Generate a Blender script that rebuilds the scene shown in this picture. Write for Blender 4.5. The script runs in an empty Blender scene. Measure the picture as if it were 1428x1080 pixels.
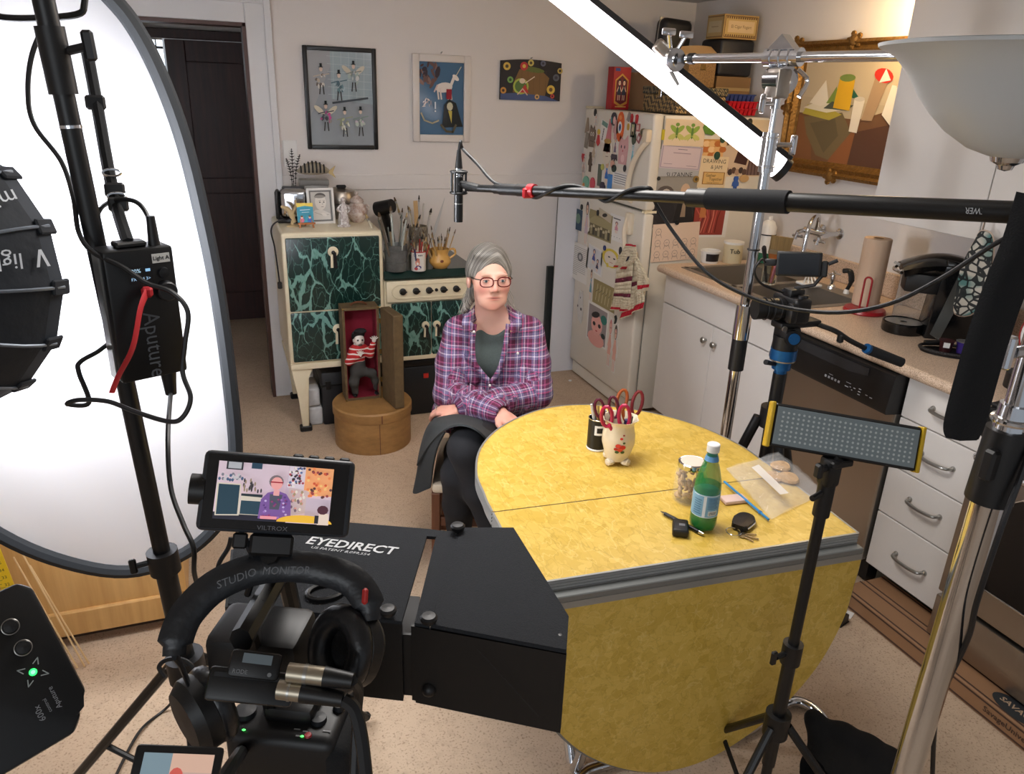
import bpy,bmesh,math,random,mathutils
from math import cos,sin
import numpy as np
V3,MX,Quaternion=[getattr(mathutils,q)for q in("Vector","Matrix","Quaternion")]
random.seed(7)
sc=bpy.context.scene
COL=sc.collection
PI=math.pi
# ---------------------------------------------------------------- camera
CAM_H,FPX=1.735,1065.7
_y,_p,_r=math.radians(21.748),math.radians(21.389),math.radians(2.169)
_fw=V3((sin(_y)*cos(_p),cos(_y)*cos(_p),-sin(_p)))
_rt=V3((cos(_y),-sin(_y),0));_up=_rt.cross(_fw)
_rt2=cos(_r)*_rt+sin(_r)*_up
_up2=-sin(_r)*_rt+cos(_r)*_up
CPOS=V3((0,0,CAM_H))
cam=bpy.data.objects.new('camera',bpy.data.cameras.new('camera'));COL.objects.link(cam)
cam.matrix_world=MX(((_rt2.x,_up2.x,-_fw.x,0),(_rt2.y,_up2.y,-_fw.y,0),(_rt2.z,_up2.z,-_fw.z,CAM_H),(0,0,0,1)))
cam.data.sensor_fit='HORIZONTAL';cam.data.sensor_width=36;cam.data.lens=36*FPX/1428
cam.data.clip_start=0.02;cam.data.clip_end=60
sc.camera=cam
# ---------------------------------------------------------------- world, exposure
wd=bpy.data.worlds.new('daylight');sc.world=wd;wd.use_nodes=True
wd.node_tree.nodes['Background'].inputs[0].default_value=(0.86,0.92,1.0,1)
wd.node_tree.nodes['Background'].inputs[1].default_value=0.36
sc.view_settings.view_transform='Standard';sc.view_settings.look='None'
sc.view_settings.gamma=1;sc.view_settings.use_curve_mapping=False
sc.view_settings.exposure=0.16
def lamp(name,kind,loc,energy,color=(1,1,1),to=None,**kw):
    d=bpy.data.lights.new(name,kind);d.energy=energy;d.color=color
    for k,v in kw.items():setattr(d,k,v)
    o=bpy.data.objects.new(name,d);COL.objects.link(o);o.location=loc
    if to is not None:o.rotation_euler=(V3(to)-V3(loc)).to_track_quat('-Z','Y').to_euler()
    return o
# added cool fill light behind the camera, high on its left; no window there
lamp('rear_fill','AREA',(-1.2,-1.6,1.9),18,(0.90,0.95,1.0),(0.8,2.6,0.9),shape='RECTANGLE',size=1.8,size_y=1.1)
# added overhead fill light at ceiling height, above the frame, without a fixture
lamp('overhead_fill','AREA',(0.65,1.75,2.225),24,(1.0,0.96,0.92),(0.65,1.75,0),shape='DISK',size=0.8)

# ---------------------------------------------------------------- pixel -> place
def ray(x,y):return _rt2*((x-714)/FPX)+_up2*(-(y-540)/FPX)+_fw
_n=V3((0.93,2.58,0)).normalized()
def P(x,y,X=None,Y=None,Z=None,D=None,S=None):
    r=ray(x,y)
    if X is not None:t=X/r.x
    elif Y is not None:t=Y/r.y
    elif Z is not None:t=(Z-CAM_H)/r.z
    elif S is not None:t=S/r.dot(_n)
    else:t=D
    return CPOS+r*t
# ---------------------------------------------------------------- materials
def lin(c):
    return tuple(((v/255)/12.92 if v/255<=0.04045 else((v/255+0.055)/1.055)**2.4)for v in c)
MATS={}
def mat(name,col=(128,128,128),rough=0.6,metal=0.0,**k):
    """principled material; options: noise=(scale,amount) tone variation, bump=(scale,strength), emit, alpha, trans, coat, stretch"""
    if name in MATS:return MATS[name]
    m=bpy.data.materials.new(name);m.use_nodes=True;nt=m.node_tree;b=nt.nodes['Principled BSDF']
    c=lin(col)
    b.inputs['Base Color'].default_value=(*c,1);b.inputs['Roughness'].default_value=rough;b.inputs['Metallic'].default_value=metal
    if 'spec' in k:b.inputs['Specular IOR Level'].default_value=k['spec']
    if 'trans' in k:b.inputs['Transmission Weight'].default_value=k['trans']
    if 'ior' in k:b.inputs['IOR'].default_value=k['ior']
    if 'alpha' in k:b.inputs['Alpha'].default_value=k['alpha']
    if 'coat' in k:b.inputs['Coat Weight'].default_value=k['coat']
    if 'emit' in k:
        b.inputs['Emission Color'].default_value=(*lin(k.get('ecol',col)),1);b.inputs['Emission Strength'].default_value=k['emit']
    if 'noise' in k or 'bump' in k:
        tc=nt.nodes.new('ShaderNodeTexCoord');mp=nt.nodes.new('ShaderNodeMapping')
        mp.inputs['Scale'].default_value=k.get('stretch',(1,1,1));nt.links.new(tc.outputs['Object'],mp.inputs['Vector'])
    if 'noise' in k:
        s,a=k['noise'][:2]
        n=nt.nodes.new('ShaderNodeTexNoise');n.inputs['Scale'].default_value=s;n.inputs['Detail'].default_value=6
        n.inputs['Roughness'].default_value=0.65
        nt.links.new(mp.outputs[0],n.inputs['Vector'])
        rp=nt.nodes.new('ShaderNodeValToRGB');rp.color_ramp.elements[0].position=0.3;rp.color_ramp.elements[1].position=0.7
        c2=lin(k['noise'][2])if len(k['noise'])>2 else tuple(v*(1-a)for v in c)
        rp.color_ramp.elements[0].color=(*c2,1);rp.color_ramp.elements[1].color=(*c,1)
        nt.links.new(n.outputs['Fac'],rp.inputs[0]);nt.links.new(rp.outputs[0],b.inputs['Base Color'])
    if 'bump' in k:
        s,a=k['bump']
        n=nt.nodes.new('ShaderNodeTexNoise');n.inputs['Scale'].default_value=s;n.inputs['Detail'].default_value=3
        nt.links.new(mp.outputs[0],n.inputs['Vector'])
        bp=nt.nodes.new('ShaderNodeBump');bp.inputs['Strength'].default_value=a;bp.inputs['Distance'].default_value=0.01
        nt.links.new(n.outputs['Fac'],bp.inputs['Height']);nt.links.new(bp.outputs[0],b.inputs['Normal'])
    MATS[name]=m
    return m
def attr_mat(name,rough=0.6,emit=0.0,attr='Col'):
    if name in MATS:return MATS[name]
    m=mat(name,(255,255,255),rough);nt=m.node_tree;b=nt.nodes['Principled BSDF']
    a=nt.nodes.new('ShaderNodeAttribute');a.attribute_name=attr
    nt.links.new(a.outputs['Color'],b.inputs['Base Color'])
    if emit:
        nt.links.new(a.outputs['Color'],b.inputs['Emission Color']);b.inputs['Emission Strength'].default_value=emit
        b.inputs['Base Color'].default_value=(0,0,0,1)
    return m
PRINT=attr_mat('printed_paper',0.55)
CLOTHPRINT=attr_mat('printed_cloth',0.9)
SCREEN=attr_mat('lit_screen',0.3,0.55)
# ---------------------------------------------------------------- mesh builder
def frame(o,z,x=None):
    """matrix with origin o, local z along z and x near x"""
    z=V3(z).normalized()
    if x is None:x=V3((1,0,0))if abs(z.x)<0.9 else V3((0,1,0))
    x=V3(x);x=(x-z*x.dot(z)).normalized();y=z.cross(x)
    o=V3(o)
    return MX(((x.x,y.x,z.x,o.x),(x.y,y.y,z.y,o.y),(x.z,y.z,z.z,o.z),(0,0,0,1)))
def rotz(a,o=(0,0,0)):return MX.Translation(V3(o))@MX.Rotation(a,4,'Z')
class MB:
    def __init__(s,T=None):s.v=[];s.f=[];s.c=[];s.T=T
    def add(s,vs,fs,col=None):
        o=len(s.v)
        if s.T is not None:vs=[s.T@V3(v)for v in vs]
        s.v+=[V3(v)for v in vs];s.f+=[tuple(i+o for i in f)for f in fs];s.c+=[col]*len(fs)
        return s
    def bm(s,bm,M=None,col=None):
        bm.verts.ensure_lookup_table();bm.verts.index_update()
        vs=[(M@v.co if M is not None else v.co.copy())for v in bm.verts]
        s.add(vs,[[v.index for v in f.verts]for f in bm.faces],col);bm.free();return s
    def box(s,lo,hi,bev=0,seg=1,M=None,col=None):
        lo=V3(lo);hi=V3(hi);c=(lo+hi)/2;d=hi-lo
        if not bev:
            vs=[(lo.x if i&1==0 else hi.x,lo.y if i&2==0 else hi.y,lo.z if i&4==0 else hi.z)for i in range(8)]
            if M is not None:vs=[M@V3(v)for v in vs]
            return s.add(vs,[(0,2,3,1),(4,5,7,6),(0,1,5,4),(2,6,7,3),(0,4,6,2),(1,3,7,5)],col)
        b=bmesh.new();bmesh.ops.create_cube(b,size=1)
        for v in b.verts:v.co=V3((v.co.x*d.x,v.co.y*d.y,v.co.z*d.z))+c
        bmesh.ops.bevel(b,geom=b.edges[:],offset=min(bev,min(d)*0.49),segments=seg,affect='EDGES',profile=0.5)
        return s.bm(b,M,col)
    def cbox(s,c,d,bev=0,seg=1,M=None,col=None):
        c=V3(c);d=V3(d)/2
        return s.box(c-d,c+d,bev,seg,M,col)
    def prism(s,pts,z0,z1,M=None,col=None,bev=0):
        n=len(pts)
        if sum(pts[i][0]*pts[(i+1)%n][1]-pts[(i+1)%n][0]*pts[i][1]for i in range(n))<0:pts=pts[::-1]
        vs=[V3((p[0],p[1],z0))for p in pts]+[V3((p[0],p[1],z1))for p in pts]
        fs=[tuple(range(n))[::-1],tuple(range(n,2*n))]+[(i,(i+1)%n,n+(i+1)%n,n+i)for i in range(n)]
        if bev:
            b=bmesh.new();bv=[b.verts.new(v)for v in vs]
            for f in fs:b.faces.new([bv[i]for i in f])
            bmesh.ops.bevel(b,geom=[e for e in b.edges],offset=bev,segments=2,affect='EDGES',profile=0.5)
            return s.bm(b,M,col)
        if M is not None:vs=[M@v for v in vs]
        return s.add(vs,fs,col)
    def poly(s,pts,M=None,z=0,col=None):
        n=len(pts)
        if sum(pts[i][0]*pts[(i+1)%n][1]-pts[(i+1)%n][0]*pts[i][1]for i in range(n))<0:pts=pts[::-1]
        vs=[V3((p[0],p[1],z))for p in pts]
        if M is not None:vs=[M@v for v in vs]
        return s.add(vs,[tuple(range(n))],col)
    def cyl(s,a,b,r0,r1=None,seg=16,cap=True,col=None):
        a=V3(a);b=V3(b);r1=r0 if r1 is None else r1
        M=frame(a,b-a);L=(b-a).length
        vs=[];
        for z,r in((0,r0),(L,r1)):
            for i in range(seg):t=2*PI*i/seg;vs.append(M@V3((r*cos(t),r*sin(t),z)))
        fs=[(i,(i+1)%seg,seg+(i+1)%seg,seg+i)for i in range(seg)]
        if cap:fs+=[tuple(range(seg))[::-1],tuple(range(seg,2*seg))]
        return s.add(vs,fs,col)
    def tube(s,pts,r,seg=8,closed=False,col=None,flat=1.0,cap=True,up=None):
        pts=[V3(p)for p in pts];n=len(pts);vs=[];rr=r if hasattr(r,'__len__')else[r]*n
        x=None
        for i,p in enumerate(pts):
            if closed:t=pts[(i+1)%n]-pts[i-1]
            else:t=pts[min(i+1,n-1)]-pts[max(i-1,0)]
            if t.length<1e-9:t=V3((0,0,1))
            t.normalize()
            if up is not None:x=V3(up)
            elif x is None:x=V3((0,0,1))if abs(t.z)<0.9 else V3((1,0,0))
            x=x-t*x.dot(t)
            if x.length<1e-6:x=t.orthogonal()
            x.normalize();y=t.cross(x)
            for k in range(seg):
                a=2*PI*k/seg;vs.append(p+x*(rr[i]*cos(a))+y*(rr[i]*flat*sin(a)))
        m=n if closed else n-1;fs=[]
        for i in range(m):
            j=(i+1)%n
            for k in range(seg):fs.append((i*seg+k,i*seg+(k+1)%seg,j*seg+(k+1)%seg,j*seg+k))
        if not closed and cap:fs+=[tuple(range(seg))[::-1],tuple(range((n-1)*seg,n*seg))]
        return s.add(vs,fs,col)
    def lathe(s,prof,seg=24,M=None,col=None,wob=None):
        vs=[];n=len(prof)
        for i,(r,z)in enumerate(prof):
            for k in range(seg):
                a=2*PI*k/seg;q=r*(wob(a,z)if wob else 1);v=V3((q*cos(a),q*sin(a),z));vs.append(M@v if M is not None else v)
        fs=[(i*seg+k,i*seg+(k+1)%seg,(i+1)*seg+(k+1)%seg,(i+1)*seg+k)for i in range(n-1)for k in range(seg)]
        if prof[0][0]>1e-6:fs.append(tuple(range(seg))[::-1])
        if prof[-1][0]>1e-6:fs.append(tuple(range((n-1)*seg,n*seg)))
        return s.add(vs,fs,col)
    def ball(s,c,r,seg=12,M=None,col=None):
        r=V3(r)if hasattr(r,'__len__')else V3((r,r,r));c=V3(c)
        vs=[];fs=[];h=seg//2
        for i in range(h+1):
            t=PI*i/h
            for k in range(seg):
                a=2*PI*k/seg;v=c+V3((r.x*sin(t)*cos(a),r.y*sin(t)*sin(a),-r.z*cos(t)));vs.append(M@v if M is not None else v)
        for i in range(h):
            for k in range(seg):fs.append((i*seg+k,i*seg+(k+1)%seg,(i+1)*seg+(k+1)%seg,(i+1)*seg+k))
        return s.add(vs,fs,col)
    def torus(s,c,R,r,seg=24,sub=8,M=None,col=None,sy=1.0):
        pts=[V3((R*cos(2*PI*i/seg),R*sy*sin(2*PI*i/seg),0))+V3(c)for i in range(seg)]
        if M is not None:pts=[M@p for p in pts]
        return s.tube(pts,r,sub,True,col)
    def grid(s,fn,nu,nv,thick=0,col=None):
        """sheet from fn(u,v); thick adds a back side"""
        vs=[V3(fn(i/nu,j/nv))for j in range(nv+1)for i in range(nu+1)];w=nu+1
        fs=[(j*w+i,j*w+i+1,(j+1)*w+i+1,(j+1)*w+i)for j in range(nv)for i in range(nu)]
        if thick:
            N=[V3()for _ in vs]
            for f in fs:
                n=(vs[f[1]]-vs[f[0]]).cross(vs[f[3]]-vs[f[0]])
                for i in f:N[i]+=n
            k=len(vs);vs+=[v-n.normalized()*thick for v,n in zip(vs,N)]
            bk=[tuple(i+k for i in f[::-1])for f in fs]
            b=[j for j in range(w)]+[j*w+nu for j in range(1,nv+1)]+[nv*w+i for i in range(nu-1,-1,-1)]+[j*w for j in range(nv-1,0,-1)]
            fs=fs+bk+[(b[(i+1)%len(b)],b[i],b[i]+k,b[(i+1)%len(b)]+k)for i in range(len(b))]
        return s.add(vs,fs,col)
    def text(s,txt,size,M,depth=0.0,col=None,align='CENTER',bold=0.0,shear=0.0,sx=1.0):
        cu=bpy.data.curves.new('t','FONT');cu.body=txt;cu.size=size;cu.align_x=align;cu.align_y='CENTER'
        cu.extrude=depth;cu.offset=bold;cu.shear=shear;cu.resolution_u=2
        o=bpy.data.objects.new('t',cu);COL.objects.link(o)
        dg=bpy.context.evaluated_depsgraph_get();me=bpy.data.meshes.new_from_object(o.evaluated_get(dg))
        s.add([M@V3((v.co.x*sx,v.co.y,v.co.z))for v in me.vertices],[tuple(p.vertices)for p in me.polygons],col)
        bpy.data.objects.remove(o);bpy.data.curves.remove(cu);bpy.data.meshes.remove(me)
        return s
    def build(s,name,m,parent=None,world=True,smooth=35,attrs=None,**tagkw):
        vs=s.v
        if parent is not None:
            root=parent
            while root.parent:root=root.parent
            if world:
                inv=root.matrix_basis.inverted();vs=[inv@v for v in vs]
            loc=None
        else:
            if world:
                lo=[min(v[i]for v in vs)for i in range(3)];hi=[max(v[i]for v in vs)for i in range(3)]
                loc=V3(((lo[0]+hi[0])/2,(lo[1]+hi[1])/2,lo[2]));vs=[v-loc for v in vs]
            else:loc=V3((0,0,0))
        me=bpy.data.meshes.new(name);me.from_pydata([tuple(v)for v in vs],[],s.f)
        if any(c is not None for c in s.c):
            ca=me.color_attributes.new('Col','FLOAT_COLOR','CORNER');arr=[]
            for p,c in zip(me.polygons,s.c):
                l=(*lin(c or(200,200,200)),1.0);arr+=list(l)*len(p.vertices)
            ca.data.foreach_set('color',arr)
        me.materials.append(m)
        if smooth:
            me.polygons.foreach_set('use_smooth',[True]*len(me.polygons));me.set_sharp_from_angle(angle=math.radians(smooth))
        me.update()
        o=bpy.data.objects.new(name,me);COL.objects.link(o)
        if parent is not None:o.parent=parent
        else:o.location=loc
        tag(o,**tagkw)
        return o
def tag(o,label=None,cat=None,group=None,kind=None):
    if label:o['label']=label
    if cat:o['category']=cat
    if group:o['group']=group
    if kind:o['kind']=kind
    return o
def thing(name,loc,label,cat,rz=0.0,group=None,M=None):
    o=bpy.data.objects.new(name,None);COL.objects.link(o);o.empty_display_size=0.05
    o.matrix_basis=M if M is not None else rotz(rz,loc)
    return tag(o,label,cat,group)
def copy_tree(o,parent=None):
    c=o.copy();COL.objects.link(c);c.parent=parent
    for ch in list(o.children):copy_tree(ch,c)
    return c
def spline(pts,n=8,closed=False):
    pts=[V3(p)for p in pts];out=[];m=len(pts);last=m if closed else m-1
    for i in range(last):
        if closed:a,b,c,d=pts[i-1],pts[i],pts[(i+1)%m],pts[(i+2)%m]
        else:a,b,c,d=pts[max(i-1,0)],pts[i],pts[min(i+1,m-1)],pts[min(i+2,m-1)]
        for k in range(n):
            t=k/n;out.append(0.5*((2*b)+(c-a)*t+(2*a-5*b+4*c-d)*t*t+(3*b-a-3*c+d)*t**3))
    if not closed:out.append(pts[-1])
    return out
def ell(cx,cy,rx,ry=None,n=14,rot=0,a0=0,a1=2*PI):
    ry=rx if ry is None else ry;o=[]
    full=abs(a1-a0-2*PI)<1e-6
    for i in range(n+(0 if full else 1)):
        t=a0+(a1-a0)*i/n;x=rx*cos(t);y=ry*sin(t)
        o.append((cx+x*cos(rot)-y*sin(rot),cy+x*sin(rot)+y*cos(rot)))
    return o
def rect(x0,y0,x1,y1):return[(x0,y0),(x1,y0),(x1,y1),(x0,y1)]
def stroke(pts,w):
    """flat polyline as quads in 2D"""
    out=[]
    for a,b in zip(pts[:-1],pts[1:]):
        d=V3((b[0]-a[0],b[1]-a[1]))
        if d.length<1e-9:continue
        d.normalize();n=V3((-d.y,d.x))*w/2;e=d*w*0.3
        out.append([(a[0]-e.x+n.x,a[1]-e.y+n.y),(a[0]-e.x-n.x,a[1]-e.y-n.y),(b[0]+e.x-n.x,b[1]+e.y-n.y),(b[0]+e.x+n.x,b[1]+e.y+n.y)])
    return out
class Art:
    """flat print: coloured polygons stacked by hairline steps in a unit frame M (x right, y up, z out)"""
    def __init__(s,M,w=1.0,h=1.0,step=0.00012):s.mb=MB();s.M=M;s.w=w;s.h=h;s.k=0;s.step=step
    def add(s,pts,col):
        s.k+=1;s.mb.poly([(p[0]*s.w,p[1]*s.h)for p in pts],s.M,s.k*s.step,col);return s
    def line(s,pts,w,col):
        s.k+=1
        for q in stroke([(p[0]*s.w,p[1]*s.h)for p in pts],w):s.mb.poly(q,s.M,s.k*s.step,col)
        return s
    def text(s,t,x,y,size,col,**k):
        s.k+=1;s.mb.text(t,size,s.M@MX.Translation((x*s.w,y*s.h,s.k*s.step)),col=col,**k);return s
    def build(s,name,parent=None,m=None,**k):return s.mb.build(name,m or PRINT,parent,smooth=0,**k)
# ---------------------------------------------------------------- signed-distance modelling for soft bodies
class SDF:
    def __init__(s,lo,hi,h):
        s.lo=np.array(lo,np.float32);s.h=h
        s.n=[int((b-a)/h)+2 for a,b in zip(lo,hi)]
        s.ax=[s.lo[i]+h*np.arange(s.n[i],dtype=np.float32)for i in range(3)]
        s.F=np.full(s.n,1.0,np.float32)
    def _sub(s,lo,hi):
        sl=[]
        for i in range(3):
            a=max(0,int((lo[i]-s.lo[i])/s.h));b=min(s.n[i],int((hi[i]-s.lo[i])/s.h)+2);sl.append(slice(a,max(a,b)))
        X,Y,Z=np.meshgrid(*[s.ax[i][sl[i]]for i in range(3)],indexing='ij',sparse=True)
        return tuple(sl),X,Y,Z
    def _mix(s,sl,d,k,sub=False):
        F=s.F[sl]
        if sub:
            d=-d
            if k>0:
                h=np.clip(0.5-0.5*(F-d)/k,0,1);s.F[sl]=F*(1-h)+d*h+k*h*(1-h)
            else:s.F[sl]=np.maximum(F,d)
        elif k>0:
            h=np.clip(0.5+0.5*(F-d)/k,0,1);s.F[sl]=F*(1-h)+d*h-k*h*(1-h)
        else:s.F[sl]=np.minimum(F,d)
    def cone(s,a,b,ra,rb=None,k=0.02,sub=False,flat=None):
        rb=ra if rb is None else rb;a=np.array(a,np.float32);b=np.array(b,np.float32);m=max(ra,rb)+k+3*s.h+0.02
        sl,X,Y,Z=s._sub(np.minimum(a,b)-m,np.maximum(a,b)+m)
        d=b-a;L=max(float(d@d),1e-9)
        t=np.clip(((X-a[0])*d[0]+(Y-a[1])*d[1]+(Z-a[2])*d[2])/L,0,1)
        q=np.sqrt((X-a[0]-t*d[0])**2+(Y-a[1]-t*d[1])**2+(Z-a[2]-t*d[2])**2)-(ra+(rb-ra)*t)
        s._mix(sl,q,k,sub);return s
    def chain(s,pts,rs,k=0.02):
        for i in range(len(pts)-1):s.cone(pts[i],pts[i+1],rs[i],rs[i+1],k)
        return s
    def ball(s,c,r,k=0.02,M=None,sub=False):
        """ellipsoid; M = 3x3 rotation (columns are local axes)"""
        c=np.array(c,np.float32);r=np.array(r if hasattr(r,'__len__')else(r,r,r),np.float32);m=float(r.max())+k+3*s.h+0.02
        sl,X,Y,Z=s._sub(c-m,c+m);x,y,z=X-c[0],Y-c[1],Z-c[2]
        if M is not None:
            A=[np.array(M.col[i],np.float32)for i in range(3)]
            x,y,z=[x*A[i][0]+y*A[i][1]+z*A[i][2]for i in range(3)]
        k0=np.sqrt((x/r[0])**2+(y/r[1])**2+(z/r[2])**2);k1=np.sqrt((x/r[0]**2)**2+(y/r[1]**2)**2+(z/r[2]**2)**2)+1e-6
        s._mix(sl,k0*(k0-1)/k1,k,sub);return s
    def cut(s,p,n):
        """keep the side the normal points away from"""
        X,Y,Z=np.meshgrid(*s.ax,indexing='ij',sparse=True);n=V3(n).normalized()
        s.F=np.maximum(s.F,((X-p[0])*n.x+(Y-p[1])*n.y+(Z-p[2])*n.z).astype(np.float32));return s
    def mesh(s,smooth=2):
        F=s.F;I=F<0;nx,ny,nz=F.shape
        cnt=np.zeros((nx-1,ny-1,nz-1),np.int8)
        for a in(0,1):
            for b in(0,1):
                for c in(0,1):cnt+=I[a:nx-1+a,b:ny-1+b,c:nz-1+c]
        act=(cnt>0)&(cnt<8);idx=np.argwhere(act);num=-np.ones(act.shape,np.int64);num[act]=np.arange(len(idx))
        acc=np.zeros((len(idx),3));w=np.zeros(len(idx));i,j,k=idx.T
        E=[((a,b,0),(a,b,1))for a in(0,1)for b in(0,1)]+[((a,0,b),(a,1,b))for a in(0,1)for b in(0,1)]+[((0,a,b),(1,a,b))for a in(0,1)for b in(0,1)]
        for p,q in E:
            f0=F[i+p[0],j+p[1],k+p[2]];f1=F[i+q[0],j+q[1],k+q[2]];c=(f0<0)!=(f1<0)
            t=np.where(c,f0/np.where(f0-f1==0,1,f0-f1),0)[:,None]
            acc+=(np.array(p)+t*(np.array(q)-np.array(p)))*c[:,None];w+=c
        V=(idx+acc/w[:,None])*s.h+s.lo
        Q=[]
        for ax in range(3):
            o1,o2=(ax+1)%3,(ax+2)%3
            a=[slice(1,-1)]*3;b=[slice(1,-1)]*3;a[ax]=slice(0,-1);b[ax]=slice(1,None)
            A,B=I[tuple(a)],I[tuple(b)];e=np.argwhere(A!=B)
            if not len(e):continue
            fl=A[tuple(e.T)];e=e+1;e[:,ax]-=1
            def cell(d1,d2):c=e.copy();c[:,o1]+=d1;c[:,o2]+=d2;return num[tuple(c.T)]
            q=np.stack([cell(-1,-1),cell(0,-1),cell(0,0),cell(-1,0)],1)
            q[~fl]=q[~fl][:,::-1];Q.append(q)
        Q=np.concatenate(Q)
        for _ in range(smooth):
            S=np.zeros_like(V);n=np.zeros(len(V))
            for c in range(4):
                for d in(1,3):np.add.at(S,Q[:,c],V[Q[:,(c+d)%4]]);np.add.at(n,Q[:,c],1)
            V=0.5*V+0.5*S/np.maximum(n,1)[:,None]
        return V,Q
def np_mesh(name,V,Q,m,parent=None,col=None,vec=None,world=True,**tagkw):
    """mesh from numpy arrays; col = per-vertex linear rgb attribute 'Col', vec = per-vertex vector attribute 'pl'"""
    if parent is not None:
        root=parent
        while root.parent:root=root.parent
        M=np.array(root.matrix_basis.inverted())if world else np.eye(4);loc=None
    else:
        lo=V.min(0);hi=V.max(0);loc=V3(((lo[0]+hi[0])/2,(lo[1]+hi[1])/2,lo[2]));M=np.array(MX.Translation(-loc))
    W=V@M[:3,:3].T+M[:3,3]
    me=bpy.data.meshes.new(name);n=len(W);nq=len(Q)
    me.vertices.add(n);me.vertices.foreach_set('co',W.astype(np.float32).ravel())
    me.loops.add(nq*4);me.loops.foreach_set('vertex_index',Q.astype(np.int32).ravel())
    me.polygons.add(nq);me.polygons.foreach_set('loop_start',np.arange(0,nq*4,4,dtype=np.int32))
    me.update(calc_edges=True);me.validate()
    me.polygons.foreach_set('use_smooth',np.ones(len(me.polygons),bool))
    if col is not None:
        ca=me.color_attributes.new('Col','FLOAT_COLOR','POINT');ca.data.foreach_set('color',np.concatenate([col,np.ones((n,1))],1).astype(np.float32).ravel())
    if vec is not None:
        va=me.attributes.new('pl','FLOAT_VECTOR','POINT');va.data.foreach_set('vector',vec.astype(np.float32).ravel())
    me.materials.append(m)
    o=bpy.data.objects.new(name,me);COL.objects.link(o)
    if parent is not None:o.parent=parent
    else:o.location=loc
    return tag(o,**tagkw)
# ================================================================ special surface materials
def nodes(name,rough=0.5,metal=0.0):
    m=mat(name,(200,200,200),rough,metal);nt=m.node_tree
    def N(t,**k):
        n=nt.nodes.new('ShaderNode'+t)
        for a,v in k.items():
            if a.startswith('i_'):n.inputs[a[2:].replace('_',' ')].default_value=v
            else:setattr(n,a,v)
        return n
    return m,nt,nt.nodes['Principled BSDF'],N,nt.links.new
def ramp(N,stops,interp='LINEAR'):
    r=N('ValToRGB');e=r.color_ramp.elements;r.color_ramp.interpolation=interp
    while len(e)<len(stops):e.new(0.5)
    for x,(p,c)in zip(e,stops):x.position=p;x.color=(*lin(c),1)
    return r
def mix(N,L,fac,a,b,mode='MIX'):
    m=N('Mix',data_type='RGBA',blend_type=mode)
    for sock,v in((m.inputs['Factor'],fac),(m.inputs['A'],a),(m.inputs['B'],b)):
        if isinstance(v,tuple):sock.default_value=(*lin(v),1)
        elif isinstance(v,(int,float)):sock.default_value=v
        else:L(v,sock)
    return m.outputs['Result']
def distorted(N,L,scale,dist,stretch=(1,1,1),rot=(0,0,0)):
    tc=N('TexCoord');mp=N('Mapping',i_Scale=stretch,i_Rotation=rot);L(tc.outputs['Object'],mp.inputs['Vector'])
    n=N('TexNoise',i_Scale=scale,i_Detail=4.0);L(mp.outputs[0],n.inputs['Vector'])
    sc_=N('VectorMath',operation='SCALE');sb=N('VectorMath',operation='SUBTRACT');sb.inputs[1].default_value=(0.5,0.5,0.5)
    L(n.outputs['Color'],sb.inputs[0]);L(sb.outputs[0],sc_.inputs[0]);sc_.inputs['Scale'].default_value=dist
    ad=N('VectorMath',operation='ADD');L(mp.outputs[0],ad.inputs[0]);L(sc_.outputs[0],ad.inputs[1])
    return ad.outputs[0]
# crackled yellow laminate of the table
TABLE,nt,B,N,L=nodes('yellow_crackle_laminate',0.32)
v=distorted(N,L,22.0,0.05)
v2=N('TexVoronoi',i_Scale=46.0);L(v,v2.inputs['Vector'])
sp=N('SeparateColor');L(v2.outputs['Color'],sp.inputs[0])
r2=ramp(N,[(0.0,(206,170,70)),(1,(222,188,92))]);L(sp.outputs[0],r2.inputs[0]);c=r2.outputs[0]
for rot_,st_,dark in(((0,0,0.3),(1,0.35,1),(168,134,42)),((0,0,1.4),(1,0.3,1),(176,140,46)),((0,0,2.3),(1,0.4,1),(240,216,140))):
    vv=distorted(N,L,16.0,0.06,st_,rot_);n1=N('TexNoise',i_Scale=27.0,i_Detail=1.0);L(vv,n1.inputs['Vector'])
    ab=N('Math',operation='SUBTRACT');L(n1.outputs['Fac'],ab.inputs[0]);ab.inputs[1].default_value=0.5;a2=N('Math',operation='ABSOLUTE');L(ab.outputs[0],a2.inputs[0])
    rr=ramp(N,[(0.0,(0,0,0)),(0.016,(255,255,255))]);L(a2.outputs[0],rr.inputs[0]);c=mix(N,L,rr.outputs[0],mix(N,L,0.38,c,dark),c)
L(c,B.inputs['Base Color'])
# dark green enamel with pale branching veins
GREEN,nt,B,N,L=nodes('green_marbled_enamel',0.22)
v=distorted(N,L,14.0,0.07,(1,1,0.5),(0,0.35,0))
v1=N('TexVoronoi',feature='DISTANCE_TO_EDGE',i_Scale=13.0);L(v,v1.inputs['Vector'])
v3=N('TexVoronoi',feature='DISTANCE_TO_EDGE',i_Scale=26.0);L(v,v3.inputs['Vector'])
n2=N('TexNoise',i_Scale=7.0,i_Detail=5.0);L(v,n2.inputs['Vector'])
mm=N('Math',operation='SUBTRACT');L(v1.outputs['Distance'],mm.inputs[0])
m3=N('Math',operation='MULTIPLY_ADD');L(n2.outputs['Fac'],m3.inputs[0]);m3.inputs[1].default_value=0.30;m3.inputs[2].default_value=-0.135
L(m3.outputs[0],mm.inputs[1])
r1=ramp(N,[(0.0,(110,152,142)),(0.020,(80,122,112)),(0.026,(21,44,40))]);L(mm.outputs[0],r1.inputs[0])
r3=ramp(N,[(0.0,(255,255,255)),(0.04,(0,0,0))]);L(v3.outputs['Distance'],r3.inputs[0])
gm=N('Math',operation='MULTIPLY');L(r3.outputs[0],gm.inputs[0]);L(n2.outputs['Fac'],gm.inputs[1])
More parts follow.
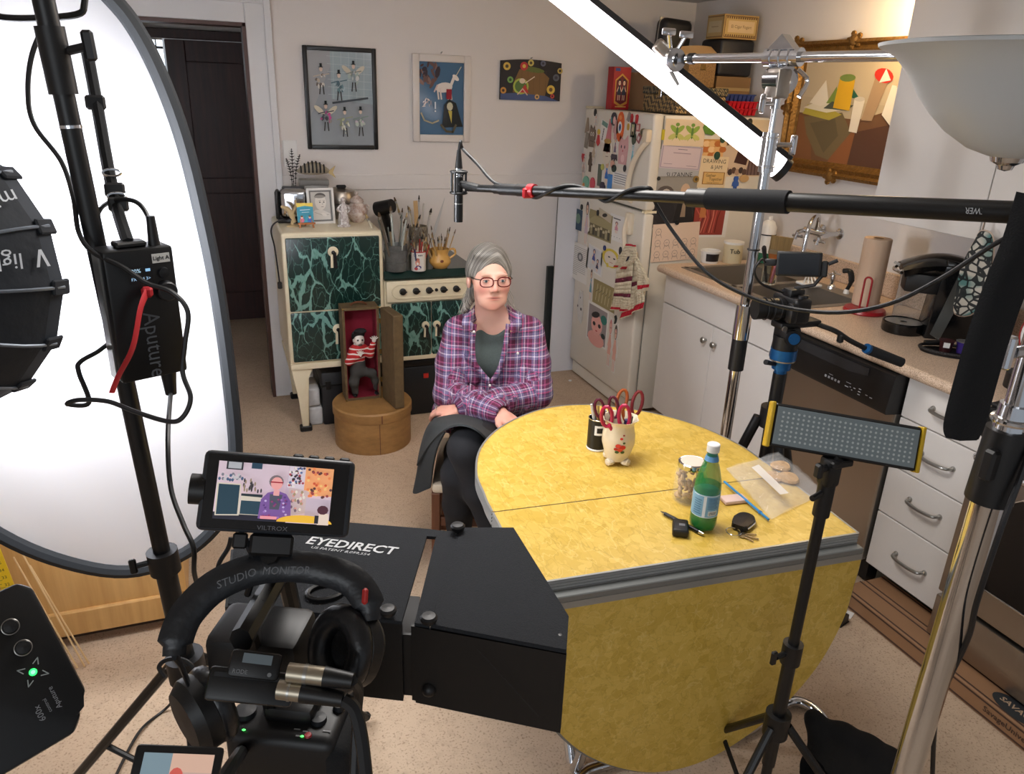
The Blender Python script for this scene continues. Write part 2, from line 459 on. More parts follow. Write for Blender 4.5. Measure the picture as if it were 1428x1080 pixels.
c=mix(N,L,gm.outputs[0],r1.outputs[0],(84,132,120));L(c,B.inputs['Base Color'])
# worn concrete floor
FLOOR,nt,B,N,L=nodes('worn_concrete',0.7)
tc=N('TexCoord')
n1=N('TexNoise',i_Scale=1.3,i_Detail=5.0);n2=N('TexNoise',i_Scale=160.0,i_Detail=3.0);n3=N('TexNoise',i_Scale=34.0,i_Detail=6.0)
for n in(n1,n2,n3):L(tc.outputs['Object'],n.inputs['Vector'])
r1=ramp(N,[(0.35,(186,162,138)),(0.65,(206,182,156))]);L(n1.outputs['Fac'],r1.inputs[0])
r2=ramp(N,[(0.30,(150,130,110)),(0.45,(255,255,255))]);L(n2.outputs['Fac'],r2.inputs[0])
r3=ramp(N,[(0.30,(140,120,98)),(0.5,(255,255,255))]);L(n3.outputs['Fac'],r3.inputs[0])
c=mix(N,L,0.6,r1.outputs[0],r2.outputs[0],'MULTIPLY');c=mix(N,L,0.14,c,r3.outputs[0],'MULTIPLY');L(c,B.inputs['Base Color'])
bp=N('Bump',i_Strength=0.12,i_Distance=0.004);L(n2.outputs['Fac'],bp.inputs['Height']);L(bp.outputs[0],B.inputs['Normal'])
# speckled counter laminate
COUNTER,nt,B,N,L=nodes('speckled_beige_laminate',0.38)
tc=N('TexCoord');n1=N('TexNoise',i_Scale=320.0,i_Detail=2.0);L(tc.outputs['Object'],n1.inputs['Vector'])
r1=ramp(N,[(0.36,(158,134,112)),(0.5,(206,180,156)),(0.66,(220,198,176))]);L(n1.outputs['Fac'],r1.inputs[0]);L(r1.outputs[0],B.inputs['Base Color'])
# woods
def wood(name,c1,c2,rough=0.4,stretch=(1,1,0.08),scale=40.0):
    m,nt,B,N,L=nodes(name,rough)
    v=distorted(N,L,6.0,0.05,stretch);n=N('TexNoise',i_Scale=scale,i_Detail=5.0);L(v,n.inputs['Vector'])
    r=ramp(N,[(0.3,c1),(0.7,c2)]);L(n.outputs['Fac'],r.inputs[0]);L(r.outputs[0],B.inputs['Base Color']);return m
DARKWOOD=wood('dark_stained_wood',(38,16,13),(62,30,25),0.5)
BLONDE=wood('blonde_plywood',(196,150,88),(216,172,108),0.5)
REDWOOD=wood('reddish_brown_wood',(84,46,26),(112,66,40),0.45)
WALL=mat('painted_wall',(224,219,215),0.85,bump=(60,0.05))
TRIMW=mat('white_gloss_paint',(216,217,219),0.4)
CEIL=mat('ceiling_paint',(206,203,200),0.9)
WHITE=mat('white_cabinet_paint',(220,216,212),0.45)
CREAM=mat('cream_enamel',(226,214,184),0.3)
FRIDGE=mat('offwhite_appliance',(222,216,204),0.35)
CHROME=mat('chrome',(214,216,220),0.12,1.0)
STEEL=mat('brushed_steel',(172,164,154),0.36,1.0)
DSTEEL=mat('dull_steel',(165,163,158),0.3,0.9)
BLACK=mat('black_plastic',(11,11,13),0.45)
BLACKM=mat('matte_black_metal',(13,14,16),0.38)
BLACKF=mat('black_fabric',(12,13,16),0.9,bump=(400,0.2))
RUBBER=mat('black_rubber_cable',(14,15,18),0.5)
WHITEP=mat('white_plastic',(232,232,230),0.4)
# ================================================================ room shell
def struct(name,mb,m,parent=None):return mb.build(name,m,parent,kind=None if parent else 'structure')
YB,XR,ZC=4.37,2.84,2.245
struct('floor',MB().box((-3.0,-2.6,-0.08),(3.2,6.3,0)),FLOOR)
struct('ceiling',MB().box((-3.0,-2.6,ZC),(3.2,6.3,ZC+0.1)),CEIL)
OX0,OX1,OZ=-0.62,0.25,1.985
wb=MB();wb.box((-3.0,YB,0),(OX0,YB+0.12,ZC));wb.box((OX1,YB,0),(XR+0.12,YB+0.12,ZC));wb.box((OX0,YB,OZ),(OX1,YB+0.12,ZC))
struct('wall_back',wb,WALL)
struct('wall_right',MB().box((XR,-2.6,0),(XR+0.12,YB,ZC)),WALL)
struct('wall_left',MB().box((-2.3,-0.4,0),(-2.18,YB,ZC)),WALL)
# chair-rail boards on the back wall
t=struct('trim_1',MB().box((0.372,YB-0.010,1.176),(XR,YB+0.001,1.258),0.003),WALL)
# white door casing: two mitred layers
t=MB();t.box((OX1,YB-0.022,0),(OX1+0.112,YB+0.001,OZ+0.112),0.004);t.box((OX0-0.112,YB-0.022,0),(OX0,YB+0.001,OZ+0.112),0.004)
t.box((OX0,YB-0.0215,OZ),(OX1,YB+0.001,OZ+0.112),0.004)
t=struct('trim_2',t,TRIMW)
b=MB();b.box((OX1+0.09,YB-0.034,0),(OX1+0.124,YB-0.021,OZ+0.124),0.003);b.box((OX0-0.124,YB-0.034,OZ+0.09),(OX1+0.09,YB-0.021,OZ+0.124),0.003)
b.build('backband',TRIMW,t)
j=MB();j.box((OX1-0.016,YB-0.024,0),(OX1+0.001,YB+0.13,OZ));j.box((OX0-0.001,YB-0.024,0),(OX0+0.016,YB+0.13,OZ));j.box((OX0,YB-0.024,OZ-0.016),(OX1,YB+0.13,OZ+0.001))
struct('trim_3',j,mat('brown_jamb',(74,46,38),0.45))
# hall beyond the doorway
struct('wall_hall_right',MB().box((0.72,YB+0.12,0),(0.8,6.2,ZC)),WALL)
struct('wall_hall_left',MB().box((-1.5,YB+0.12,0),(-1.42,6.2,ZC)),WALL)
h=MB();YH=6.05;h.box((-1.42,YH,0),(-0.46,YH+0.1,ZC));h.box((-0.46,YH,0),(-0.19,YH+0.1,1.66));h.box((-0.46,YH,1.95),(-0.19,YH+0.1,ZC));h.box((-0.19,YH,1.96),(0.72,YH+0.1,ZC))
struct('wall_hall',h,WALL)
hd=struct('door_1',MB().box((-0.175,YH-0.03,0.005),(0.70,YH+0.02,1.955),0.004),DARKWOOD)
# raised stiles and rails around sunken panels
s=MB()
for x0,x1 in((-0.175,-0.055),(0.57,0.70)):s.box((x0,YH-0.045,0.005),(x1,YH-0.029,1.955),0.004)
s.build('stile',DARKWOOD,hd)
s=MB()
for z0,z1 in((0.005,0.22),(0.95,1.06),(1.82,1.955)):s.box((-0.055,YH-0.045,z0),(0.57,YH-0.029,z1),0.004)
s.build('rail',DARKWOOD,hd)
win=struct('window_1',MB().box((-0.46,YH+0.055,1.66),(-0.19,YH+0.06,1.95)),mat('bright_window_pane',(235,245,255),0.3,emit=1.6))
w=MB();w.box((-0.46,YH+0.02,1.895),(-0.19,YH+0.05,1.91));w.box((-0.46,YH+0.02,1.69),(-0.19,YH+0.05,1.70));w.box((-0.235,YH+0.02,1.66),(-0.228,YH+0.05,1.95))
w.build('muntin',BLACKM,win)
# sliding rail above the hall door
struct('trim_4',MB().box((-0.40,YH-0.06,1.96),(0.71,YH-0.01,2.02),0.004),DARKWOOD)
# light switch plate on the back wall by the casing
sp=MB().box((0.39,YB-0.006,1.30),(0.462,YB+0.001,1.435),0.002).build('switch_plate',WHITEP,label='pale switch plate on the wall beside the white door casing',cat='switch')
MB().box((0.418,YB-0.011,1.355),(0.434,YB-0.005,1.385),0.002).build('toggle',WHITEP,sp)
# ================================================================ counter run along the right wall
XE,XF=2.15,2.18
def bar_pull(y0,y1,z,par,X=XF):
    pts=spline([(X-0.004,y0,z),(X-0.028,y0-0.012*(1 if y0>y1 else-1),z),(X-0.032,(y0+y1)/2,z-0.003),(X-0.028,y1+0.012*(1 if y0>y1 else-1),z),(X-0.004,y1,z)],6)
    m=MB().tube(pts,0.0062,8)
    for y in(y0,y1):m.cyl((X+0.001,y,z),(X-0.006,y,z),0.010,0.008,12)
    return m.build('handle',DSTEEL,par)
cab=thing('sink_cabinet',(2.5,2.9,0),'white base cabinet with two doors under the kitchen sink','cabinet')
b=MB();b.box((XF+0.02,2.425,0.10),(XR-0.01,3.36,0.118));b.box((XF+0.02,2.425,0.118),(XR-0.01,2.443,0.868));b.box((XF+0.02,3.342,0.118),(XR-0.01,3.36,0.868));b.box((XR-0.02,2.443,0.118),(XR-0.01,3.342,0.868));b.box((XF+0.02,2.443,0.70),(XF+0.03,3.342,0.868))
b.build('body',WHITE,cab)
MB().box((XF+0.075,2.425,0.0),(XR-0.02,3.36,0.10)).build('toe_kick',mat('grey_toe_kick',(98,98,88),0.7),cab)
MB().box((XF,2.43,0.716),(XF+0.02,3.358,0.862),0.002).build('false_drawer_front',WHITE,cab)
for a,b,k in((2.43,2.905,2.868),(2.909,3.358,2.948)):
    d=MB().box((XF,a,0.112),(XF+0.02,b,0.709),0.002).build('door',WHITE,cab)
    m=MB().lathe([(0.006,0.0),(0.006,0.012),(0.014,0.018),(0.016,0.024),(0.012,0.030),(0,0.032)],16,frame((XF+0.001,k,0.63),(-1,0,0)))
    m.build('knob',DSTEEL,d)
dr=thing('drawer_cabinet',(2.5,1.62,0),'narrow white base cabinet with four drawers beside the steel oven','cabinet')
MB().box((XF+0.02,1.452,0.10),(XR-0.01,1.792,0.868)).build('body',WHITE,dr)
MB().box((XF+0.075,1.452,0.0),(XR-0.02,1.792,0.10)).build('toe_kick',MATS['grey_toe_kick'],dr)
for z0,z1,zh in((0.716,0.864,0.79),(0.530,0.711,0.625),(0.340,0.525,0.445),(0.114,0.335,0.222)):
    d=MB().box((XF,1.455,z0),(XF+0.02,1.79,z1),0.002).build('drawer',WHITE,dr)
    bar_pull(1.674,1.55,zh,d)
# dishwasher
dw=thing('dishwasher',(2.5,2.1,0),'steel dishwasher with a black control panel below the counter','dishwasher')
MB().box((XF-0.005,1.806,0.115),(XR-0.05,2.415,0.72),0.004).build('door',STEEL,dw)
MB().box((XF+0.04,1.806,0.01),(XR-0.05,2.415,0.115)).build('kick_plate',BLACK,dw)
for y in(1.800,2.409):MB().box((XF-0.012,y,0.115),(XF+0.01,y+0.012,0.722),0.002).build('edge_strip',DSTEEL,dw)
cp=MB();prof=[(2.19,0.715),(2.118,0.722),(2.112,0.735),(2.125,0.862),(2.135,0.868),(2.19,0.868)]
cp.prism([(p[0],p[1])for p in prof],0,0.622,MX(((1,0,0,0),(0,0,-1,2.42),(0,1,0,0),(0,0,0,1))))
cpo=cp.build('control_panel',BLACK,dw)
g=MB().grid(lambda u,v:(2.1215-0.0015+0.004*sin(PI*u)*0,2.33-0.42*u,0.826+0.026*v-0.020*sin(PI*u)*(1-v)),14,2,0.002)
g.build('handle_recess',mat('dark_grey_gloss',(42,43,46),0.3),cpo)
Mp=frame((2.1125,2.08,0.757),(-1,0,0.1),(0,-1,0));a=Art(Mp)
for i in range(5):a.add(rect(-0.02+i*0.017,0.0,-0.010+i*0.017,0.009),(150,152,156))
for i,(x,y,w)in enumerate(((0.085,0.0,0.018),(0.108,0.004,0.006),(0.118,-0.004,0.006),(0.126,0.006,0.010),(0.150,0.012,0.012),(0.150,0.002,0.012),(0.150,-0.008,0.012),(0.185,0.002,0.010),(0.205,0.0,0.012))):
    a.add(rect(x,y,x+w,y+0.003),(160,162,166))
a.add(rect(0.0,0.016,0.02,0.0185),(140,140,144));a.add(rect(0.088,0.016,0.112,0.0185),(140,140,144));a.build('control_marks',cpo,kind='stuff')
# worktop with a cut-out for the double sink
SX0,SX1,SY0,SY1=2.225,2.70,2.47,3.27
ct=MB()
for lo,hi in(((XE,1.45),(SX0,3.375)),((SX1,1.45),(XR,3.375)),((SX0,SY1),(SX1,3.375)),((SX0,1.45),(SX1,SY0))):ct.box((*lo,0.870),(*hi,0.910))
ct.cyl((XE+0.0,1.45,0.890),(XE+0.0,3.375,0.890),0.020,seg=16)
top=ct.build('worktop',COUNTER,label='speckled beige laminate worktop with rounded front edge along the right wall',cat='worktop')
MB().box((XR-0.022,1.45,0.9095),(XR-0.0005,3.375,1.02),0.004).build('backsplash',COUNTER,top)
sink=thing('kitchen_sink',(2.46,2.87,0.7),'double bowl stainless sink set into the beige worktop','sink')
rim=MB();yd=(SY0+SY1)/2
for lo,hi in(((SX0-0.012,SY0-0.012),(SX0+0.02,SY1+0.012)),((SX1-0.075,SY0-0.012),(SX1+0.012,SY1+0.012)),((SX0,SY0-0.012),(SX1,SY0+0.02)),((SX0,SY1-0.02),(SX1,SY1+0.012)),((SX0,yd-0.018),(SX1,yd+0.018))):
    rim.box((*lo,0.9095),(*hi,0.9135),0.0015)
SINKM=mat('satin_sink_steel',(140,132,122),0.45,0.6)
rim.build('rim',SINKM,sink)
for y0,y1 in((SY0+0.02,yd-0.018),(yd+0.018,SY1-0.02)):
    x0,x1=SX0+0.02,SX1-0.075;b=bmesh.new();bmesh.ops.create_cube(b,size=1)
    for v in b.verts:v.co=V3(((x0+x1)/2+v.co.x*(x1-x0),(y0+y1)/2+v.co.y*(y1-y0),0.825+v.co.z*0.17))
    bmesh.ops.delete(b,geom=[f for f in b.faces if f.normal.z>0.9],context='FACES_ONLY')
    bmesh.ops.bevel(b,geom=[e for e in b.edges if not e.is_boundary],offset=0.045,segments=4,affect='EDGES',profile=0.5)
    bmesh.ops.reverse_faces(b,faces=b.faces[:])
    bo=MB().bm(b).build('bowl',SINKM,sink)
    MB().lathe([(0.042,0.743),(0.042,0.746),(0.03,0.744),(0,0.7435)],20,MX.Translation(((x0+x1)/2,(y0+y1)/2,0))).build('drain',DSTEEL,bo)
# ---- upper cabinets
UX=2.50
uc=thing('wall_cabinet',(2.67,1.9,1.29),'white wall cabinet above the coffee maker reaching the ceiling','cabinet')
MB().box((UX+0.02,1.05,1.29),(XR-0.001,2.41,ZC-0.002)).build('body',WHITE,uc)
for a,b in((1.92,2.408),(1.42,1.916),(1.052,1.416)):MB().box((UX,a,1.294),(UX+0.02,b,ZC-0.01),0.002).build('door',WHITE,uc)
# ---- steel oven range
ov=thing('oven_range',(2.45,1.05,0),'stainless steel range oven with black window next to the drawers','oven')
OVX=2.105
MB().box((OVX+0.03,0.68,0.07),(XR-0.02,1.442,0.905),0.004).build('body',mat('dark_oven_side',(54,54,56),0.4,0.5),ov)
od=MB().box((OVX,0.684,0.25),(OVX+0.03,1.438,0.795),0.006,2).build('door',STEEL,ov)
MB().prism([(-0.26,-0.16),(0.26,-0.16),(0.26,0.12),(0.20,0.17),(-0.20,0.17),(-0.26,0.12)],0,0.004,frame((OVX-0.001,1.06,0.51),(-1,0,0),(0,-1,0))).build('window',mat('black_oven_glass',(10,10,12),0.08),od)
e=MB();e.tube([frame((OVX-0.004,1.06,0.51),(-1,0,0),(0,-1,0))@V3((x,y,0))for x,y in((-0.26,-0.16),(0.26,-0.16),(0.26,0.12),(0.20,0.17),(-0.20,0.17),(-0.26,0.12))],0.004,6,True);e.build('window_rim',CHROME,od)
MB().tube(spline([(OVX,1.40,0.755),(OVX-0.05,1.38,0.755),(OVX-0.055,1.06,0.755),(OVX-0.05,0.74,0.755),(OVX,0.72,0.755)],6),0.011,10).build('handle',CHROME,od)
MB().box((OVX,0.684,0.08),(OVX+0.03,1.438,0.235),0.006,2).build('lower_drawer',STEEL,ov)
cp=MB().box((OVX-0.01,0.684,0.805),(OVX+0.06,1.438,0.905),0.008,2).build('control_panel',BLACK,ov)
for y in(1.38,1.26,1.06,0.86,0.74):MB().lathe([(0.022,0),(0.02,0.018),(0.016,0.024),(0,0.025)],16,frame((OVX-0.01,y,0.855),(-1,0,0))).build('knob',BLACK,cp)
ck=MB().box((OVX+0.0,0.68,0.905),(XR-0.03,1.442,0.915),0.003).build('cooktop',BLACK,ov)
for x,y in((2.28,1.27),(2.28,0.86),(2.62,1.27),(2.62,0.86)):
    m=MB();m.torus((x,y,0.928),0.075,0.006);m.box((x-0.09,y-0.004,0.914),(x+0.09,y+0.004,0.934));m.box((x-0.004,y-0.09,0.914),(x+0.004,y+0.09,0.934));m.build('burner_grate',BLACKM,ck)
MB().box((XR-0.10,0.68,0.914),(XR-0.03,1.442,1.08),0.006,2).build('back_guard',STEEL,ov)
# ================================================================ refrigerator
FX,FY0,FY1,FH=2.10,3.50,4.27,1.640
fr=thing('refrigerator',(2.45,3.88,0),'off-white top-freezer refrigerator covered with magnets and drawings','refrigerator')
MB().box((FX+0.068,FY0+0.004,0.03),(XR-0.03,FY1,FH-0.006),0.008,2).build('body',FRIDGE,fr)
fd=MB().box((FX,FY0,1.163),(FX+0.062,FY1+0.004,FH),0.014,3).build('freezer_door',FRIDGE,fr)
rd=MB().box((FX,FY0,0.10),(FX+0.062,FY1+0.004,1.150),0.014,3).build('fridge_door',FRIDGE,fr)
g=MB().box((FX+0.05,FY0+0.012,0.105),(FX+0.075,FY1-0.01,FH-0.01)).build('gasket',mat('grey_gasket',(120,122,118),0.7),fr)
gr=MB().box((FX+0.02,FY0+0.01,0.012),(FX+0.07,FY1-0.01,0.09),0.004)
gr.build('kick_grille',FRIDGE,fr)
# moulded handles along the near edge
HC=mat('cream_handle',(226,212,188),0.4)
m=MB();m.tube(spline([(FX+0.004,3.525,FH-0.13),(FX-0.026,3.54,FH-0.16),(FX-0.036,3.60,FH-0.24),(FX-0.036,3.635,FH-0.34),(FX-0.028,3.645,1.225),(FX+0.004,3.645,1.19)],6),0.014,10,flat=0.7)
m.box((FX-0.03,3.505,FH-0.14),(FX+0.004,3.555,FH-0.075),0.01,2);m.build('handle',HC,fd)
m=MB();m.box((FX-0.028,3.60,1.02),(FX+0.004,3.66,1.135),0.01,2);m.tube(spline([(FX-0.014,3.63,1.13),(FX-0.036,3.63,1.05),(FX-0.036,3.61,0.95),(FX-0.03,3.565,0.80),(FX+0.004,3.53,0.72)],6),0.013,10,flat=0.7);m.build('handle',HC,rd)
MB().box((FX+0.0,FY0-0.001,1.150),(FX+0.07,FY0+0.03,1.163)).build('hinge',CREAM,fr)
MB().box((FX-0.002,FY1-0.06,FH-0.001),(FX+0.09,FY1,FH+0.012),0.003).build('top_hinge',CREAM,fr)
# ================================================================ pictures on the back wall
def wallframe(x0,z0,Y=YB):return frame((x0,Y,z0),(0,-1,0),(1,0,0))
GLASSY=attr_mat('print_behind_glass',0.12)
def picture(name,x0,x1,z0,z1,fw,fmat,label,depth=0.022,bev=0.004):
    t=thing(name,((x0+x1)/2,YB,z0),label,'picture')
    m=MB();y0,y1=YB-depth,YB-0.001
    m.box((x0,y0,z0),(x0+fw,y1,z1),bev,2);m.box((x1-fw,y0,z0),(x1,y1,z1),bev,2)
    m.box((x0+fw,y0,z1-fw),(x1-fw,y1,z1),bev,2);m.box((x0+fw,y0,z0),(x1-fw,y1,z0+fw),bev,2)
    m.build('frame',fmat,t)
    return t,Art(wallframe(x0+fw,z0+fw,YB-0.008),x1-x0-2*fw,z1-z0-2*fw,0.00025)
def blob(a,cx,cy,rx,ry,n,cols,rng,smin=0.15,smax=0.4):
    for _ in range(n):
        t=rng.uniform(0,2*PI);q=math.sqrt(rng.random());s=rng.uniform(smin,smax)
        a.add(ell(cx+q*rx*cos(t),cy+q*ry*sin(t),rx*s,ry*s*rng.uniform(0.5,1),7,rng.uniform(0,3)),rng.choice(cols))
rng=random.Random(3)
t,a=picture('framed_collage',0.517,0.894,1.392,1.900,0.022,BLACKM,'black framed collage of small top-hatted figures on grey')
a.add(rect(0,0,1,1),(150,156,160));a.add([(0,0.3),(0.45,1),(0,1)],(162,163,164));a.add([(0.35,0.5),(1,0.45),(1,1),(0.35,1)],(158,172,176))
for i in range(6):a.line([(0.38+i*0.12,0.5),(0.40+i*0.12,1)],0.0012,(196,206,208));a.line([(0.3,0.55+i*0.08),(1,0.53+i*0.08)],0.0012,(196,206,208))
for cx,cy,s,cols,wing in((0.20,0.72,1,[(214,208,196),(190,176,160),(120,110,104)],0),(0.47,0.66,1,[(110,140,146),(84,108,116),(170,190,192)],0),(0.70,0.76,1,[(170,186,178),(140,150,142),(208,210,206)],1),
                              (0.24,0.33,1,[(190,80,140),(70,72,80),(150,140,136)],1),(0.53,0.27,0.9,[(186,190,150),(150,158,130),(214,214,196)],0),(0.78,0.28,0.9,[(206,190,204),(130,150,140),(190,200,190)],0)):
    if wing:
        for sx in(-1,1):a.add(ell(cx+sx*0.10,cy+0.05,0.09*s,0.03*s,10,sx*0.5),(206,198,176))
    blob(a,cx,cy-0.03,0.085*s,0.07*s,12,cols,rng)
    a.line([(cx-0.02,cy-0.08),(cx-0.035,cy-0.17)],0.006,(60,58,60));a.line([(cx+0.02,cy-0.08),(cx+0.03,cy-0.17)],0.006,(60,58,60))
    a.line([(cx-0.02,cy+0.03),(cx-0.12,cy+0.01)],0.005,cols[1]);a.line([(cx+0.02,cy+0.03),(cx+0.12,cy+0.045)],0.005,cols[1])
    a.add(ell(cx,cy+0.09,0.026*s,0.026*s,10),(220,198,180));a.add(rect(cx-0.032,cy+0.108,cx+0.032,cy+0.116),(16,16,18));a.add(rect(cx-0.018,cy+0.116,cx+0.018,cy+0.15),(16,16,18))
a.line([(0.35,0.46),(0.9,0.52)],0.010,(66,72,78));blob(a,0.5,0.17,0.04,0.05,6,[(214,216,200)],rng)
a.build('artwork',t,GLASSY)
t,a=picture('framed_unicorn_collage',1.09,1.42,1.437,1.888,0.038,mat('white_picture_frame',(218,212,206),0.4),'white framed collage with a unicorn above a dark cloaked figure')
a.add(rect(0,0,1,1),(74,108,138));blob(a,0.2,0.84,0.24,0.15,26,[(84,60,58),(110,84,78),(60,50,56),(140,110,100)],rng)
a.add(ell(0.55,0.66,0.19,0.07,14,0.08),(232,224,216))
for x in(0.40,0.46,0.62,0.69):a.line([(x,0.64),(x+0.03,0.50)],0.009,(226,216,208))
a.line([(0.70,0.69),(0.77,0.80)],0.016,(232,224,216));a.add(ell(0.81,0.80,0.08,0.035,10,-0.4),(236,228,220));a.line([(0.82,0.83),(0.93,0.95)],0.004,(230,220,190));a.line([(0.40,0.69),(0.33,0.60)],0.008,(214,190,180))
a.add(rect(0.60,0.50,0.72,0.64),(150,30,44));a.add([(0.5,0.1),(0.98,0.12),(0.82,0.45),(0.66,0.5),(0.55,0.42)],(30,34,32));a.add(ell(0.68,0.40,0.07,0.06,10),(200,196,170));a.add([(0.64,0.34),(0.73,0.34),(0.72,0.16)],(196,180,80))
a.line([(0.48,0.14),(0.6,0.05),(0.75,0.04),(0.82,0.14)],0.012,(96,90,70));blob(a,0.15,0.44,0.14,0.05,10,[(214,204,200),(170,150,150)],rng);a.line([(0.03,0.3),(0.1,0.2),(0.28,0.16),(0.42,0.2)],0.008,(180,170,140))
a.add(rect(0.33,0.36,0.36,0.46),(226,232,238));a.add(rect(0.33,0.32,0.36,0.34),(226,232,238));a.build('artwork',t,GLASSY)
MB().cyl((1.255,YB,1.897),(1.255,YB-0.018,1.902),0.003).build('hook',DSTEEL,t)
# small curved painted panel with discs
t=thing('painted_panel',(1.78,YB,1.668),'small unframed dark panel with coloured discs and a figure hung high on the wall','picture')
w_,h_=0.37,0.205;top=[(w_*i/12,h_+0.012*sin(PI*i/12))for i in range(12,-1,-1)]
MB().prism([(0,0),(w_,0)]+top,0.001,0.02,wallframe(1.597,1.670)).build('panel',mat('dark_board',(34,32,38),0.6),t)
a=Art(wallframe(1.597,1.670,YB-0.0205),w_,h_,0.0002)
a.add([(0.0,0.0),(0.98,0.0),(0.7,0.16),(0.4,0.2),(0.0,0.16)],(66,84,130));a.add([(0.2,0.2),(0.74,0.13),(0.80,0.6),(0.64,0.82),(0.3,0.8),(0.22,0.5)],(124,92,52));a.add(ell(0.52,0.80,0.2,0.07,12,-0.2),(96,110,50))
for i in range(5):a.line([(0.34+i*0.1,0.18),(0.34+i*0.1,0.78)],0.0012,(90,66,40))
a.add(ell(0.33,0.36,0.13,0.21,16),(176,190,80));a.add(ell(0.33,0.36,0.10,0.16,16),(84,120,60));a.add(ell(0.35,0.5,0.05,0.07,10),(226,210,190));a.add([(0.3,0.2),(0.46,0.2),(0.4,0.42)],(190,50,50));a.line([(0.4,0.45),(0.55,0.62)],0.005,(230,214,196));a.line([(0.28,0.15),(0.36,0.3),(0.44,0.14)],0.006,(224,196,176))
for x,y,r,c1,c2 in((0.09,0.86,0.06,(214,180,80),(60,50,30)),(0.37,0.88,0.065,(190,50,54),(220,190,90)),(0.48,0.97,0.05,(206,190,100),(70,60,40)),(0.15,0.52,0.05,(120,170,90),(50,80,50)),(0.04,0.24,0.05,(200,140,60),(60,40,30)),
                        (0.83,0.30,0.07,(224,190,80),(110,80,40)),(0.91,0.62,0.055,(90,96,110),(60,60,76)),(0.68,0.97,0.045,(90,96,120),(50,52,66)),(0.97,0.80,0.045,(196,170,90),(50,40,30)),(0.86,0.13,0.035,(190,60,60),(60,40,40)),(0.60,0.10,0.04,(214,170,110),(70,60,50))):
    a.add(ell(x,y,r,r*1.7,14),c1);a.add(ell(x,y,r*0.45,r*0.78,10),c2)
a.build('artwork',t);MB().cyl((1.783,YB,1.893),(1.783,YB-0.018,1.897),0.003).build('hook',DSTEEL,t)
# ================================================================ vintage enamel stove
SY=3.80
st=thing('vintage_stove',(0.79,4.06,0),'old cream enamel stove with green marbled doors and splayed legs','stove')
MB().box((0.300,SY,0.378),(0.790,4.335,1.050),0.014,3).build('oven_body',CREAM,st)
b=MB();b.box((0.792,SY+0.01,0.360),(1.272,4.335,0.795),0.006);b.build('burner_body',CREAM,st)
b=MB();b.prism([(SY-0.012,0.796),(SY-0.016,0.806),(SY+0.012,0.838),(4.335,0.838),(4.335,0.796)],0.792,1.285,MX(((0,0,1,0),(1,0,0,0),(0,1,0,0),(0,0,0,1))))
b.build('burner_cover',mat('dark_green_enamel',(20,44,40),0.2),st)
MB().box((0.300,SY-0.006,0.352),(1.272,SY+0.05,0.384),0.006,2).build('bottom_rail',CREAM,st)
def lever(x,z,par,s=1.0):
    m=MB().lathe([(0.026*s,0),(0.026*s,0.006),(0.02*s,0.010),(0,0.011)],20,frame((x,SY-0.008,z),(0,-1,0)));o=m.build('escutcheon',CREAM,par)
    m=MB().ball((x,SY-0.022,z-0.002),(0.010*s,0.008,0.010*s));m.prism([(-0.004*s,0),(0.012*s,0),(0.016*s,-0.078*s),(0.0,-0.078*s)],-0.005,0.005,frame((x,SY-0.026,z),(0,-1,0),(1,0,0)));m.build('lever',mat('dark_lever',(30,30,32),0.25),par)
    MB().prism([(-0.014*s,-0.014*s),(-0.003*s,-0.014*s),(-0.004*s,-0.076*s),(-0.016*s,-0.076*s)],-0.004,0.004,frame((x,SY-0.024,z),(0,-1,0),(1,0,0))).build('lever_inlay',CREAM,par)
d=MB().box((0.318,SY-0.012,0.662),(0.770,SY+0.004,1.026),0.006,2).build('oven_door',GREEN,st);lever(0.540,0.955,d)
d=MB().box((0.318,SY-0.012,0.396),(0.770,SY+0.004,0.654),0.006,2).build('broiler_door',GREEN,st);lever(0.545,0.560,d)
d1=MB().box((0.826,SY-0.006,0.372),(1.038,SY+0.012,0.668),0.005,2).build('lower_door',GREEN,st);lever(1.004,0.545,d1,0.8)
d1=MB().box((1.042,SY-0.006,0.372),(1.255,SY+0.012,0.668),0.005,2).build('lower_door',GREEN,st);lever(1.066,0.545,d1,0.8)
pn=MB().box((0.800,SY-0.008,0.676),(1.270,SY+0.012,0.790),0.008,2).build('control_panel',CREAM,st)
Mk=frame((1.035,SY-0.010,0.733),(0,-1,0),(1,0,0))
oval=[(0.165+0.040*cos(q),0.036*sin(q))for q in np.linspace(-PI/2,PI/2,9)]+[(-0.165+0.040*cos(q),0.036*sin(q))for q in np.linspace(PI/2,3*PI/2,9)]
MB().tube([Mk@V3((x,y,0))for x,y in oval],0.004,6,True).build('raised_oval',CREAM,pn)
for x in(-0.150,-0.080,-0.010,0.068,0.138):
    m=MB().lathe([(0.018,0),(0.017,0.010),(0.010,0.013),(0,0.014)],14,Mk@MX.Translation((x,0,-0.002)));m.cbox((x,0.002,0.018),(0.036,0.009,0.016),0.003,1,Mk);m.build('knob',BLACK,pn)
MB().lathe([(0.009,0),(0.008,0.006),(0,0.007)],12,Mk@MX.Translation((0.030,0,-0.002))).build('button',BLACK,pn)
for x,y,dx in((0.325,3.825,0.03),(1.245,3.825,-0.03),(0.325,4.30,0.03),(1.245,4.30,-0.03)):
    s=1 if dx>0 else-1
    m=MB(MX.Translation((x,y,0)))
    m.prism([(-0.024*s,0.354),(0.085*s,0.354),(0.080*s,0.335),(0.058*s,0.30),(0.050*s,0.03),(0.016*s,0.03),(0.006*s,0.18)],-0.018,0.018,MX(((1,0,0,0),(0,0,1,0),(0,1,0,0),(0,0,0,1))),bev=0.004)
    lg=m.build('leg',CREAM,st)
    MB().cbox((x+0.033*s,y,0.016),(0.062,0.046,0.032),0.006).build('foot',BLACKM,lg)
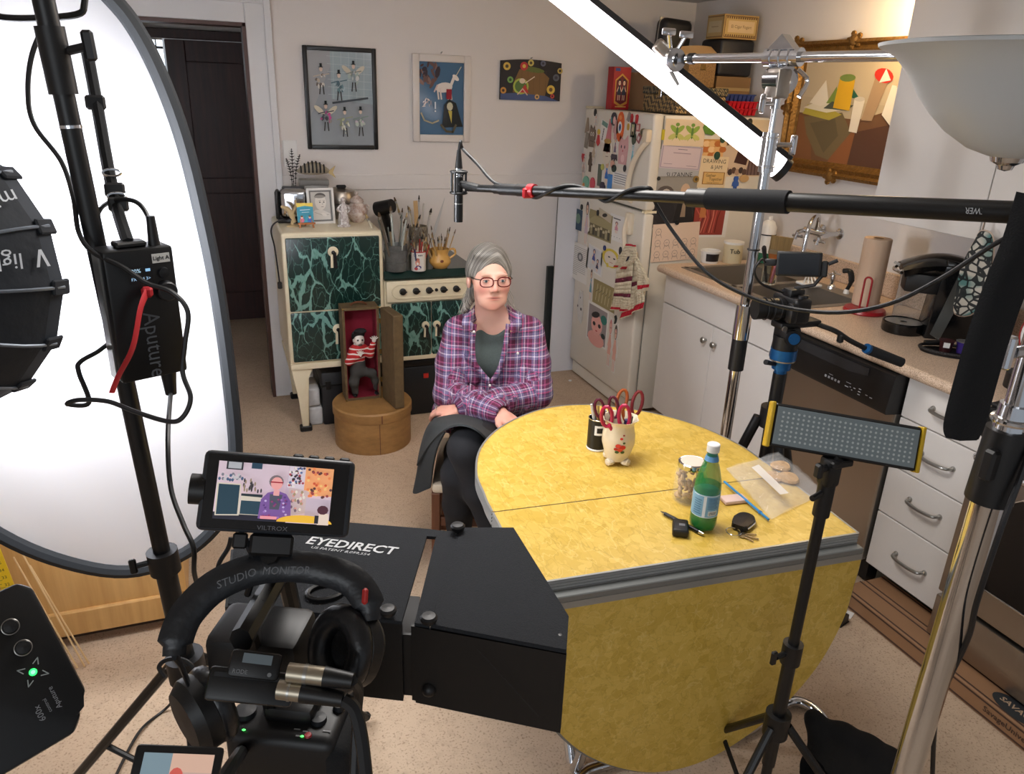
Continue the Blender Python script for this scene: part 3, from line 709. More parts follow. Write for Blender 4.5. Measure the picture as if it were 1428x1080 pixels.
# ---- things under the stove
def pix_box(name,x0,x1,y0,y1,z0,z1,m,label,cat,bev=0.008,group=None):return MB().box((x0,y0,z0),(x1,y1,z1),bev,2).build(name,m,label=label,cat=cat,group=group)
DKBOX=mat('black_case_plastic',(20,22,26),0.45)
c=thing('equipment_case',(0.53,3.98,0),'black hard case standing under the oven beside the white parcels','case')
MB().box((0.455,3.86,0.0),(0.63,4.25,0.30),0.012,2).build('shell',DKBOX,c);MB().box((0.452,3.855,0.225),(0.633,4.255,0.235),0.002).build('lid_seam',BLACKM,c)
for x in(0.49,0.59):MB().box((x-0.014,3.850,0.205),(x+0.014,3.862,0.255),0.003).build('latch',BLACKM,c)
c=thing('storage_tub',(1.0,3.95,0),'wide black storage case with a red tag under the burner side of the stove','case')
MB().box((0.80,3.86,0.0),(1.25,4.28,0.29),0.012,2).build('shell',DKBOX,c);MB().box((0.792,3.852,0.292),(1.258,4.288,0.33),0.008,2).build('lid',BLACKM,c)
tg=P(594,524,Y=3.858);q=MB().box((tg.x-0.014,3.855,tg.z-0.013),(tg.x+0.014,3.8605,tg.z+0.013)).build('red_tag',mat('red_tag',(190,40,30),0.5),c)
PAPERW=mat('white_wrapping',(206,206,206),0.6,noise=(20,0.25))
for z0,z1,dx,lab in((0.13,0.225,0.0,'white paper parcel on top under the oven, above a second one'),(0.02,0.115,0.01,'white paper parcel at the bottom under the oven on the floor')):
    pc=thing('paper_parcel',(0.42,3.95,z0-0.02),lab,'parcel')
    MB().box((0.375+dx,3.87,z0-0.02),(0.446+dx,4.06,z1-0.01),0.015,3).build('wrapper',PAPERW,pc);MB().box((0.374+dx,3.93,z0-0.021),(0.447+dx,3.96,z1-0.0085),0.015,3).build('tape_band',mat('packing_tape',(168,160,140),0.3),pc)
# ---- things on the oven top
ZT=1.050
def tp(x,y):return P(x,y,Z=ZT)
ts=thing('toaster',tp(414,312)+V3((0,0.06,0)),'old chrome toaster with black ends on the cream oven top','toaster');o=ts.matrix_basis.translation
m=MB(rotz(-0.15,o));m.box((-0.075,-0.05,0.016),(0.075,0.05,0.175),0.035,5);m.build('shell',CHROME,ts)
for s in(-1,1):m=MB(rotz(-0.15,o));m.box((s*0.083-0.009,-0.048,0.018),(s*0.083+0.009,0.048,0.160),0.008,2);m.build('end_panel',BLACK,ts)
m=MB(rotz(-0.15,o));m.box((-0.085,-0.053,0.0),(0.085,0.053,0.02),0.006,2);m.build('base',BLACK,ts)
for s in(-1,1):m=MB(rotz(-0.15,o));m.box((-0.055,s*0.018-0.008,0.170),(0.055,s*0.018+0.008,0.1765));m.build('slot',BLACKM,ts)
# chrome waffle iron behind the photo with domed lid
wf=thing('waffle_iron',(0.665,4.22,ZT),'grey metal waffle iron with domed lid behind the baby photo','appliance')
m=MB(MX.Translation((0.66,4.24,ZT)));m.lathe([(0.082,0),(0.088,0.02),(0.088,0.075),(0.06,0.08)],28);m.build('base',DSTEEL,wf)
m=MB(MX.Translation((0.66,4.24,ZT)));m.lathe([(0.088,0.082),(0.09,0.11),(0.075,0.14),(0.04,0.155),(0,0.158)],28);m.build('lid',STEEL,wf)
MB().box((0.635,4.20,ZT+0.158),(0.685,4.225,ZT+0.172),0.004).build('handle',BLACK,wf)
# striped fish figurine on the toaster
fh=thing('fish_figurine',(0.545,4.22,ZT+0.17),'striped fish figurine resting on top of the chrome toaster','figurine')
bx=thing('tall_tin',(0.5,4.26,ZT),'plain grey tin standing behind the toaster under the fish','tin')
MB().box((0.455,4.245,ZT),(0.60,4.315,ZT+0.192),0.006,2).build('can',mat('grey_tin',(140,140,138),0.4,0.6),bx);MB().box((0.452,4.242,ZT+0.165),(0.603,4.318,ZT+0.197),0.004).build('lid',DSTEEL,bx)
m=MB();fo=V3((0.53,4.28,ZT+0.20))
m.T=MX.Translation(fo)
m.grid(lambda u,v:(-0.09+0.18*u,-0.016*sin(PI*u)**0.7*cos(2*PI*v),0.034+0.034*sin(PI*u)**0.7*sin(2*PI*v)+0.016*sin(PI*u)),14,10)
m.build('body',mat('fish_tan',(150,138,118),0.5),fh)
for i in range(7):
    u=0.14+0.11*i;m=MB(MX.Translation(fo));r=sin(PI*u)**0.7
    m.tube([(-0.09+0.18*u,-0.0185*r*cos(q),0.034+0.0365*r*sin(q)+0.016*sin(PI*u))for q in np.linspace(-0.6,PI-0.2,10)],0.0045,6);m.build('stripe',BLACK,fh)
m=MB(MX.Translation(fo));m.prism([(0.07,0.03),(0.115,0.065),(0.10,0.03),(0.115,0.0)],-0.004,0.004,MX(((1,0,0,0),(0,0,1,0),(0,1,0,0),(0,0,0,1))));m.build('tail',mat('fish_fin',(196,172,120),0.5),fh)
# feather spray in a bud vase
fs=thing('feather_spray',(0.435,4.30,ZT),'dark barred feathers standing upright by the switch plate','feathers')
MB(MX.Translation((0.425,4.30,ZT))).lathe([(0.018,0),(0.022,0.05),(0.012,0.11),(0.014,0.16)],14).build('bud_vase',mat('smoky_glass',(60,60,60),0.2),fs)
for dx,dz,ln in((-0.012,0.15,0.15),(0.0,0.15,0.20),(0.016,0.15,0.17)):
    m=MB();sp_=spline([(0.425+dx*0.3,4.30,ZT+dz-0.06),(0.425+dx,4.295,ZT+dz+ln*0.5),(0.425+dx*2.6,4.29,ZT+dz+ln)],7)
    for i,p in enumerate(sp_[4:]):
        w=0.016*sin(PI*min(1,(i+1)/11));d=V3((w,0,w*0.7));m.add([p,p+d,p+V3((0,-0.002,0.008)),p+V3((-w,0,w*0.7))],[(0,1,2,3)])
    m.tube(sp_,0.0018,5);m.build('feather',mat('dark_feather',(36,34,32),0.8),fs)
# baby photograph in a white frame
pf=thing('baby_photograph',tp(452,314),'black and white baby portrait in a white frame standing on the oven','photo')
Mf=MX.Translation(tp(431,313)+V3((0,0.0,0.0)))@MX.Rotation(0.10,4,'Z')@MX.Rotation(-0.12,4,'X')@MX(((1,0,0,0),(0,0,-1,0),(0,1,0,0),(0,0,0,1)))
fwid,fhei=0.137,0.178;m=MB(Mf)
for r_ in((0,0,0.012,fhei),(fwid-0.012,0,fwid,fhei),(0.012,0,fwid-0.012,0.012),(0.012,fhei-0.012,fwid-0.012,fhei)):m.box((r_[0],r_[1],-0.012),(r_[2],r_[3],0.004),0.002)
m.build('frame',WHITEP,pf)
a=Art(Mf@MX.Translation((0.012,0.012,-0.006)),fwid-0.024,fhei-0.024)
a.add(rect(0,0,1,1),(120,120,118));a.add(rect(0.08,0.05,0.92,0.95),(196,194,190));a.add([(0.10,0.06),(0.92,0.06),(0.92,0.24),(0.6,0.36),(0.25,0.38),(0.10,0.30)],(224,221,216));a.add(ell(0.5,0.62,0.25,0.26,20),(228,224,218));a.add(ell(0.5,0.80,0.25,0.12,16,0,0,PI),(92,88,86));a.add(ell(0.47,0.80,0.245,0.05,16),(150,146,140))
for x in(0.47,0.65):a.add(ell(x,0.62,0.035,0.02,10),(50,48,48));a.line([(x-0.05,0.67),(x+0.05,0.68)],0.0015,(110,106,102))
a.line([(0.58,0.60),(0.60,0.55),(0.56,0.545)],0.0014,(150,146,142));a.line([(0.52,0.47),(0.62,0.475)],0.002,(110,100,98));a.line([(0.2,0.3),(0.55,0.2),(0.85,0.22)],0.0016,(150,146,142));a.add(ell(0.62,0.22,0.13,0.05,12,-0.3),(236,232,226));a.build('photograph',pf)
MB().tube([Mf@V3((fwid/2,fhei*0.8,-0.012)),Mf@V3((fwid/2,0.022,-0.075))],0.004,6).build('strut',BLACK,pf)
# blue card on a little wooden easel
ez=thing('table_easel',tp(428,318),'tiny orange wooden easel in front of the baby photo','easel');eo=tp(428,318)
m=MB(MX.Translation(eo));m.box((-0.042,-0.008,0.018),(0.042,0.004,0.026));m.build('ledge',mat('orange_wood',(186,112,60),0.5),ez)
for s in(-1,1):
    m=MB(MX.Translation(eo));m.cyl((s*0.034,-0.004,0.0),(s*0.012,0.02,0.10),0.004,seg=6);m.build('leg',MATS['orange_wood'],ez)
m=MB(MX.Translation(eo));m.cyl((0,0.06,0.0),(0,0.02,0.10),0.0035,seg=6);m.build('leg',MATS['orange_wood'],ez)
cd=thing('picture_card',eo+V3((0,0,0.026)),'small blue card with two children under a yellow banner on the tiny easel','card')
Mc=MX.Translation(eo+V3((-0.042,0.001,0.0265)))@MX.Rotation(-0.14,4,'X')@MX(((1,0,0,0),(0,0,-1,0),(0,1,0,0),(0,0,0,1)))
MB(Mc).box((0,0,-0.004),(0.078,0.094,0.0)).build('card_stock',WHITEP,cd);a=Art(Mc,0.078,0.094);a.add(rect(0,0,1,1),(56,150,176));a.add([(0,0.78),(0.5,0.86),(1,0.80),(1,1),(0,1)],(232,206,90));a.line([(0.2,0.64),(0.8,0.66)],0.003,(214,230,236));a.line([(0.3,0.52),(0.74,0.53)],0.0022,(200,222,230))
for x,c_ in((0.28,(220,120,150)),(0.76,(70,110,190))):a.add(ell(x,0.12,0.14,0.12,12),c_);a.add(ell(x,0.27,0.08,0.08,12),(236,200,176));a.add(ell(x,0.32,0.08,0.04,10),(110,70,40))
a.build('print',cd)
# twig bird
tb=thing('twig_bird',tp(408,316),'little tan twig bird figurine at the left front of the oven top','figurine');o=tp(408,316)
m=MB(MX.Translation(o));m.lathe([(0.03,0),(0.028,0.006),(0.008,0.012),(0.006,0.03)],12);m.build('base',mat('tan_clay',(196,172,130),0.7),tb)
m=MB(MX.Translation(o));m.tube(spline([(0.012,0,0.02),(0.0,0,0.055),(-0.018,0,0.085),(-0.05,0,0.10)],5),[0.010]*4+[0.014]*4+[0.012]*4+[0.008]*3+[0.003],8);m.build('body',MATS['tan_clay'],tb)
m=MB(MX.Translation(o));m.tube(spline([(0.0,0,0.06),(0.02,0,0.10),(0.022,0,0.13)],5),[0.008]*5+[0.005]*5+[0.002],7);m.build('wing',MATS['tan_clay'],tb)
# porcelain figurine
PORC=mat('white_porcelain',(232,230,228),0.2,noise=(70,0.1,(140,120,116)))
pg=thing('porcelain_figurine',tp(480,316),'white porcelain lady figurine beside the round jar','figurine');o=tp(480,316)
MB(MX.Translation(o)).lathe([(0.032,0),(0.034,0.008),(0.026,0.014)],18).build('base',PORC,pg)
MB(MX.Translation(o)).lathe([(0.026,0.012),(0.028,0.03),(0.020,0.07),(0.022,0.095),(0.013,0.112),(0.008,0.12)],20,wob=lambda q,z:1+0.10*sin(5*q)).build('gown',PORC,pg)
MB(MX.Translation(o)).ball((0,0,0.132),(0.012,0.012,0.015)).build('head',PORC,pg)
for s in(-1,1):MB(MX.Translation(o)).tube(spline([(s*0.014,0,0.105),(s*0.03,-0.006,0.085),(s*0.016,-0.024,0.075)],5),0.006,7).build('arm',PORC,pg)
# lidded ginger jar
gj=thing('ginger_jar',tp(500,311)+V3((0,0.03,0)),'round white lidded jar with brown flower decoration on the oven top','jar');o=gj.matrix_basis.translation
JAR=mat('brown_flowered_china',(226,218,210),0.2,noise=(34,0.5,(140,100,84)))
MB(MX.Translation(o)).lathe([(0.026,0),(0.03,0.004),(0.05,0.03),(0.056,0.055),(0.046,0.085),(0.032,0.098),(0.034,0.104)],24).build('body',JAR,gj)
MB(MX.Translation(o)).lathe([(0.037,0.104),(0.034,0.115),(0.018,0.13),(0.006,0.136),(0.010,0.146),(0.006,0.156),(0,0.158)],20).build('lid',JAR,gj)
for s in(-1,1):MB(MX.Translation(o)).tube(spline([(s*0.044,0,0.088),(s*0.062,0,0.078),(s*0.053,0,0.055)],5),0.005,7).build('handle',JAR,gj)
# toaster cord hanging down the stove side
cdp=[P(402,306,Y=4.1),P(385,310,Y=3.95),P(378,322,Y=3.85),P(383,345,Y=3.84),P(388,380,Y=3.84),P(390,395,Y=3.84)]
ac=thing('appliance_cord',cdp[-1],'black appliance cord with plug hanging at the left of the stove','cord');MB().tube(spline(cdp,6),0.004,6).build('cable',RUBBER,ac);MB().box(cdp[-1]-V3((0.011,0.008,0.028)),cdp[-1]+V3((0.011,0.008,0.006)),0.004).build('plug',BLACK,ac)
# ---- things on the green burner cover
ZB=0.838
def bp_(x,y):return P(x,y,Z=ZB)
HUE={(196,188,168):'cream',(150,132,104):'tan',(110,116,112):'dark grey',(170,176,170):'pale grey',(92,84,72):'dark brown',(200,190,170):'cream',(160,50,44):'red',(40,50,90):'navy',(212,206,196):'white',(130,100,60):'brown',(176,140,84):'honey',(150,112,60):'ochre',(110,80,44):'brown',(196,168,116):'pale tan',(200,196,190):'white',(180,168,140):'cream',(150,150,150):'grey'}
def brushes(par,o,n,rad,zin,ln,cols,seed,spread=0.35,thick=0.0035,head=None,name='brush'):
    r=random.Random(seed)
    for i in range(n):
        q=r.uniform(0,2*PI);k=math.sqrt(r.random());b=o+V3((0.45*rad*k*cos(q),0.45*rad*k*sin(q),zin));l=ln*r.uniform(0.7,1.1)
        d=V3((spread*k*cos(q),spread*k*sin(q)*0.7,1)).normalized();e=b+d*l
        th=thick*r.uniform(0.8,1.5);col=r.choice(cols)
        t=thing(name,b,'%s handled %s'%(HUE[col],head['label']),head['cat'],group=head['group'])
        MB().cyl(b,e,th*0.8,th,6).build('handle',mat('brush_handle_%d_%d_%d'%col,col,0.5),t)
        if r.random()<0.75:
            MB().cyl(e,e+d*0.014,th*1.05,th*1.2,6).build('ferrule',DSTEEL,t);MB().cyl(e+d*0.014,e+d*0.036,th*1.3,th*0.5,6).build('bristles',mat('bristle_%d'%(i%3),((84,66,48),(160,138,100),(40,34,30))[i%3],0.9),t)
bk=thing('tin_bucket',bp_(556,380)+V3((0,0.055,0)),'worn grey metal can full of paintbrushes on the stove','can');o=bk.matrix_basis.translation
GALV=mat('galvanised_tin',(128,132,132),0.45,0.6,noise=(25,0.4))
MB(MX.Translation(o)).lathe([(0.056,0),(0.058,0.004),(0.058,0.128),(0.060,0.132),(0.056,0.134),(0.054,0.128),(0.053,0.01),(0,0.008)],28).build('can_wall',GALV,bk)
for z in(0.045,0.105):MB(MX.Translation(o)).torus((0,0,z),0.0585,0.0025,28,6).build('rib',GALV,bk)
W1=[(196,188,168),(150,132,104),(110,116,112),(170,176,170),(92,84,72)]
brushes(None,o,18,0.09,0.02,0.26,W1,5,0.42,0.0048,dict(label='large paintbrush standing in the grey metal can on the stove',cat='paintbrush',group='brushes in the metal can'),'paintbrush')
ca=thing('tin_can',bp_(586,379)+V3((0,0.035,0)),'white printed can with a red rim holding small paintbrushes','can');o=ca.matrix_basis.translation
MB(MX.Translation(o)).lathe([(0.037,0),(0.038,0.002),(0.038,0.098),(0.036,0.10),(0.036,0.01),(0,0.008)],28).build('can_wall',mat('white_litho',(222,218,212),0.35),ca)
MB(MX.Translation(o)).torus((0,0,0.099),0.0375,0.0028,28,6).build('rim',mat('red_rim',(170,40,40),0.4),ca)
m=MB();r_=0.0384
def wrap(x,z):q=-PI/2-0.36+x/r_;return(o.x+r_*cos(q),o.y+r_*sin(q),o.z+z)
def wpoly(mb,pts,col,dr=0.0002):
    global r_;r0=r_;r_=r_+dr;mb.add([wrap(*p)for p in pts],[tuple(range(len(pts)))],col);r_=r0
for pts,col in((ell(0,0.048,0.012,0.020,12),(200,130,110)),(ell(0.004,0.022,0.016,0.010,12),(60,50,110)),(ell(-0.008,0.015,0.010,0.008,10),(190,60,60)),(ell(0,0.064,0.010,0.006,10),(150,70,50))):wpoly(m,pts,col,0.0003)
tx=MB();tx.text('Q',0.022,MX.Identity(4));
for f in tx.f:wpoly(m,[(tx.v[i].x-0.014,tx.v[i].y+0.084)for i in f],(24,24,28),0.0004)
for x in(0.004,0.012,0.020):wpoly(m,rect(x,0.080,x+0.005,0.087),(24,24,28),0.0004)
m.build('print',PRINT,ca)
brushes(None,o,16,0.062,0.02,0.13,[(200,190,170),(160,50,44),(40,50,90),(212,206,196),(130,100,60)],8,0.30,0.0032,dict(label='small paintbrush standing in the white printed can',cat='paintbrush',group='brushes in the printed can'),'paintbrush')
pi=thing('pitcher',bp_(617,376)+V3((0,0.045,0)),'yellow ochre ceramic pitcher filled with thin brushes','pitcher');o=pi.matrix_basis.translation
OCH=mat('ochre_glaze',(206,158,84),0.25,noise=(18,0.12))
MB(MX.Translation(o)).lathe([(0.034,0),(0.038,0.003),(0.056,0.028),(0.057,0.042),(0.042,0.068),(0.041,0.088),(0.046,0.102),(0.043,0.100),(0.038,0.07),(0.05,0.04),(0,0.012)],28,wob=lambda q,z:1+(0.16*math.exp(-((q-PI)/0.35)**2)if z>0.085 else 0)).build('body',OCH,pi)
MB(MX.Translation(o)).tube(spline([(0.041,0,0.092),(0.075,0,0.096),(0.082,0,0.07),(0.052,0,0.048)],6),0.006,8).build('handle',OCH,pi)
MB(MX.Translation(o)).ball((-0.006,-0.0565,0.045),(0.010,0.003,0.008),8).build('painted_motif',mat('brown_motif',(110,54,30),0.4),pi)
brushes(None,o,20,0.075,0.02,0.145,[(176,140,84),(150,112,60),(110,80,44),(196,168,116)],11,0.5,0.0026,dict(label='thin wooden brush standing in the ochre pitcher',cat='paintbrush',group='brushes in the ochre pitcher'),'paintbrush')
# jar behind with a feather, a ruler and white brushes
jr=thing('brush_jar',bp_(606,352),'patterned dark jar with ruler and feathers behind the pitcher','jar');o=V3((1.075,4.20,ZB));jr.location=o
MB(MX.Translation(o)).lathe([(0.05,0),(0.054,0.01),(0.054,0.15),(0.05,0.16),(0.05,0.02),(0,0.015)],24).build('body',mat('dark_patterned_jar',(60,56,54),0.3,noise=(60,0.6,(150,140,120))),jr)
brushes(None,o,7,0.08,0.03,0.26,[(200,196,190),(180,168,140),(150,150,150)],21,0.35,0.005,dict(label='pale brush or stick standing in the dark patterned jar',cat='paintbrush',group='sticks in the patterned jar'),'paintbrush')
ru=MB(MX.Translation(o+V3((-0.01,-0.02,0.1)))@MX.Rotation(-0.05,4,'Y'));ru.box((-0.012,-0.0015,-0.08),(0.012,0.0015,0.20));ru.build('ruler',mat('wooden_ruler',(196,160,110),0.5),label='short wooden ruler sticking out of the patterned jar',cat='ruler')
qf=MB(MX.Translation(o+V3((0.02,-0.01,0.08))));qf.grid(lambda u,v:(0.04+0.09*v+0.016*(u-0.5)*sin(PI*min(1,v+0.05)),0,-0.05+0.28*v-0.006*(u-0.5)),2,10,0.002);qf.build('quill',mat('grey_feather',(190,190,190),0.8),label='long pale grey feather leaning right from the patterned jar',cat='feather')
# black hair dryer leaning behind the can
hd_=thing('hair_dryer',(0.86,4.16,ZB),'black hair dryer leaning behind the paintbrushes','hair dryer');a_=P(526,292,Y=4.17);b_=P(547,287,Y=4.10)
m=MB();m.cyl(a_,b_,0.040,0.036,20);m.build('nozzle',BLACK,hd_);MB().tube([a_.lerp(b_,0.4),P(545,330,Y=4.2),P(549,352,Y=4.25)],[0.024,0.021,0.018],12).build('handle',BLACK,hd_)
MB().tube(spline([P(549,352,Y=4.25),(0.93,4.29,ZB+0.004),(1.00,4.31,ZB+0.004)],6),0.004,6).build('cord',RUBBER,hd_)
# hat box and puppet case
HB=V3((0.675,3.615,0))
hb=thing('hat_box',HB,'round tan wooden hat box on the floor carrying the puppet case','box');HBM=mat('tan_birch_veneer',(166,124,72),0.55,noise=(14,0.35),stretch=(1,1,2.5))
MB(MX.Translation(HB)).lathe([(0.192,0),(0.194,0.004),(0.194,0.17),(0.0,0.17)],48).build('drum',HBM,hb)
MB(MX.Translation(HB)).lathe([(0.198,0.168),(0.200,0.172),(0.200,0.214),(0.194,0.222),(0,0.222)],48).build('lid',HBM,hb)
MB().box((HB.x+0.005,HB.y-0.201,0.172),(HB.x+0.011,HB.y-0.199,0.214)).build('lid_seam',REDWOOD,hb);MB().box((HB.x-0.005,HB.y-0.1955,0.002),(HB.x-0.002,HB.y-0.1935,0.168)).build('drum_seam',REDWOOD,hb)
CZ=0.223;CASEM=mat('worn_brown_leatherette',(104,84,54),0.75,noise=(30,0.35));VEL=mat('crimson_velvet',(124,10,36),0.85)
pc=thing('puppet_case',(0.64,3.70,CZ),'upright brown case with crimson lining, open, holding a puppet','case')
cx0,cx1,cy0,cy1,cz1=0.545,0.725,3.630,3.735,CZ+0.485
m=MB();m.box((cx0,cy0,CZ),(cx0+0.012,cy1,cz1));m.box((cx1-0.012,cy0,CZ),(cx1,cy1,cz1));m.box((cx0+0.012,cy0,CZ),(cx1-0.012,cy1,CZ+0.012));m.box((cx0+0.012,cy0,cz1-0.012),(cx1-0.012,cy1,cz1));m.box((cx0+0.012,cy1-0.010,CZ+0.012),(cx1-0.012,cy1,cz1-0.012));m.build('shell',CASEM,pc)
m=MB();m.box((cx0+0.012,cy1-0.014,CZ+0.012),(cx1-0.012,cy1-0.010,cz1-0.012));m.box((cx0+0.012,cy0+0.004,CZ+0.012),(cx0+0.015,cy1-0.014,cz1-0.012));m.box((cx1-0.015,cy0+0.004,CZ+0.012),(cx1-0.012,cy1-0.014,cz1-0.012));m.box((cx0+0.015,cy0+0.004,CZ+0.012),(cx1-0.015,cy1-0.014,CZ+0.015));m.build('velvet_lining',VEL,pc)
Md=rotz(0.16,(cx1+0.004,cy0,CZ));d=MB(Md);d.box((0.002,-0.175,0.0),(0.052,-0.002,0.483),0.004);d.build('lid',CASEM,pc)
m=MB();m.tube(spline([(cx0+0.05,3.68,cz1),(cx0+0.07,3.68,cz1+0.014),(cx0+0.11,3.68,cz1+0.014),(cx0+0.13,3.68,cz1)],4),0.005,6);m.build('handle',REDWOOD,pc)
for z in(0.09,0.24,0.40):MB().box((cx1-0.004,cy0-0.006,CZ+z),(cx1+0.014,cy0+0.003,CZ+z+0.024)).build('hinge',mat('aged_brass',(120,96,52),0.45,0.8),pc)
for x in(cx0+0.004,cx1-0.004):
    for z in(CZ+0.004,cz1-0.004):MB().ball((x,cy0,z),0.007,8).build('corner_cap',MATS['aged_brass'],pc)
# the puppet
pu=thing('puppet',(0.63,3.665,CZ+0.015),'white-faced puppet in a red striped shirt standing in the open case','puppet');po=V3((0.625,3.655,CZ+0.016))
S=SDF((po.x-0.12,po.y-0.09,po.z-0.01),(po.x+0.14,po.y+0.06,po.z+0.40),0.0032)
def q_(x,y,z):return(po.x+x,po.y+y,po.z+z)
S.cone(q_(-0.005,0,0.17),q_(0.0,0,0.255),0.030,0.034,0.02)
S.chain([q_(-0.03,0,0.245),q_(-0.055,-0.015,0.195),q_(-0.01,-0.035,0.225)],[0.022,0.021,0.015],0.015)
S.chain([q_(0.03,0,0.245),q_(0.05,-0.02,0.225),q_(0.066,-0.03,0.28)],[0.022,0.019,0.014],0.012)
V,Q=S.mesh();
m,nt,B,N,L=nodes('red_striped_knit',0.85);tc=N('TexCoord');wv=N('TexWave',bands_direction='Z',i_Scale=14.0,i_Distortion=1.5);L(tc.outputs['Object'],wv.inputs['Vector']);r1=ramp(N,[(0.0,(176,32,34)),(0.80,(176,32,34)),(0.86,(226,216,208))]);L(wv.outputs['Fac'],r1.inputs[0]);L(r1.outputs[0],B.inputs['Base Color'])
np_mesh('shirt',V,Q,m,pu)
S=SDF((po.x-0.12,po.y-0.09,po.z-0.01),(po.x+0.14,po.y+0.06,po.z+0.2),0.0035)
S.cone(q_(-0.01,0,0.14),q_(-0.005,0,0.18),0.036,0.034,0.02).chain([q_(-0.02,0,0.13),q_(-0.035,-0.015,0.08),q_(-0.028,0.0,0.018)],[0.026,0.022,0.017]).chain([q_(0.005,0,0.13),q_(0.055,-0.03,0.125),q_(0.072,-0.02,0.08),q_(0.078,0.0,0.03)],[0.024,0.020,0.015,0.012])
V,Q=S.mesh();np_mesh('trousers',V,Q,mat('grey_felt',(58,56,54),0.95),pu)
S=SDF((po.x-0.06,po.y-0.08,po.z+0.24),(po.x+0.06,po.y+0.06,po.z+0.36),0.0025);S.ball(q_(0.0,-0.012,0.30),(0.026,0.026,0.034),0.005).ball(q_(0.002,-0.040,0.296),(0.006,0.008,0.008),0.006).ball(q_(-0.027,-0.01,0.298),(0.005,0.008,0.010),0.004);S.cone(q_(0,0,0.25),q_(0,-0.005,0.28),0.012,0.014,0.01)
V,Q=S.mesh();np_mesh('head',V,Q,mat('white_face_paint',(226,218,210),0.4),pu)
m=MB()
for x in(-0.010,0.012):m.ball(q_(x,-0.036,0.306),(0.005,0.003,0.005),8)
m.ball(q_(0.002,-0.034,0.281),(0.012,0.004,0.0035),8);m.build('painted_features',mat('black_face_paint',(18,14,16),0.5),pu)
S=SDF((po.x-0.07,po.y-0.08,po.z+0.28),(po.x+0.07,po.y+0.06,po.z+0.40),0.0035);S.ball(q_(0,0.004,0.325),(0.032,0.030,0.022),0.01).ball(q_(0.006,-0.02,0.348),(0.032,0.016,0.016),0.012).ball(q_(-0.02,0.006,0.31),(0.014,0.02,0.02),0.01);V,Q=S.mesh();np_mesh('hair',V,Q,mat('black_puppet_hair',(20,18,20),0.8),pu)
for bx_,bz,dx,by in((-0.004,0.232,0.3,-0.044),(0.070,0.300,0.1,-0.036)):
    m=MB();c0=V3(q_(bx_,by,bz));m.ball(c0,(0.011,0.006,0.012),8)
    for i in range(5):an=-0.9+0.42*i+dx;m.cyl(c0+V3((sin(an)*0.006,0,cos(an)*0.006)),c0+V3((sin(an)*0.026,-0.003,cos(an)*0.024)),0.0036,0.003,6)
    m.build('hand',MATS['white_face_paint'],pu)
for x,y in((-0.03,-0.012),(0.080,-0.012)):MB().ball(q_(x,y,0.008),(0.013,0.022,0.009),8).build('shoe',BLACK,pu)
# ---- blonde wood chest at the left, yardstick and skewers
ch=thing('wooden_chest',(-0.6,2.6,0),'blonde plywood chest standing behind the white reflector','chest')
MB().box((-1.15,2.36,0.045),(-0.206,2.84,0.56),0.004).build('body',BLONDE,ch);MB().box((-1.13,2.40,0.0),(-0.226,2.80,0.045)).build('plinth',mat('dark_plinth',(70,50,34),0.6),ch)
MB().box((-1.16,2.345,0.045),(-0.20,2.362,0.135),0.004).build('bottom_rail',BLONDE,ch);MB().box((-0.25,2.345,0.137),(-0.20,2.362,0.56),0.003).build('corner_post',BLONDE,ch);MB().box((-1.17,2.34,0.56),(-0.19,2.85,0.585),0.004).build('top',BLONDE,ch)
MB().box((-0.2045,2.50,0.30),(-0.196,2.53,0.40),0.002).build('hinge',DSTEEL,ch);MB().box((-0.205,2.44,0.03),(-0.17,2.47,0.075),0.004).build('caster_bracket',DSTEEL,ch)
y0=P(2,765,Y=2.335);y1=P(40,880,Y=2.30)
ys=thing('yardstick',(y1.x,y1.y,0),'bright yellow yardstick leaning against the blonde chest','ruler');d=(y0-y1).normalized();Mys=frame(y1-d*0.20,V3((0,-1,0)),d.cross(V3((0,-1,0))))
L_=(y0-y1).length+0.45;MB(Mys).box((-0.0175,0.01,-0.002),(0.0175,L_,0.002)).build('blade',mat('yellow_paint',(236,196,30),0.45),ys);a=Art(Mys@MX.Translation((0,0,0.0021)))
for i in range(46):a.add(rect(-0.0175,0.03+0.0127*i,-0.0175+(0.013 if i%2==0 else 0.008),0.0312+0.0127*i),(30,28,20))
for i in range(22):a.text(str(18+i),0.004,0.04+0.0254*i,0.014,(30,28,20))
a.build('markings',ys,kind='stuff')
for lab_,(xa,ya,xb,yb)in zip(('leftmost','middle','rightmost'),((28,790,108,932),(36,778,118,930),(50,800,124,926))):
    b_=P(xb,yb,Z=0.003);t_=P(xa,ya,Y=2.337);t_=b_+(t_-b_)*1.1;t_.y=min(t_.y,2.339);MB().cyl(b_,t_,0.0028,0.0024,6).build('wooden_skewer',mat('pale_bamboo',(222,190,140),0.5),label=lab_+' of three thin bamboo sticks leaning on the blonde chest',cat='stick',group='bamboo sticks by the chest')
# ---- white foam boards beside the refrigerator
FB=mat('white_foam_board',(222,224,230),0.6)
q0=P(790,523,Z=0);
t=thing('foam_board',(q0.x,4.30,0),'tall white foam board slotted between the refrigerator and the wall','board');MB().box((1.97,4.300,0.0),(2.70,4.310,1.135)).build('sheet',FB,t);MB().box((1.97,4.2995,0.0),(1.973,4.3105,1.135)).build('edge',WHITEP,t)
t=thing('black_edged_panel',(2.0,4.33,0),'white panel with a thick black edge strip behind the foam board','board');MB().box((1.975,4.325,0.0),(2.65,4.340,0.70)).build('sheet',FB,t);MB().box((1.935,4.318,0.0),(1.977,4.345,0.70),0.002).build('edge_strip',mat('dark_edge',(30,38,40),0.5),t)
MB().box((1.905,4.315,0),(1.934,4.348,0.13),0.003).build('corner_block',BLACK,t)
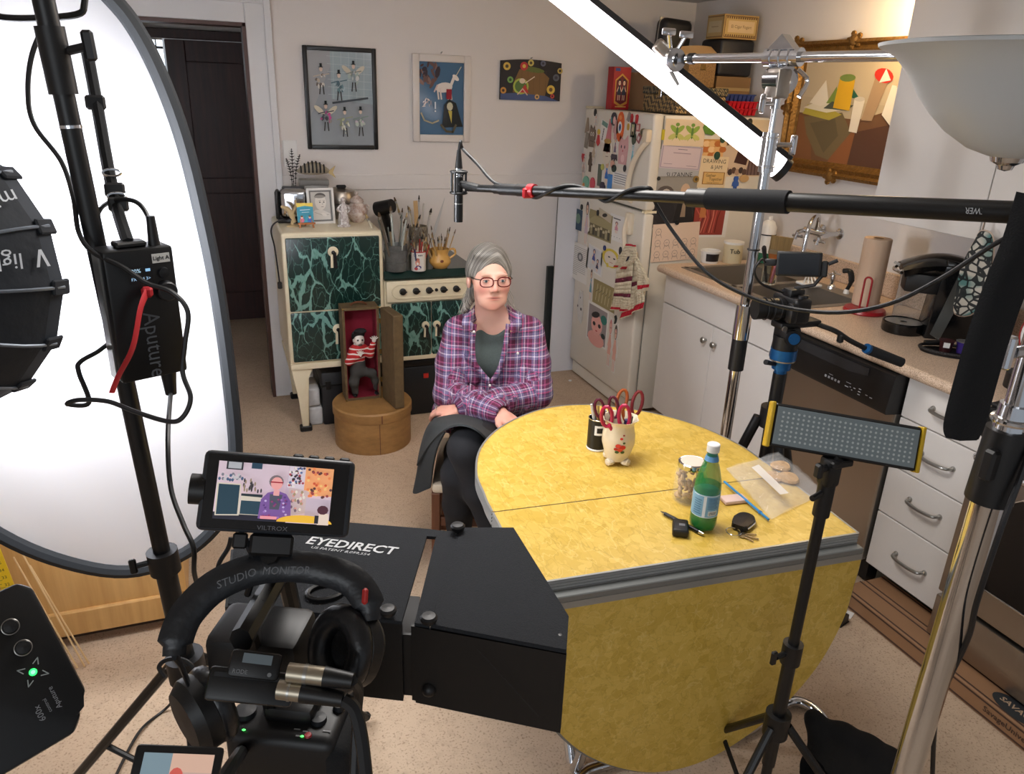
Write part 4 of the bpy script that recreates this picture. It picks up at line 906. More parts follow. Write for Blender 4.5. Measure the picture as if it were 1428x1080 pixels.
# paint crumb on the floor
pc_=P(795,531,Z=0.004);MB().ball(pc_,(0.012,0.009,0.006),8).build('paper_scrap',WHITEP,label='small white scrap on the floor by the refrigerator',cat='scrap')
# ================================================================ on the refrigerator
PAPER=mat('paper_white',(232,230,226),0.6);CREAMP=mat('paper_cream',(226,206,176),0.6)
MAGB=mat('black_magnet',(26,26,28),0.4)
def rng_on(face,px):
    """pixel -> (u,v) metres on the fridge front ('f', u towards the viewer's right) or side ('s')"""
    if face=='f':p=P(px[0],px[1],X=FX);return FY1-p.y,p.z
    p=P(px[0],px[1],Y=FY0+0.004);return p.x-FX,p.z
def face_frame(face,u,v,out=0.0):
    if face=='f':return frame((FX-0.0005-out,FY1-u,v),(-1,0,0),(0,-1,0))
    return frame((FX+u,FY0+0.0035-out,v),(0,-1,0),(1,0,0))
def sheet(face,tl,br,label,cat,paint=None,base=PAPER,out=0.0,name='paper_sheet',rot=0.0,curl=0.0):
    (u0,v1),(u1,v0)=rng_on(face,tl),rng_on(face,br);w,h=u1-u0,v1-v0
    M=face_frame(face,(u0+u1)/2,(v0+v1)/2,out)@MX.Rotation(rot,4,'Z')@MX.Translation((-w/2,-h/2,0))
    o=MB(M).box((0,0,0),(w,h,0.0008)).build(name,base,label=label,cat=cat)
    if paint:
        a=Art(M@MX.Translation((0,0,0.0008)),w,h,0.00008);paint(a)
        mb=a.mb;loc=o.location;mb.v=[v-loc for v in mb.v];mb.build('print',PRINT,o,world=False,smooth=0)
    return o
def magnet(face,px,w,h,col,label,shape='disc',th=0.005,out=0.0012,paint=None,name='fridge_magnet',rot=0.0):
    u,v=rng_on(face,px);M=face_frame(face,u,v,out)@MX.Rotation(rot,4,'Z')
    if callable(shape)or isinstance(shape,list):pts=[(x*w,y*h)for x,y in shape]
    elif shape=='disc':pts=ell(0,0,w/2,h/2,14)
    else:pts=rect(-w/2,-h/2,w/2,h/2)
    o=MB(M).prism(pts,0,th).build(name,mat('magnet_%d_%d_%d'%col,col,0.5),label=label,cat='magnet')
    if paint:
        a=Art(M@MX.Translation((0,0,th)),w,h,0.0001);paint(a);mb=a.mb;loc=o.location;mb.v=[q-loc for q in mb.v];mb.build('print',PRINT,o,world=False,smooth=0)
    return o
def doll(a,cx,cy,h,hair,dress,skin=(232,196,172),w=1.0,legs=True):
    """paper doll centred at cx, feet at cy, height h in unit space (x squeezed by w)"""
    if legs:
        for s in(-1,1):a.add(rect(cx+s*0.07*w*h-0.03*w*h,cy,cx+s*0.07*w*h+0.03*w*h,cy+0.4*h),skin)
    a.add([(cx-0.18*w*h,cy+0.25*h),(cx+0.18*w*h,cy+0.25*h),(cx+0.09*w*h,cy+0.68*h),(cx-0.09*w*h,cy+0.68*h)],dress)
    for s in(-1,1):a.add([(cx+s*0.08*w*h,cy+0.66*h),(cx+s*0.22*w*h,cy+0.42*h),(cx+s*0.17*w*h,cy+0.40*h),(cx+s*0.06*w*h,cy+0.58*h)],skin)
    a.add(ell(cx,cy+0.84*h,0.15*w*h,0.16*h,12),hair);a.add(ell(cx,cy+0.81*h,0.105*w*h,0.11*h,12),skin)
    for s in(-1,1):a.add(ell(cx+s*0.04*w*h,cy+0.82*h,0.018*w*h,0.02*h,6),(40,34,34))
DOLL=[(-0.2,-0.5),(0.2,-0.5),(0.2,-0.2),(0.42,-0.15),(0.4,0.05),(0.22,0.2),(0.3,0.32),(0.22,0.5),(-0.22,0.5),(-0.3,0.32),(-0.22,0.2),(-0.4,0.05),(-0.42,-0.15),(-0.2,-0.2)]
def dmag(px,w,h,hair,dress,label,face='f',skin=(232,196,172),rot=0.0,base=(226,222,216)):
    return magnet(face,px,w,h,base,label,DOLL,0.003,paint=lambda a:doll(a,0,-0.47,0.94,hair,dress,skin,1.6),rot=rot,name='doll_magnet')
# ---- freezer door
magnet('f',(831,157),0.028,0.040,(28,28,30),'black oval magnet at the top left of the freezer door')
dmag((832,170),0.05,0.085,(200,200,200),(196,192,190),'pale grey ghostly doll magnet below the black oval magnet')
magnet('f',(820,175),0.05,0.085,(150,132,112),'brown tent-shaped magnet at the left edge of the freezer door',[(-0.5,-0.5),(0.5,-0.3),(0.1,0.5),(-0.1,0.5)])
magnet('f',(827,190),0.075,0.12,(110,92,76),'brown tabby creature magnet below the tent-shaped one',[(-0.5,-0.5),(0.4,-0.5),(0.5,0.1),(0.35,0.5),(0.1,0.36),(-0.1,0.36),(-0.35,0.5),(-0.5,0.1)],paint=lambda a:(a.add(ell(-0.15,0.1,0.12,0.1,10),(220,214,200)),a.add(ell(0.2,0.1,0.12,0.1,10),(220,214,200)),a.add(ell(-0.13,0.1,0.05,0.06,8),(20,20,20)),a.add(ell(0.2,0.1,0.05,0.06,8),(20,20,20)),a.line([(-0.3,-0.2),(0.3,-0.25)],0.004,(60,48,40))))
magnet('f',(819,196),0.038,0.085,(140,130,118),'narrow tan magnet hanging at the far left of the freezer door','rect',rot=-0.15)
dmag((829,212),0.07,0.13,(120,96,70),(196,178,152),'brown and cream dog doll magnet on the freezer door',skin=(200,176,150))
magnet('f',(836,184),0.03,0.03,(214,180,60),'small yellow round magnet beside the tabby creature')
magnet('f',(835,196),0.04,0.06,(190,40,44),'red drop magnet left of the pink pointed hat',[(-0.5,-0.2),(0,-0.5),(0.5,-0.2),(0.2,0.5),(-0.2,0.5)])
sheet('f',(838,168),(846,199),'narrow picture strip with small lettering on the freezer door','paper',lambda a:(a.add(rect(0.1,0.75,0.9,0.97),(110,150,140)),[a.line([(0.5,0.1+0.12*i),(0.5,0.15+0.12*i)],0.010,(60,60,66))for i in range(5)]),rot=-0.25,name='picture_strip')
magnet('f',(849,189),0.085,0.175,(206,120,130),'pink pointed wizard hat magnet in the middle of the freezer door',[(-0.5,-0.5),(0.5,-0.5),(0.25,0.5),(0.1,0.5)])
magnet('f',(848,211),0.11,0.14,(226,216,200),'round cream face magnet under the pink hat','disc',paint=lambda a:(a.add(ell(-0.15,0.1,0.05,0.05,8),(40,40,40)),a.add(ell(0.18,0.1,0.05,0.05,8),(40,40,40)),a.add(ell(0.02,-0.05,0.05,0.04,8),(200,120,110)),a.line([(-0.12,-0.2),(0.15,-0.2)],0.003,(120,80,70)),a.add(ell(0,0.38,0.4,0.1,10),(180,140,70))))
magnet('f',(857,166),0.06,0.07,(60,52,62),'dark haired head magnet at the top of the freezer door','disc',paint=lambda a:(a.add(ell(0.2,-0.1,0.25,0.3,12),(226,180,176)),a.add(ell(-0.35,-0.1,0.16,0.25,10),(70,150,150))))
magnet('f',(860,181),0.07,0.10,(206,160,160),'pink torso doll magnet left of the orange eye',DOLL)
magnet('f',(866,177),0.078,0.155,(222,96,34),'orange magnet with a big blue eye on the freezer door','disc',paint=lambda a:(a.add(ell(0,-0.02,0.3,0.2,14),(240,238,232)),a.add(ell(0.02,-0.02,0.16,0.12,12),(60,110,180)),a.add(ell(0.02,-0.02,0.07,0.055,8),(20,20,24)),a.add(ell(0.0,0.3,0.2,0.08,12),(236,150,80))))
magnet('f',(882,165),0.028,0.045,(176,36,40),'left red mitten magnet at the top right of the freezer door',[(-0.4,-0.5),(0.4,-0.5),(0.5,0.2),(0.1,0.5),(-0.3,0.4)])
magnet('f',(889,166),0.028,0.045,(186,30,40),'right red mitten magnet at the top right of the freezer door',[(-0.4,-0.5),(0.3,-0.5),(0.5,0.3),(0.2,0.5),(-0.4,0.4)])
magnet('f',(878,163),0.024,0.045,(150,140,134),'small grey charm magnet left of the red mittens','rect',rot=-0.4)
magnet('f',(884,181),0.045,0.075,(44,44,46),'black framed portrait magnet right of the orange eye','rect',paint=lambda a:(a.add(rect(-0.33,-0.35,0.33,0.35),(170,176,130)),a.add(ell(0,0.02,0.16,0.16,10),(226,200,180)),a.add(rect(-0.2,-0.33,0.2,-0.12),(80,60,50))))
magnet('f',(877,177),0.02,0.035,(200,160,60),'tiny gold round magnet beside the black framed portrait')
magnet('f',(891,178),0.032,0.038,(180,110,104),'small pink square stamp magnet on the right of the freezer door','rect',paint=lambda a:a.add(rect(-0.3,-0.3,0.3,0.3),(214,190,180)))
magnet('f',(898,185),0.058,0.040,(120,98,60),'bronze oval badge magnet near the freezer handle','disc',paint=lambda a:a.add(ell(0,0,0.36,0.3,12),(70,70,50)))
magnet('f',(892,193),0.032,0.042,(150,90,90),'small tilted red stamp magnet below the bronze badge','rect',rot=-0.5,paint=lambda a:a.add(rect(-0.25,-0.25,0.25,0.25),(206,196,190)))
magnet('f',(885,194),0.04,0.06,(66,80,62),'dark green leaf magnet right of the pink cat','disc')
dmag((859,205),0.05,0.12,(30,28,32),(110,96,116),'dark haired doll magnet with purple dress on the freezer door')
magnet('f',(870,209),0.10,0.15,(214,164,164),'pink cat magnet in the centre of the freezer door',[(-0.4,-0.5),(0.4,-0.5),(0.5,0.1),(0.4,0.5),(0.15,0.35),(-0.15,0.35),(-0.4,0.5),(-0.5,0.1)],paint=lambda a:(a.add(ell(-0.18,0.1,0.06,0.06,8),(40,30,34)),a.add(ell(0.18,0.1,0.06,0.06,8),(40,30,34)),a.add(ell(0,-0.04,0.06,0.04,8),(190,80,90)),a.add(ell(0.05,-0.3,0.2,0.14,12),(236,200,198))))
dmag((883,218),0.05,0.16,(150,180,190),(110,180,196),'tall pale blue doll magnet beside the freezer handle',skin=(190,210,210))
magnet('f',(857,220),0.07,0.035,(70,60,72),'dark lacy spider magnet below the cream face',[(-0.5,0.1),(-0.3,-0.5),(-0.1,0),(0.1,-0.5),(0.2,0),(0.5,-0.4),(0.4,0.5),(-0.4,0.5)])
magnet('f',(814,220),0.034,0.05,(186,40,50),'red heart magnet at the left edge of the freezer door',[(0,-0.5),(0.5,0.1),(0.4,0.45),(0.1,0.45),(0,0.25),(-0.1,0.45),(-0.4,0.45),(-0.5,0.1)])
dmag((815,233),0.065,0.13,(150,150,150),(180,164,160),'grey mouse doll magnet under the red heart')
magnet('f',(824,226),0.055,0.11,(84,66,52),'spotted brown dog magnet on the freezer door',DOLL)
magnet('f',(818,254),0.08,0.07,(120,180,156),'mint green frog magnet at the bottom left of the freezer door','disc',paint=lambda a:a.add(ell(-0.3,-0.3,0.2,0.22,10),(206,130,60)))
magnet('f',(827,256),0.06,0.07,(198,70,84),'red apple magnet near the bottom of the freezer door','disc')
sheet('f',(834,227),(839,262),'narrow dark green photo strip on the freezer door','photo',lambda a:a.add(rect(0.1,0.04,0.9,0.96),(84,96,84)),name='photo_strip')
magnet('f',(841,233),0.034,0.034,(190,190,96),'pale yellow-green button magnet on the freezer door')
dmag((847,241),0.075,0.14,(210,180,120),(44,110,190),'doll magnet in a bright blue dress on the freezer door')
magnet('f',(851,256),0.045,0.10,(60,130,200),'bright blue ribbon magnet at the bottom of the freezer door','rect')
magnet('f',(841,260),0.065,0.05,(44,30,60),'dark purple cluster magnet at the bottom of the freezer door','disc')
magnet('f',(855,229),0.045,0.04,(222,170,150),'small peach head magnet above the dark green cap magnet')
magnet('f',(857,235),0.05,0.04,(36,60,50),'dark green cap magnet near the white note')
def note(a):
    for i in range(5):a.line([(0.1,0.85-0.17*i),(0.9-0.1*(i%2),0.82-0.17*i)],0.003,(60,62,90)if i==1 else(96,98,110))
sheet('f',(855,238),(880,263),'white handwritten note pinned at the bottom right of the freezer door','note',note,name='handwritten_note')
magnet('f',(872,235),0.026,0.036,(40,42,48),'small black round magnet holding the white note')
# ---- fridge door
sheet('f',(802,290),(811,323),'narrow blue photo at the top left of the refrigerator door','photo',lambda a:(a.add(rect(0,0,1,1),(40,70,96)),a.add(ell(0.5,0.55,0.3,0.25,10),(110,140,120))),name='photo')
dmag((819,311),0.085,0.27,(50,34,34),(206,186,196),'large paper doll in a lilac gown on the refrigerator door')
def oldphoto(a):
    a.add(rect(0,0,1,1),(150,138,96));a.add(rect(0.05,0.05,0.95,0.5),(112,102,70));a.add([(0.0,0.5),(1,0.45),(1,0.75),(0.3,0.8)],(166,154,112))
    for i in range(9):a.add(ell(0.1+0.1*i,0.3+0.05*((i*7)%3),0.045,0.07,8),(196,186,150));a.add(rect(0.07+0.1*i,0.08,0.14+0.1*i,0.26+0.05*((i*7)%3)),((90,82,60),(170,160,124),(70,66,50))[i%3])
sheet('f',(820,290),(852,340),'large old sepia group photograph on the refrigerator door','photo',oldphoto,name='photo')
sheet('f',(836,292),(853,309),'small pale print with a dark figure pinned over the sepia photo','photo',lambda a:(a.add(rect(0,0,1,1),(196,184,160)),a.add(ell(0.5,0.5,0.14,0.35,10,-0.4),(50,44,40))),out=0.003,name='photo',rot=-0.15)
magnet('f',(835,297),0.026,0.034,(24,26,28),'black round magnet holding the sepia group photo',out=0.003);magnet('f',(812,289),0.026,0.034,(30,34,34),'black round magnet above the paper doll in lilac')
sheet('f',(852,297),(868,340),'white card with a small pink figure on the refrigerator door','card',lambda a:(doll(a,0.5,0.3,0.45,(120,60,90),(206,140,160),w=1.5),a.line([(0.25,0.85),(0.75,0.85)],0.006,(80,80,90)),[a.add(ell(0.2+0.2*i,0.15,0.03,0.02,6),(150,150,150))for i in range(4)]),name='card')
def typed(a):
    for i in range(16):a.line([(0.1,0.9-0.05*i),(0.9 if i<14 else 0.5,0.9-0.05*i)],0.0022,(130,130,134))
    a.add(ell(0.6,0.66,0.14,0.12,14),(120,122,124));a.add(ell(0.6,0.66,0.07,0.07,10),(200,200,200))
sheet('f',(795,334),(818,398),'white typed letter with a grey seal on the refrigerator door','letter',typed,name='letter')
sheet('f',(820,340),(840,386),'white photo sheet with blue clad figures on the refrigerator door','photo',lambda a:(a.add(rect(0.08,0.06,0.92,0.94),(214,216,220)),doll(a,0.42,0.3,0.6,(40,50,110),(52,70,150),w=0.9),doll(a,0.68,0.1,0.5,(40,40,60),(60,60,90),w=0.9)),name='photo',rot=-0.08)
dmag((825,397),0.055,0.20,(60,40,34),(110,160,176),'paper doll in a teal outfit below the blue figures')
def blond(a):
    a.add(rect(0,0,1,1),(226,220,206));a.add(ell(0.5,0.55,0.45,0.42,18),(222,200,70));a.add(ell(0.48,0.52,0.32,0.34,16),(228,216,200))
    for x in(0.4,0.66):a.add(ell(x,0.58,0.06,0.035,8),(40,44,50))
    a.add(rect(0.3,0.1,0.4,0.28),(222,200,70));a.line([(0.44,0.36),(0.6,0.36)],0.003,(170,110,100))
sheet('f',(840,341),(865,384),'childlike drawing of a yellow haired face on the refrigerator door','drawing',blond,name='drawing')
magnet('f',(844,346),0.03,0.03,(40,60,130),'blue button magnet above the yellow haired drawing');magnet('f',(866,350),0.028,0.045,(34,36,40),'small black bird magnet by the refrigerator handle','disc')
def tribe(a):
    a.add(rect(0,0,1,1),(152,138,92))
    for i in range(6):a.line([(0.14+0.14*i,0.15),(0.2+0.14*i,0.85)],0.006,(206,196,156));a.line([(0.12+0.15*i,0.5),(0.26+0.13*i,0.66)],0.004,(96,86,60))
sheet('f',(829,388),(857,438),'brown paper print with pale brush strokes on the refrigerator door','print',tribe,name='paper_print',out=0.0015)
magnet('f',(810,428),0.085,0.21,(206,204,200),'white cat cut-out on the lower refrigerator door',[(-0.2,-0.4),(0.3,-0.5),(0.45,-0.2),(0.3,0.3),(0.2,0.5),(0.0,0.4),(-0.2,0.5),(-0.35,0.2),(-0.5,-0.05)],paint=lambda a:(a.add(ell(0.0,0.28,0.06,0.03,8),(60,60,60)),a.add(ell(0.2,-0.05,0.14,0.05,8),(70,70,70)),a.add(ell(-0.35,0,0.1,0.04,8),(90,90,90))),name='cat_cutout')
def kewpie(a):
    a.add(rect(0.06,0.05,0.94,0.95),(150,140,140));a.add(ell(0.48,0.12,0.4,0.2,14),(224,160,150));a.add(ell(0.48,0.50,0.27,0.26,18),(232,170,160));a.add(ell(0.40,0.74,0.2,0.08,12,0.3),(40,34,34));a.add(ell(0.80,0.72,0.15,0.12,10),(40,120,110));a.add(ell(0.82,0.3,0.1,0.07,10),(30,50,48));a.add(rect(0.38,0.2,0.58,0.3),(226,164,154))
    for x in(0.36,0.62):a.add(ell(x,0.50,0.07,0.055,10),(30,26,28))
    a.add(ell(0.49,0.34,0.05,0.02,8),(190,60,70))
sheet('f',(821,419),(845,489),'white bordered photo of a pink kewpie doll with a teal bow','photo',kewpie,name='photo')
def nude(px,lab,hr):return dmag(px,0.075,0.30,hr,(228,176,160),lab,skin=(228,180,164))
nude((851,478),'left bare pink paper doll on the lower refrigerator door',(206,130,130));nude((858,486),'right dark-haired paper doll on the lower refrigerator door',(70,60,50))
magnet('f',(859,446),0.032,0.055,(40,42,42),'black comma shaped magnet above the two bare dolls',[(-0.3,-0.5),(0.3,-0.4),(0.5,0.2),(0.1,0.5),(-0.4,0.3),(-0.1,0.0)])
# striped tea towel over the handle
tw=thing('tea_towel',P(875,445,X=2.06),'cream tea towel with red stripes hanging from the refrigerator handle','towel')
def towel(name,pxs,X0,stripes):
    """hanging strip: px pairs (left,right) from top to bottom at depth X0"""
    rows=[(P(*l,X=X0),P(*r,X=X0))for l,r in pxs];m=MB();nu=12
    Lp=spline([r[0]for r in rows],6);Rp=spline([r[1]for r in rows],6);n=len(Lp);cols=[]
    vs=[]
    for j in range(n):
        for i in range(nu+1):
            u=i/nu;p=Lp[j].lerp(Rp[j],u);k=j/(n-1);p=p+V3((-0.012*sin(u*PI*3+k)*(0.3+k),0,0));vs.append(p)
    for j in range(n-1):
        k=(j+0.5)/(n-1);c=(218,206,180)
        for s0,s1,sc in stripes:
            if s0<=k<=s1:c=sc
        for i in range(nu):m.add([vs[j*(nu+1)+i],vs[j*(nu+1)+i+1],vs[(j+1)*(nu+1)+i+1],vs[(j+1)*(nu+1)+i]],[(0,3,2,1)],c)
    o=m.build(name,CLOTHPRINT,tw)
    md=o.modifiers.new('thick','SOLIDIFY');md.thickness=0.004;return o
RED,MAR=(190,30,50),(110,40,60)
towel('towel_fold',[((862,356),(884,352)),((858,395),(880,392)),((856,420),(876,424)),((853,432),(872,436))],2.045,[(0.06,0.11,(60,60,80)),(0.30,0.36,MAR),(0.52,0.58,MAR),(0.86,0.96,RED)])
towel('towel_back_fold',[((872,350),(888,352)),((874,395),(892,392)),((870,430),(897,415)),((866,446),(893,432))],2.055,[(0.35,0.40,MAR),(0.80,0.92,RED)])
towel('towel_side_fold',[((874,345),(884,348)),((888,370),(902,385)),((890,395),(904,395)),((892,410),(900,406))],2.050,[(0.72,0.86,RED)])
towel('towel_top',[((873,340),(886,342)),((862,362),(886,362)),((858,372),(872,376))],2.040,[(0.0,0.12,RED),(0.82,0.98,RED)])
# ---- side of the refrigerator
def faeries(a):
    for cx in(0.3,0.68):
        for s in(-1,1):a.add(ell(cx+s*0.07,0.62,0.07,0.18,10,-s*0.5),(140,170,70));a.add(ell(cx+s*0.09,0.35,0.08,0.15,10,s*0.7),(196,196,110))
        a.add(ell(cx,0.80,0.05,0.07,10),(110,150,60));a.add(ell(cx,0.5,0.03,0.24,8),(90,130,60));a.line([(cx-0.1,0.2),(cx,0.4),(cx+0.1,0.2)],0.003,(170,180,90))
sheet('s',(928,166),(980,204),'white card with two green winged figures on the refrigerator side','card',faeries,CREAMP,0.004,'card',rot=-0.02)
magnet('s',(924,188),0.016,0.05,(196,180,40),'yellow-green strip magnet at the front edge of the refrigerator side','rect')
sheet('s',(921,208),(976,248),'grey paper lettered SUZANNE behind the lilac certificate','paper',lambda a:(a.add(rect(0,0,1,1),(176,178,182)),a.text('SUZANNE',0.5,0.10,0.035,(40,40,46))),name='paper_sheet')
sheet('s',(922,203),(976,236),'lilac certificate with a thin border on the refrigerator side','certificate',lambda a:(a.add(rect(0,0,1,1),(196,184,196)),a.add(rect(0.03,0.04,0.97,0.96),(150,140,160)),a.add(rect(0.045,0.06,0.955,0.94),(208,192,198)),a.line([(0.4,0.84),(0.62,0.84)],0.003,(110,100,120)),a.line([(0.3,0.68),(0.72,0.68)],0.003,(130,110,130)),a.line([(0.1,0.2),(0.3,0.2)],0.002,(120,110,130)),a.line([(0.66,0.16),(0.9,0.16)],0.002,(120,110,130))),out=0.002,name='certificate',rot=-0.06)
def couple(a):
    a.add(rect(0,0,1,1),(48,44,46));a.add(rect(0,0.55,1,1),(150,146,140));a.add(ell(0.26,0.68,0.2,0.14,14),(90,80,76));a.add(ell(0.28,0.66,0.11,0.1,12),(200,190,180));a.add(ell(0.25,0.68,0.04,0.035,8),(20,20,24));a.add(ell(0.72,0.72,0.11,0.14,14),(206,176,150));a.add([(0.5,0.1),(0.98,0.1),(0.88,0.5),(0.72,0.58),(0.58,0.5)],(30,28,30));a.add([(0.66,0.2),(0.78,0.2),(0.76,0.52),(0.70,0.52)],(150,130,110));a.add(ell(0.28,0.3,0.24,0.26,12),(36,34,38))
sheet('s',(914,246),(966,316),'dark double portrait of an animal and a balding man on the refrigerator side','postcard',couple,name='postcard')
magnet('s',(918,249),0.02,0.02,(40,40,40),'small dark pin magnet at the corner of the double portrait');magnet('s',(970,250),0.035,0.035,(150,120,60),'brass round magnet right of the double portrait',paint=lambda a:a.add(ell(0,0,0.25,0.25,10),(70,56,30)))
sheet('s',(978,194),(1013,226),'orange floral postcard on the refrigerator side','postcard',lambda a:(a.add(rect(0,0,1,1),(206,150,80)),[a.add(ell(0.2+0.2*(i%4),0.3+0.25*(i//4),0.13,0.14,9),((226,180,120),(190,110,50),(236,200,150))[i%3])for i in range(12)]),name='postcard')
sheet('s',(977,218),(1010,262),'cream note lettered DRAWING and JAM on the refrigerator side','note',lambda a:(a.add(rect(0,0,1,1),(226,206,170)),a.text('DRAWING',0.5,0.84,0.030,(50,44,40)),a.text('& JAM',0.6,0.66,0.028,(50,44,40))),CREAMP,0.002,'note',rot=-0.04)
sheet('s',(980,240),(1008,257),'tan card lettered Gather Together pinned on the cream note','card',lambda a:(a.add(rect(0,0,1,1),(150,104,50)),a.add(rect(0.04,0.05,0.96,0.95),(214,176,110)),a.text('Gather',0.36,0.72,0.022,(70,50,30)),a.text('Together',0.6,0.42,0.022,(70,50,30)),a.text('from day and town',0.5,0.14,0.010,(70,50,30))),CREAMP,0.004,'card',rot=-0.03)
magnet('s',(999,217),0.035,0.04,(30,70,56),'dark green round magnet on the DRAWING note',out=0.004);magnet('s',(1007,194),0.03,0.04,(50,80,60),'dark green bean magnet above the orange postcard','disc',out=0.003)
magnet('s',(989,178),0.085,0.075,(96,140,50),'green frog magnet right of the green winged figures',[(-0.5,0.0),(-0.3,-0.4),(0.2,-0.5),(0.5,-0.3),(0.45,-0.1),(0.1,0.0),(0.0,0.4),(-0.3,0.5)],out=0.004,paint=lambda a:a.add(ell(0.2,-0.2,0.07,0.07,8),(20,30,20)))
sheet('s',(966,262),(1012,330),'red abstract print in a white mount low on the refrigerator side','print',lambda a:(a.add(rect(0.1,0.05,0.9,0.96),(150,60,50)),a.add(rect(0.1,0.6,0.9,0.96),(130,70,50)),[a.line([(0.2+0.07*i,0.1),(0.3+0.06*i,0.4),(0.15+0.09*i,0.58)],0.006,((196,90,80),(110,30,30),(214,130,110))[i%3])for i in range(8)],a.add(rect(0.25,0.4,0.4,0.8),(190,120,70))),name='print',rot=-0.03)
def nun(a):
    a.add(rect(0,0,1,1),(222,200,166));a.text('THE',0.36,0.84,0.040,(40,36,34));a.text('IA',0.62,0.71,0.036,(40,36,34));a.line([(0.76,0.73),(0.9,0.74)],0.004,(40,36,34));a.line([(0.86,0.77),(0.9,0.74),(0.86,0.71)],0.004,(40,36,34))
    a.add(rect(0.02,0.03,0.6,0.55),(210,186,160));a.add([(0.25,0.25),(0.5,0.2),(0.55,0.5),(0.32,0.5)],(70,40,36));a.add([(0.5,0.02),(0.95,0.02),(0.9,0.3),(0.55,0.3)],(120,96,90))
    for i in range(6):a.line([(0.55+0.07*i,0.03),(0.56+0.06*i,0.3)],0.006,(76,50,48))
    for i in range(7):a.add(ell(0.06+0.07*i,0.08+0.03*(i%2),0.05,0.06,8),((90,66,56),(170,140,120),(60,44,40))[i%3])
    a.add(ell(0.84,0.56,0.14,0.13,12),(60,34,36));a.add(ell(0.85,0.55,0.08,0.09,12),(230,186,166))
sheet('s',(1013,166),(1072,246),'large cream poster with a hooded girl and hand lettering on the refrigerator side','poster',nun,CREAMP,name='poster')
magnet('s',(1045,170),0.03,0.035,(50,48,40),'small dark clip magnet at the top of the cream poster',out=0.002)
magnet('s',(1025,256),0.05,0.075,(50,90,170),'blue figure magnet below the cream poster',DOLL,out=0.001);magnet('s',(1037,249),0.06,0.04,(196,160,110),'tan floral magnet below the cream poster','disc');magnet('s',(1024,268),0.09,0.05,(36,36,38),'black spiky magnet low on the refrigerator side',[(-0.5,-0.5),(-0.4,0.3),(-0.2,0.1),(0,0.5),(0.2,0.1),(0.4,0.4),(0.5,-0.5)])
def crowd(a):
    a.add(rect(0,0,1,1),(228,204,184));r=random.Random(4)
    for i in range(11):
        x,y=0.12+0.19*(i%5),0.2+0.3*(i//5)
        a.line([(x+0.06*cos(q),y+0.09*sin(q))for q in np.linspace(0,2*PI,9)],0.0016,(120,100,100));a.line([(x-0.06,y-0.16),(x-0.04,y-0.08),(x+0.05,y-0.08),(x+0.07,y-0.16)],0.0016,(120,100,100));a.line([(x-0.02,y),(x+0.02,y)],0.002,(120,100,100))
sheet('s',(911,312),(970,362),'pale sheet with a line drawing of a crowd hanging off the refrigerator side','drawing',crowd,CREAMP,0.004,'drawing',rot=0.03)
magnet('s',(943,310),0.026,0.026,(24,26,28),'black round magnet holding the line drawing',out=0.006)
# ================================================================ on top of the refrigerator
ZF=FH+0.001
rb=thing('figure_box',(2.2,4.1,ZF),'upright red cardboard toy box with two dark figures at the back of the fridge top','box')
b0=V3((2.150,4.05,ZF));MB().box(b0,b0+V3((0.108,0.07,0.222)),0.001).build('carton',mat('red_carton',(168,26,36),0.45),rb)
a=Art(wallframe(b0.x,b0.z,b0.y-0.0003),0.108,0.222);a.add([(0.12,0.15),(0.5,0.06),(0.88,0.15),(0.88,0.7),(0.5,0.85),(0.12,0.7)],(206,150,60));a.add([(0.18,0.2),(0.5,0.12),(0.82,0.2),(0.82,0.68),(0.5,0.8),(0.18,0.68)],(110,30,40))
for x in(0.37,0.63):doll(a,x,0.22,0.5,(40,34,36),(40,46,66),w=1.3)
a.add(rect(0.08,0.9,0.35,0.97),(50,70,140));a.line([(0.2,0.07),(0.8,0.07)],0.006,(226,180,90));a.build('print',rb)
# woven hamper: dark weave on one face and tan on the other
def weave(name,c1,c2,sc=55.0,ang=0.6):
    m,nt,B,N,L=nodes(name,0.6);tc=N('TexCoord');mp=N('Mapping',i_Rotation=(ang,ang,0.0));L(tc.outputs['Object'],mp.inputs['Vector']);ck=N('TexChecker',i_Scale=sc);ck.inputs['Color1'].default_value=(*lin(c1),1);ck.inputs['Color2'].default_value=(*lin(c2),1);L(mp.outputs[0],ck.inputs['Vector'])
    wv=N('TexWave',i_Scale=sc*0.8,bands_direction='DIAGONAL');L(tc.outputs['Object'],wv.inputs['Vector']);r=ramp(N,[(0.3,(90,90,90)),(0.7,(255,255,255))]);L(wv.outputs['Fac'],r.inputs[0]);c=mix(N,L,0.8,ck.outputs['Color'],r.outputs[0],'MULTIPLY');L(c,B.inputs['Base Color']);return m
wh=thing('woven_hamper',(2.4,3.72,ZF),'woven rattan box with lid at the front of the fridge top','basket')
MB().box((2.262,3.56,ZF),(2.555,3.90,ZF+0.088),0.004).build('basket',weave('rattan_weave',(196,164,110),(84,74,58)),wh)
MB().box((2.256,3.554,ZF+0.090),(2.561,3.906,ZF+0.128),0.004).build('lid',weave('rattan_weave_dark',(150,134,100),(58,62,58)),wh)
MB().box((2.248,3.70,ZF+0.075),(2.257,3.73,ZF+0.115),0.002).build('clasp',CHROME,wh)
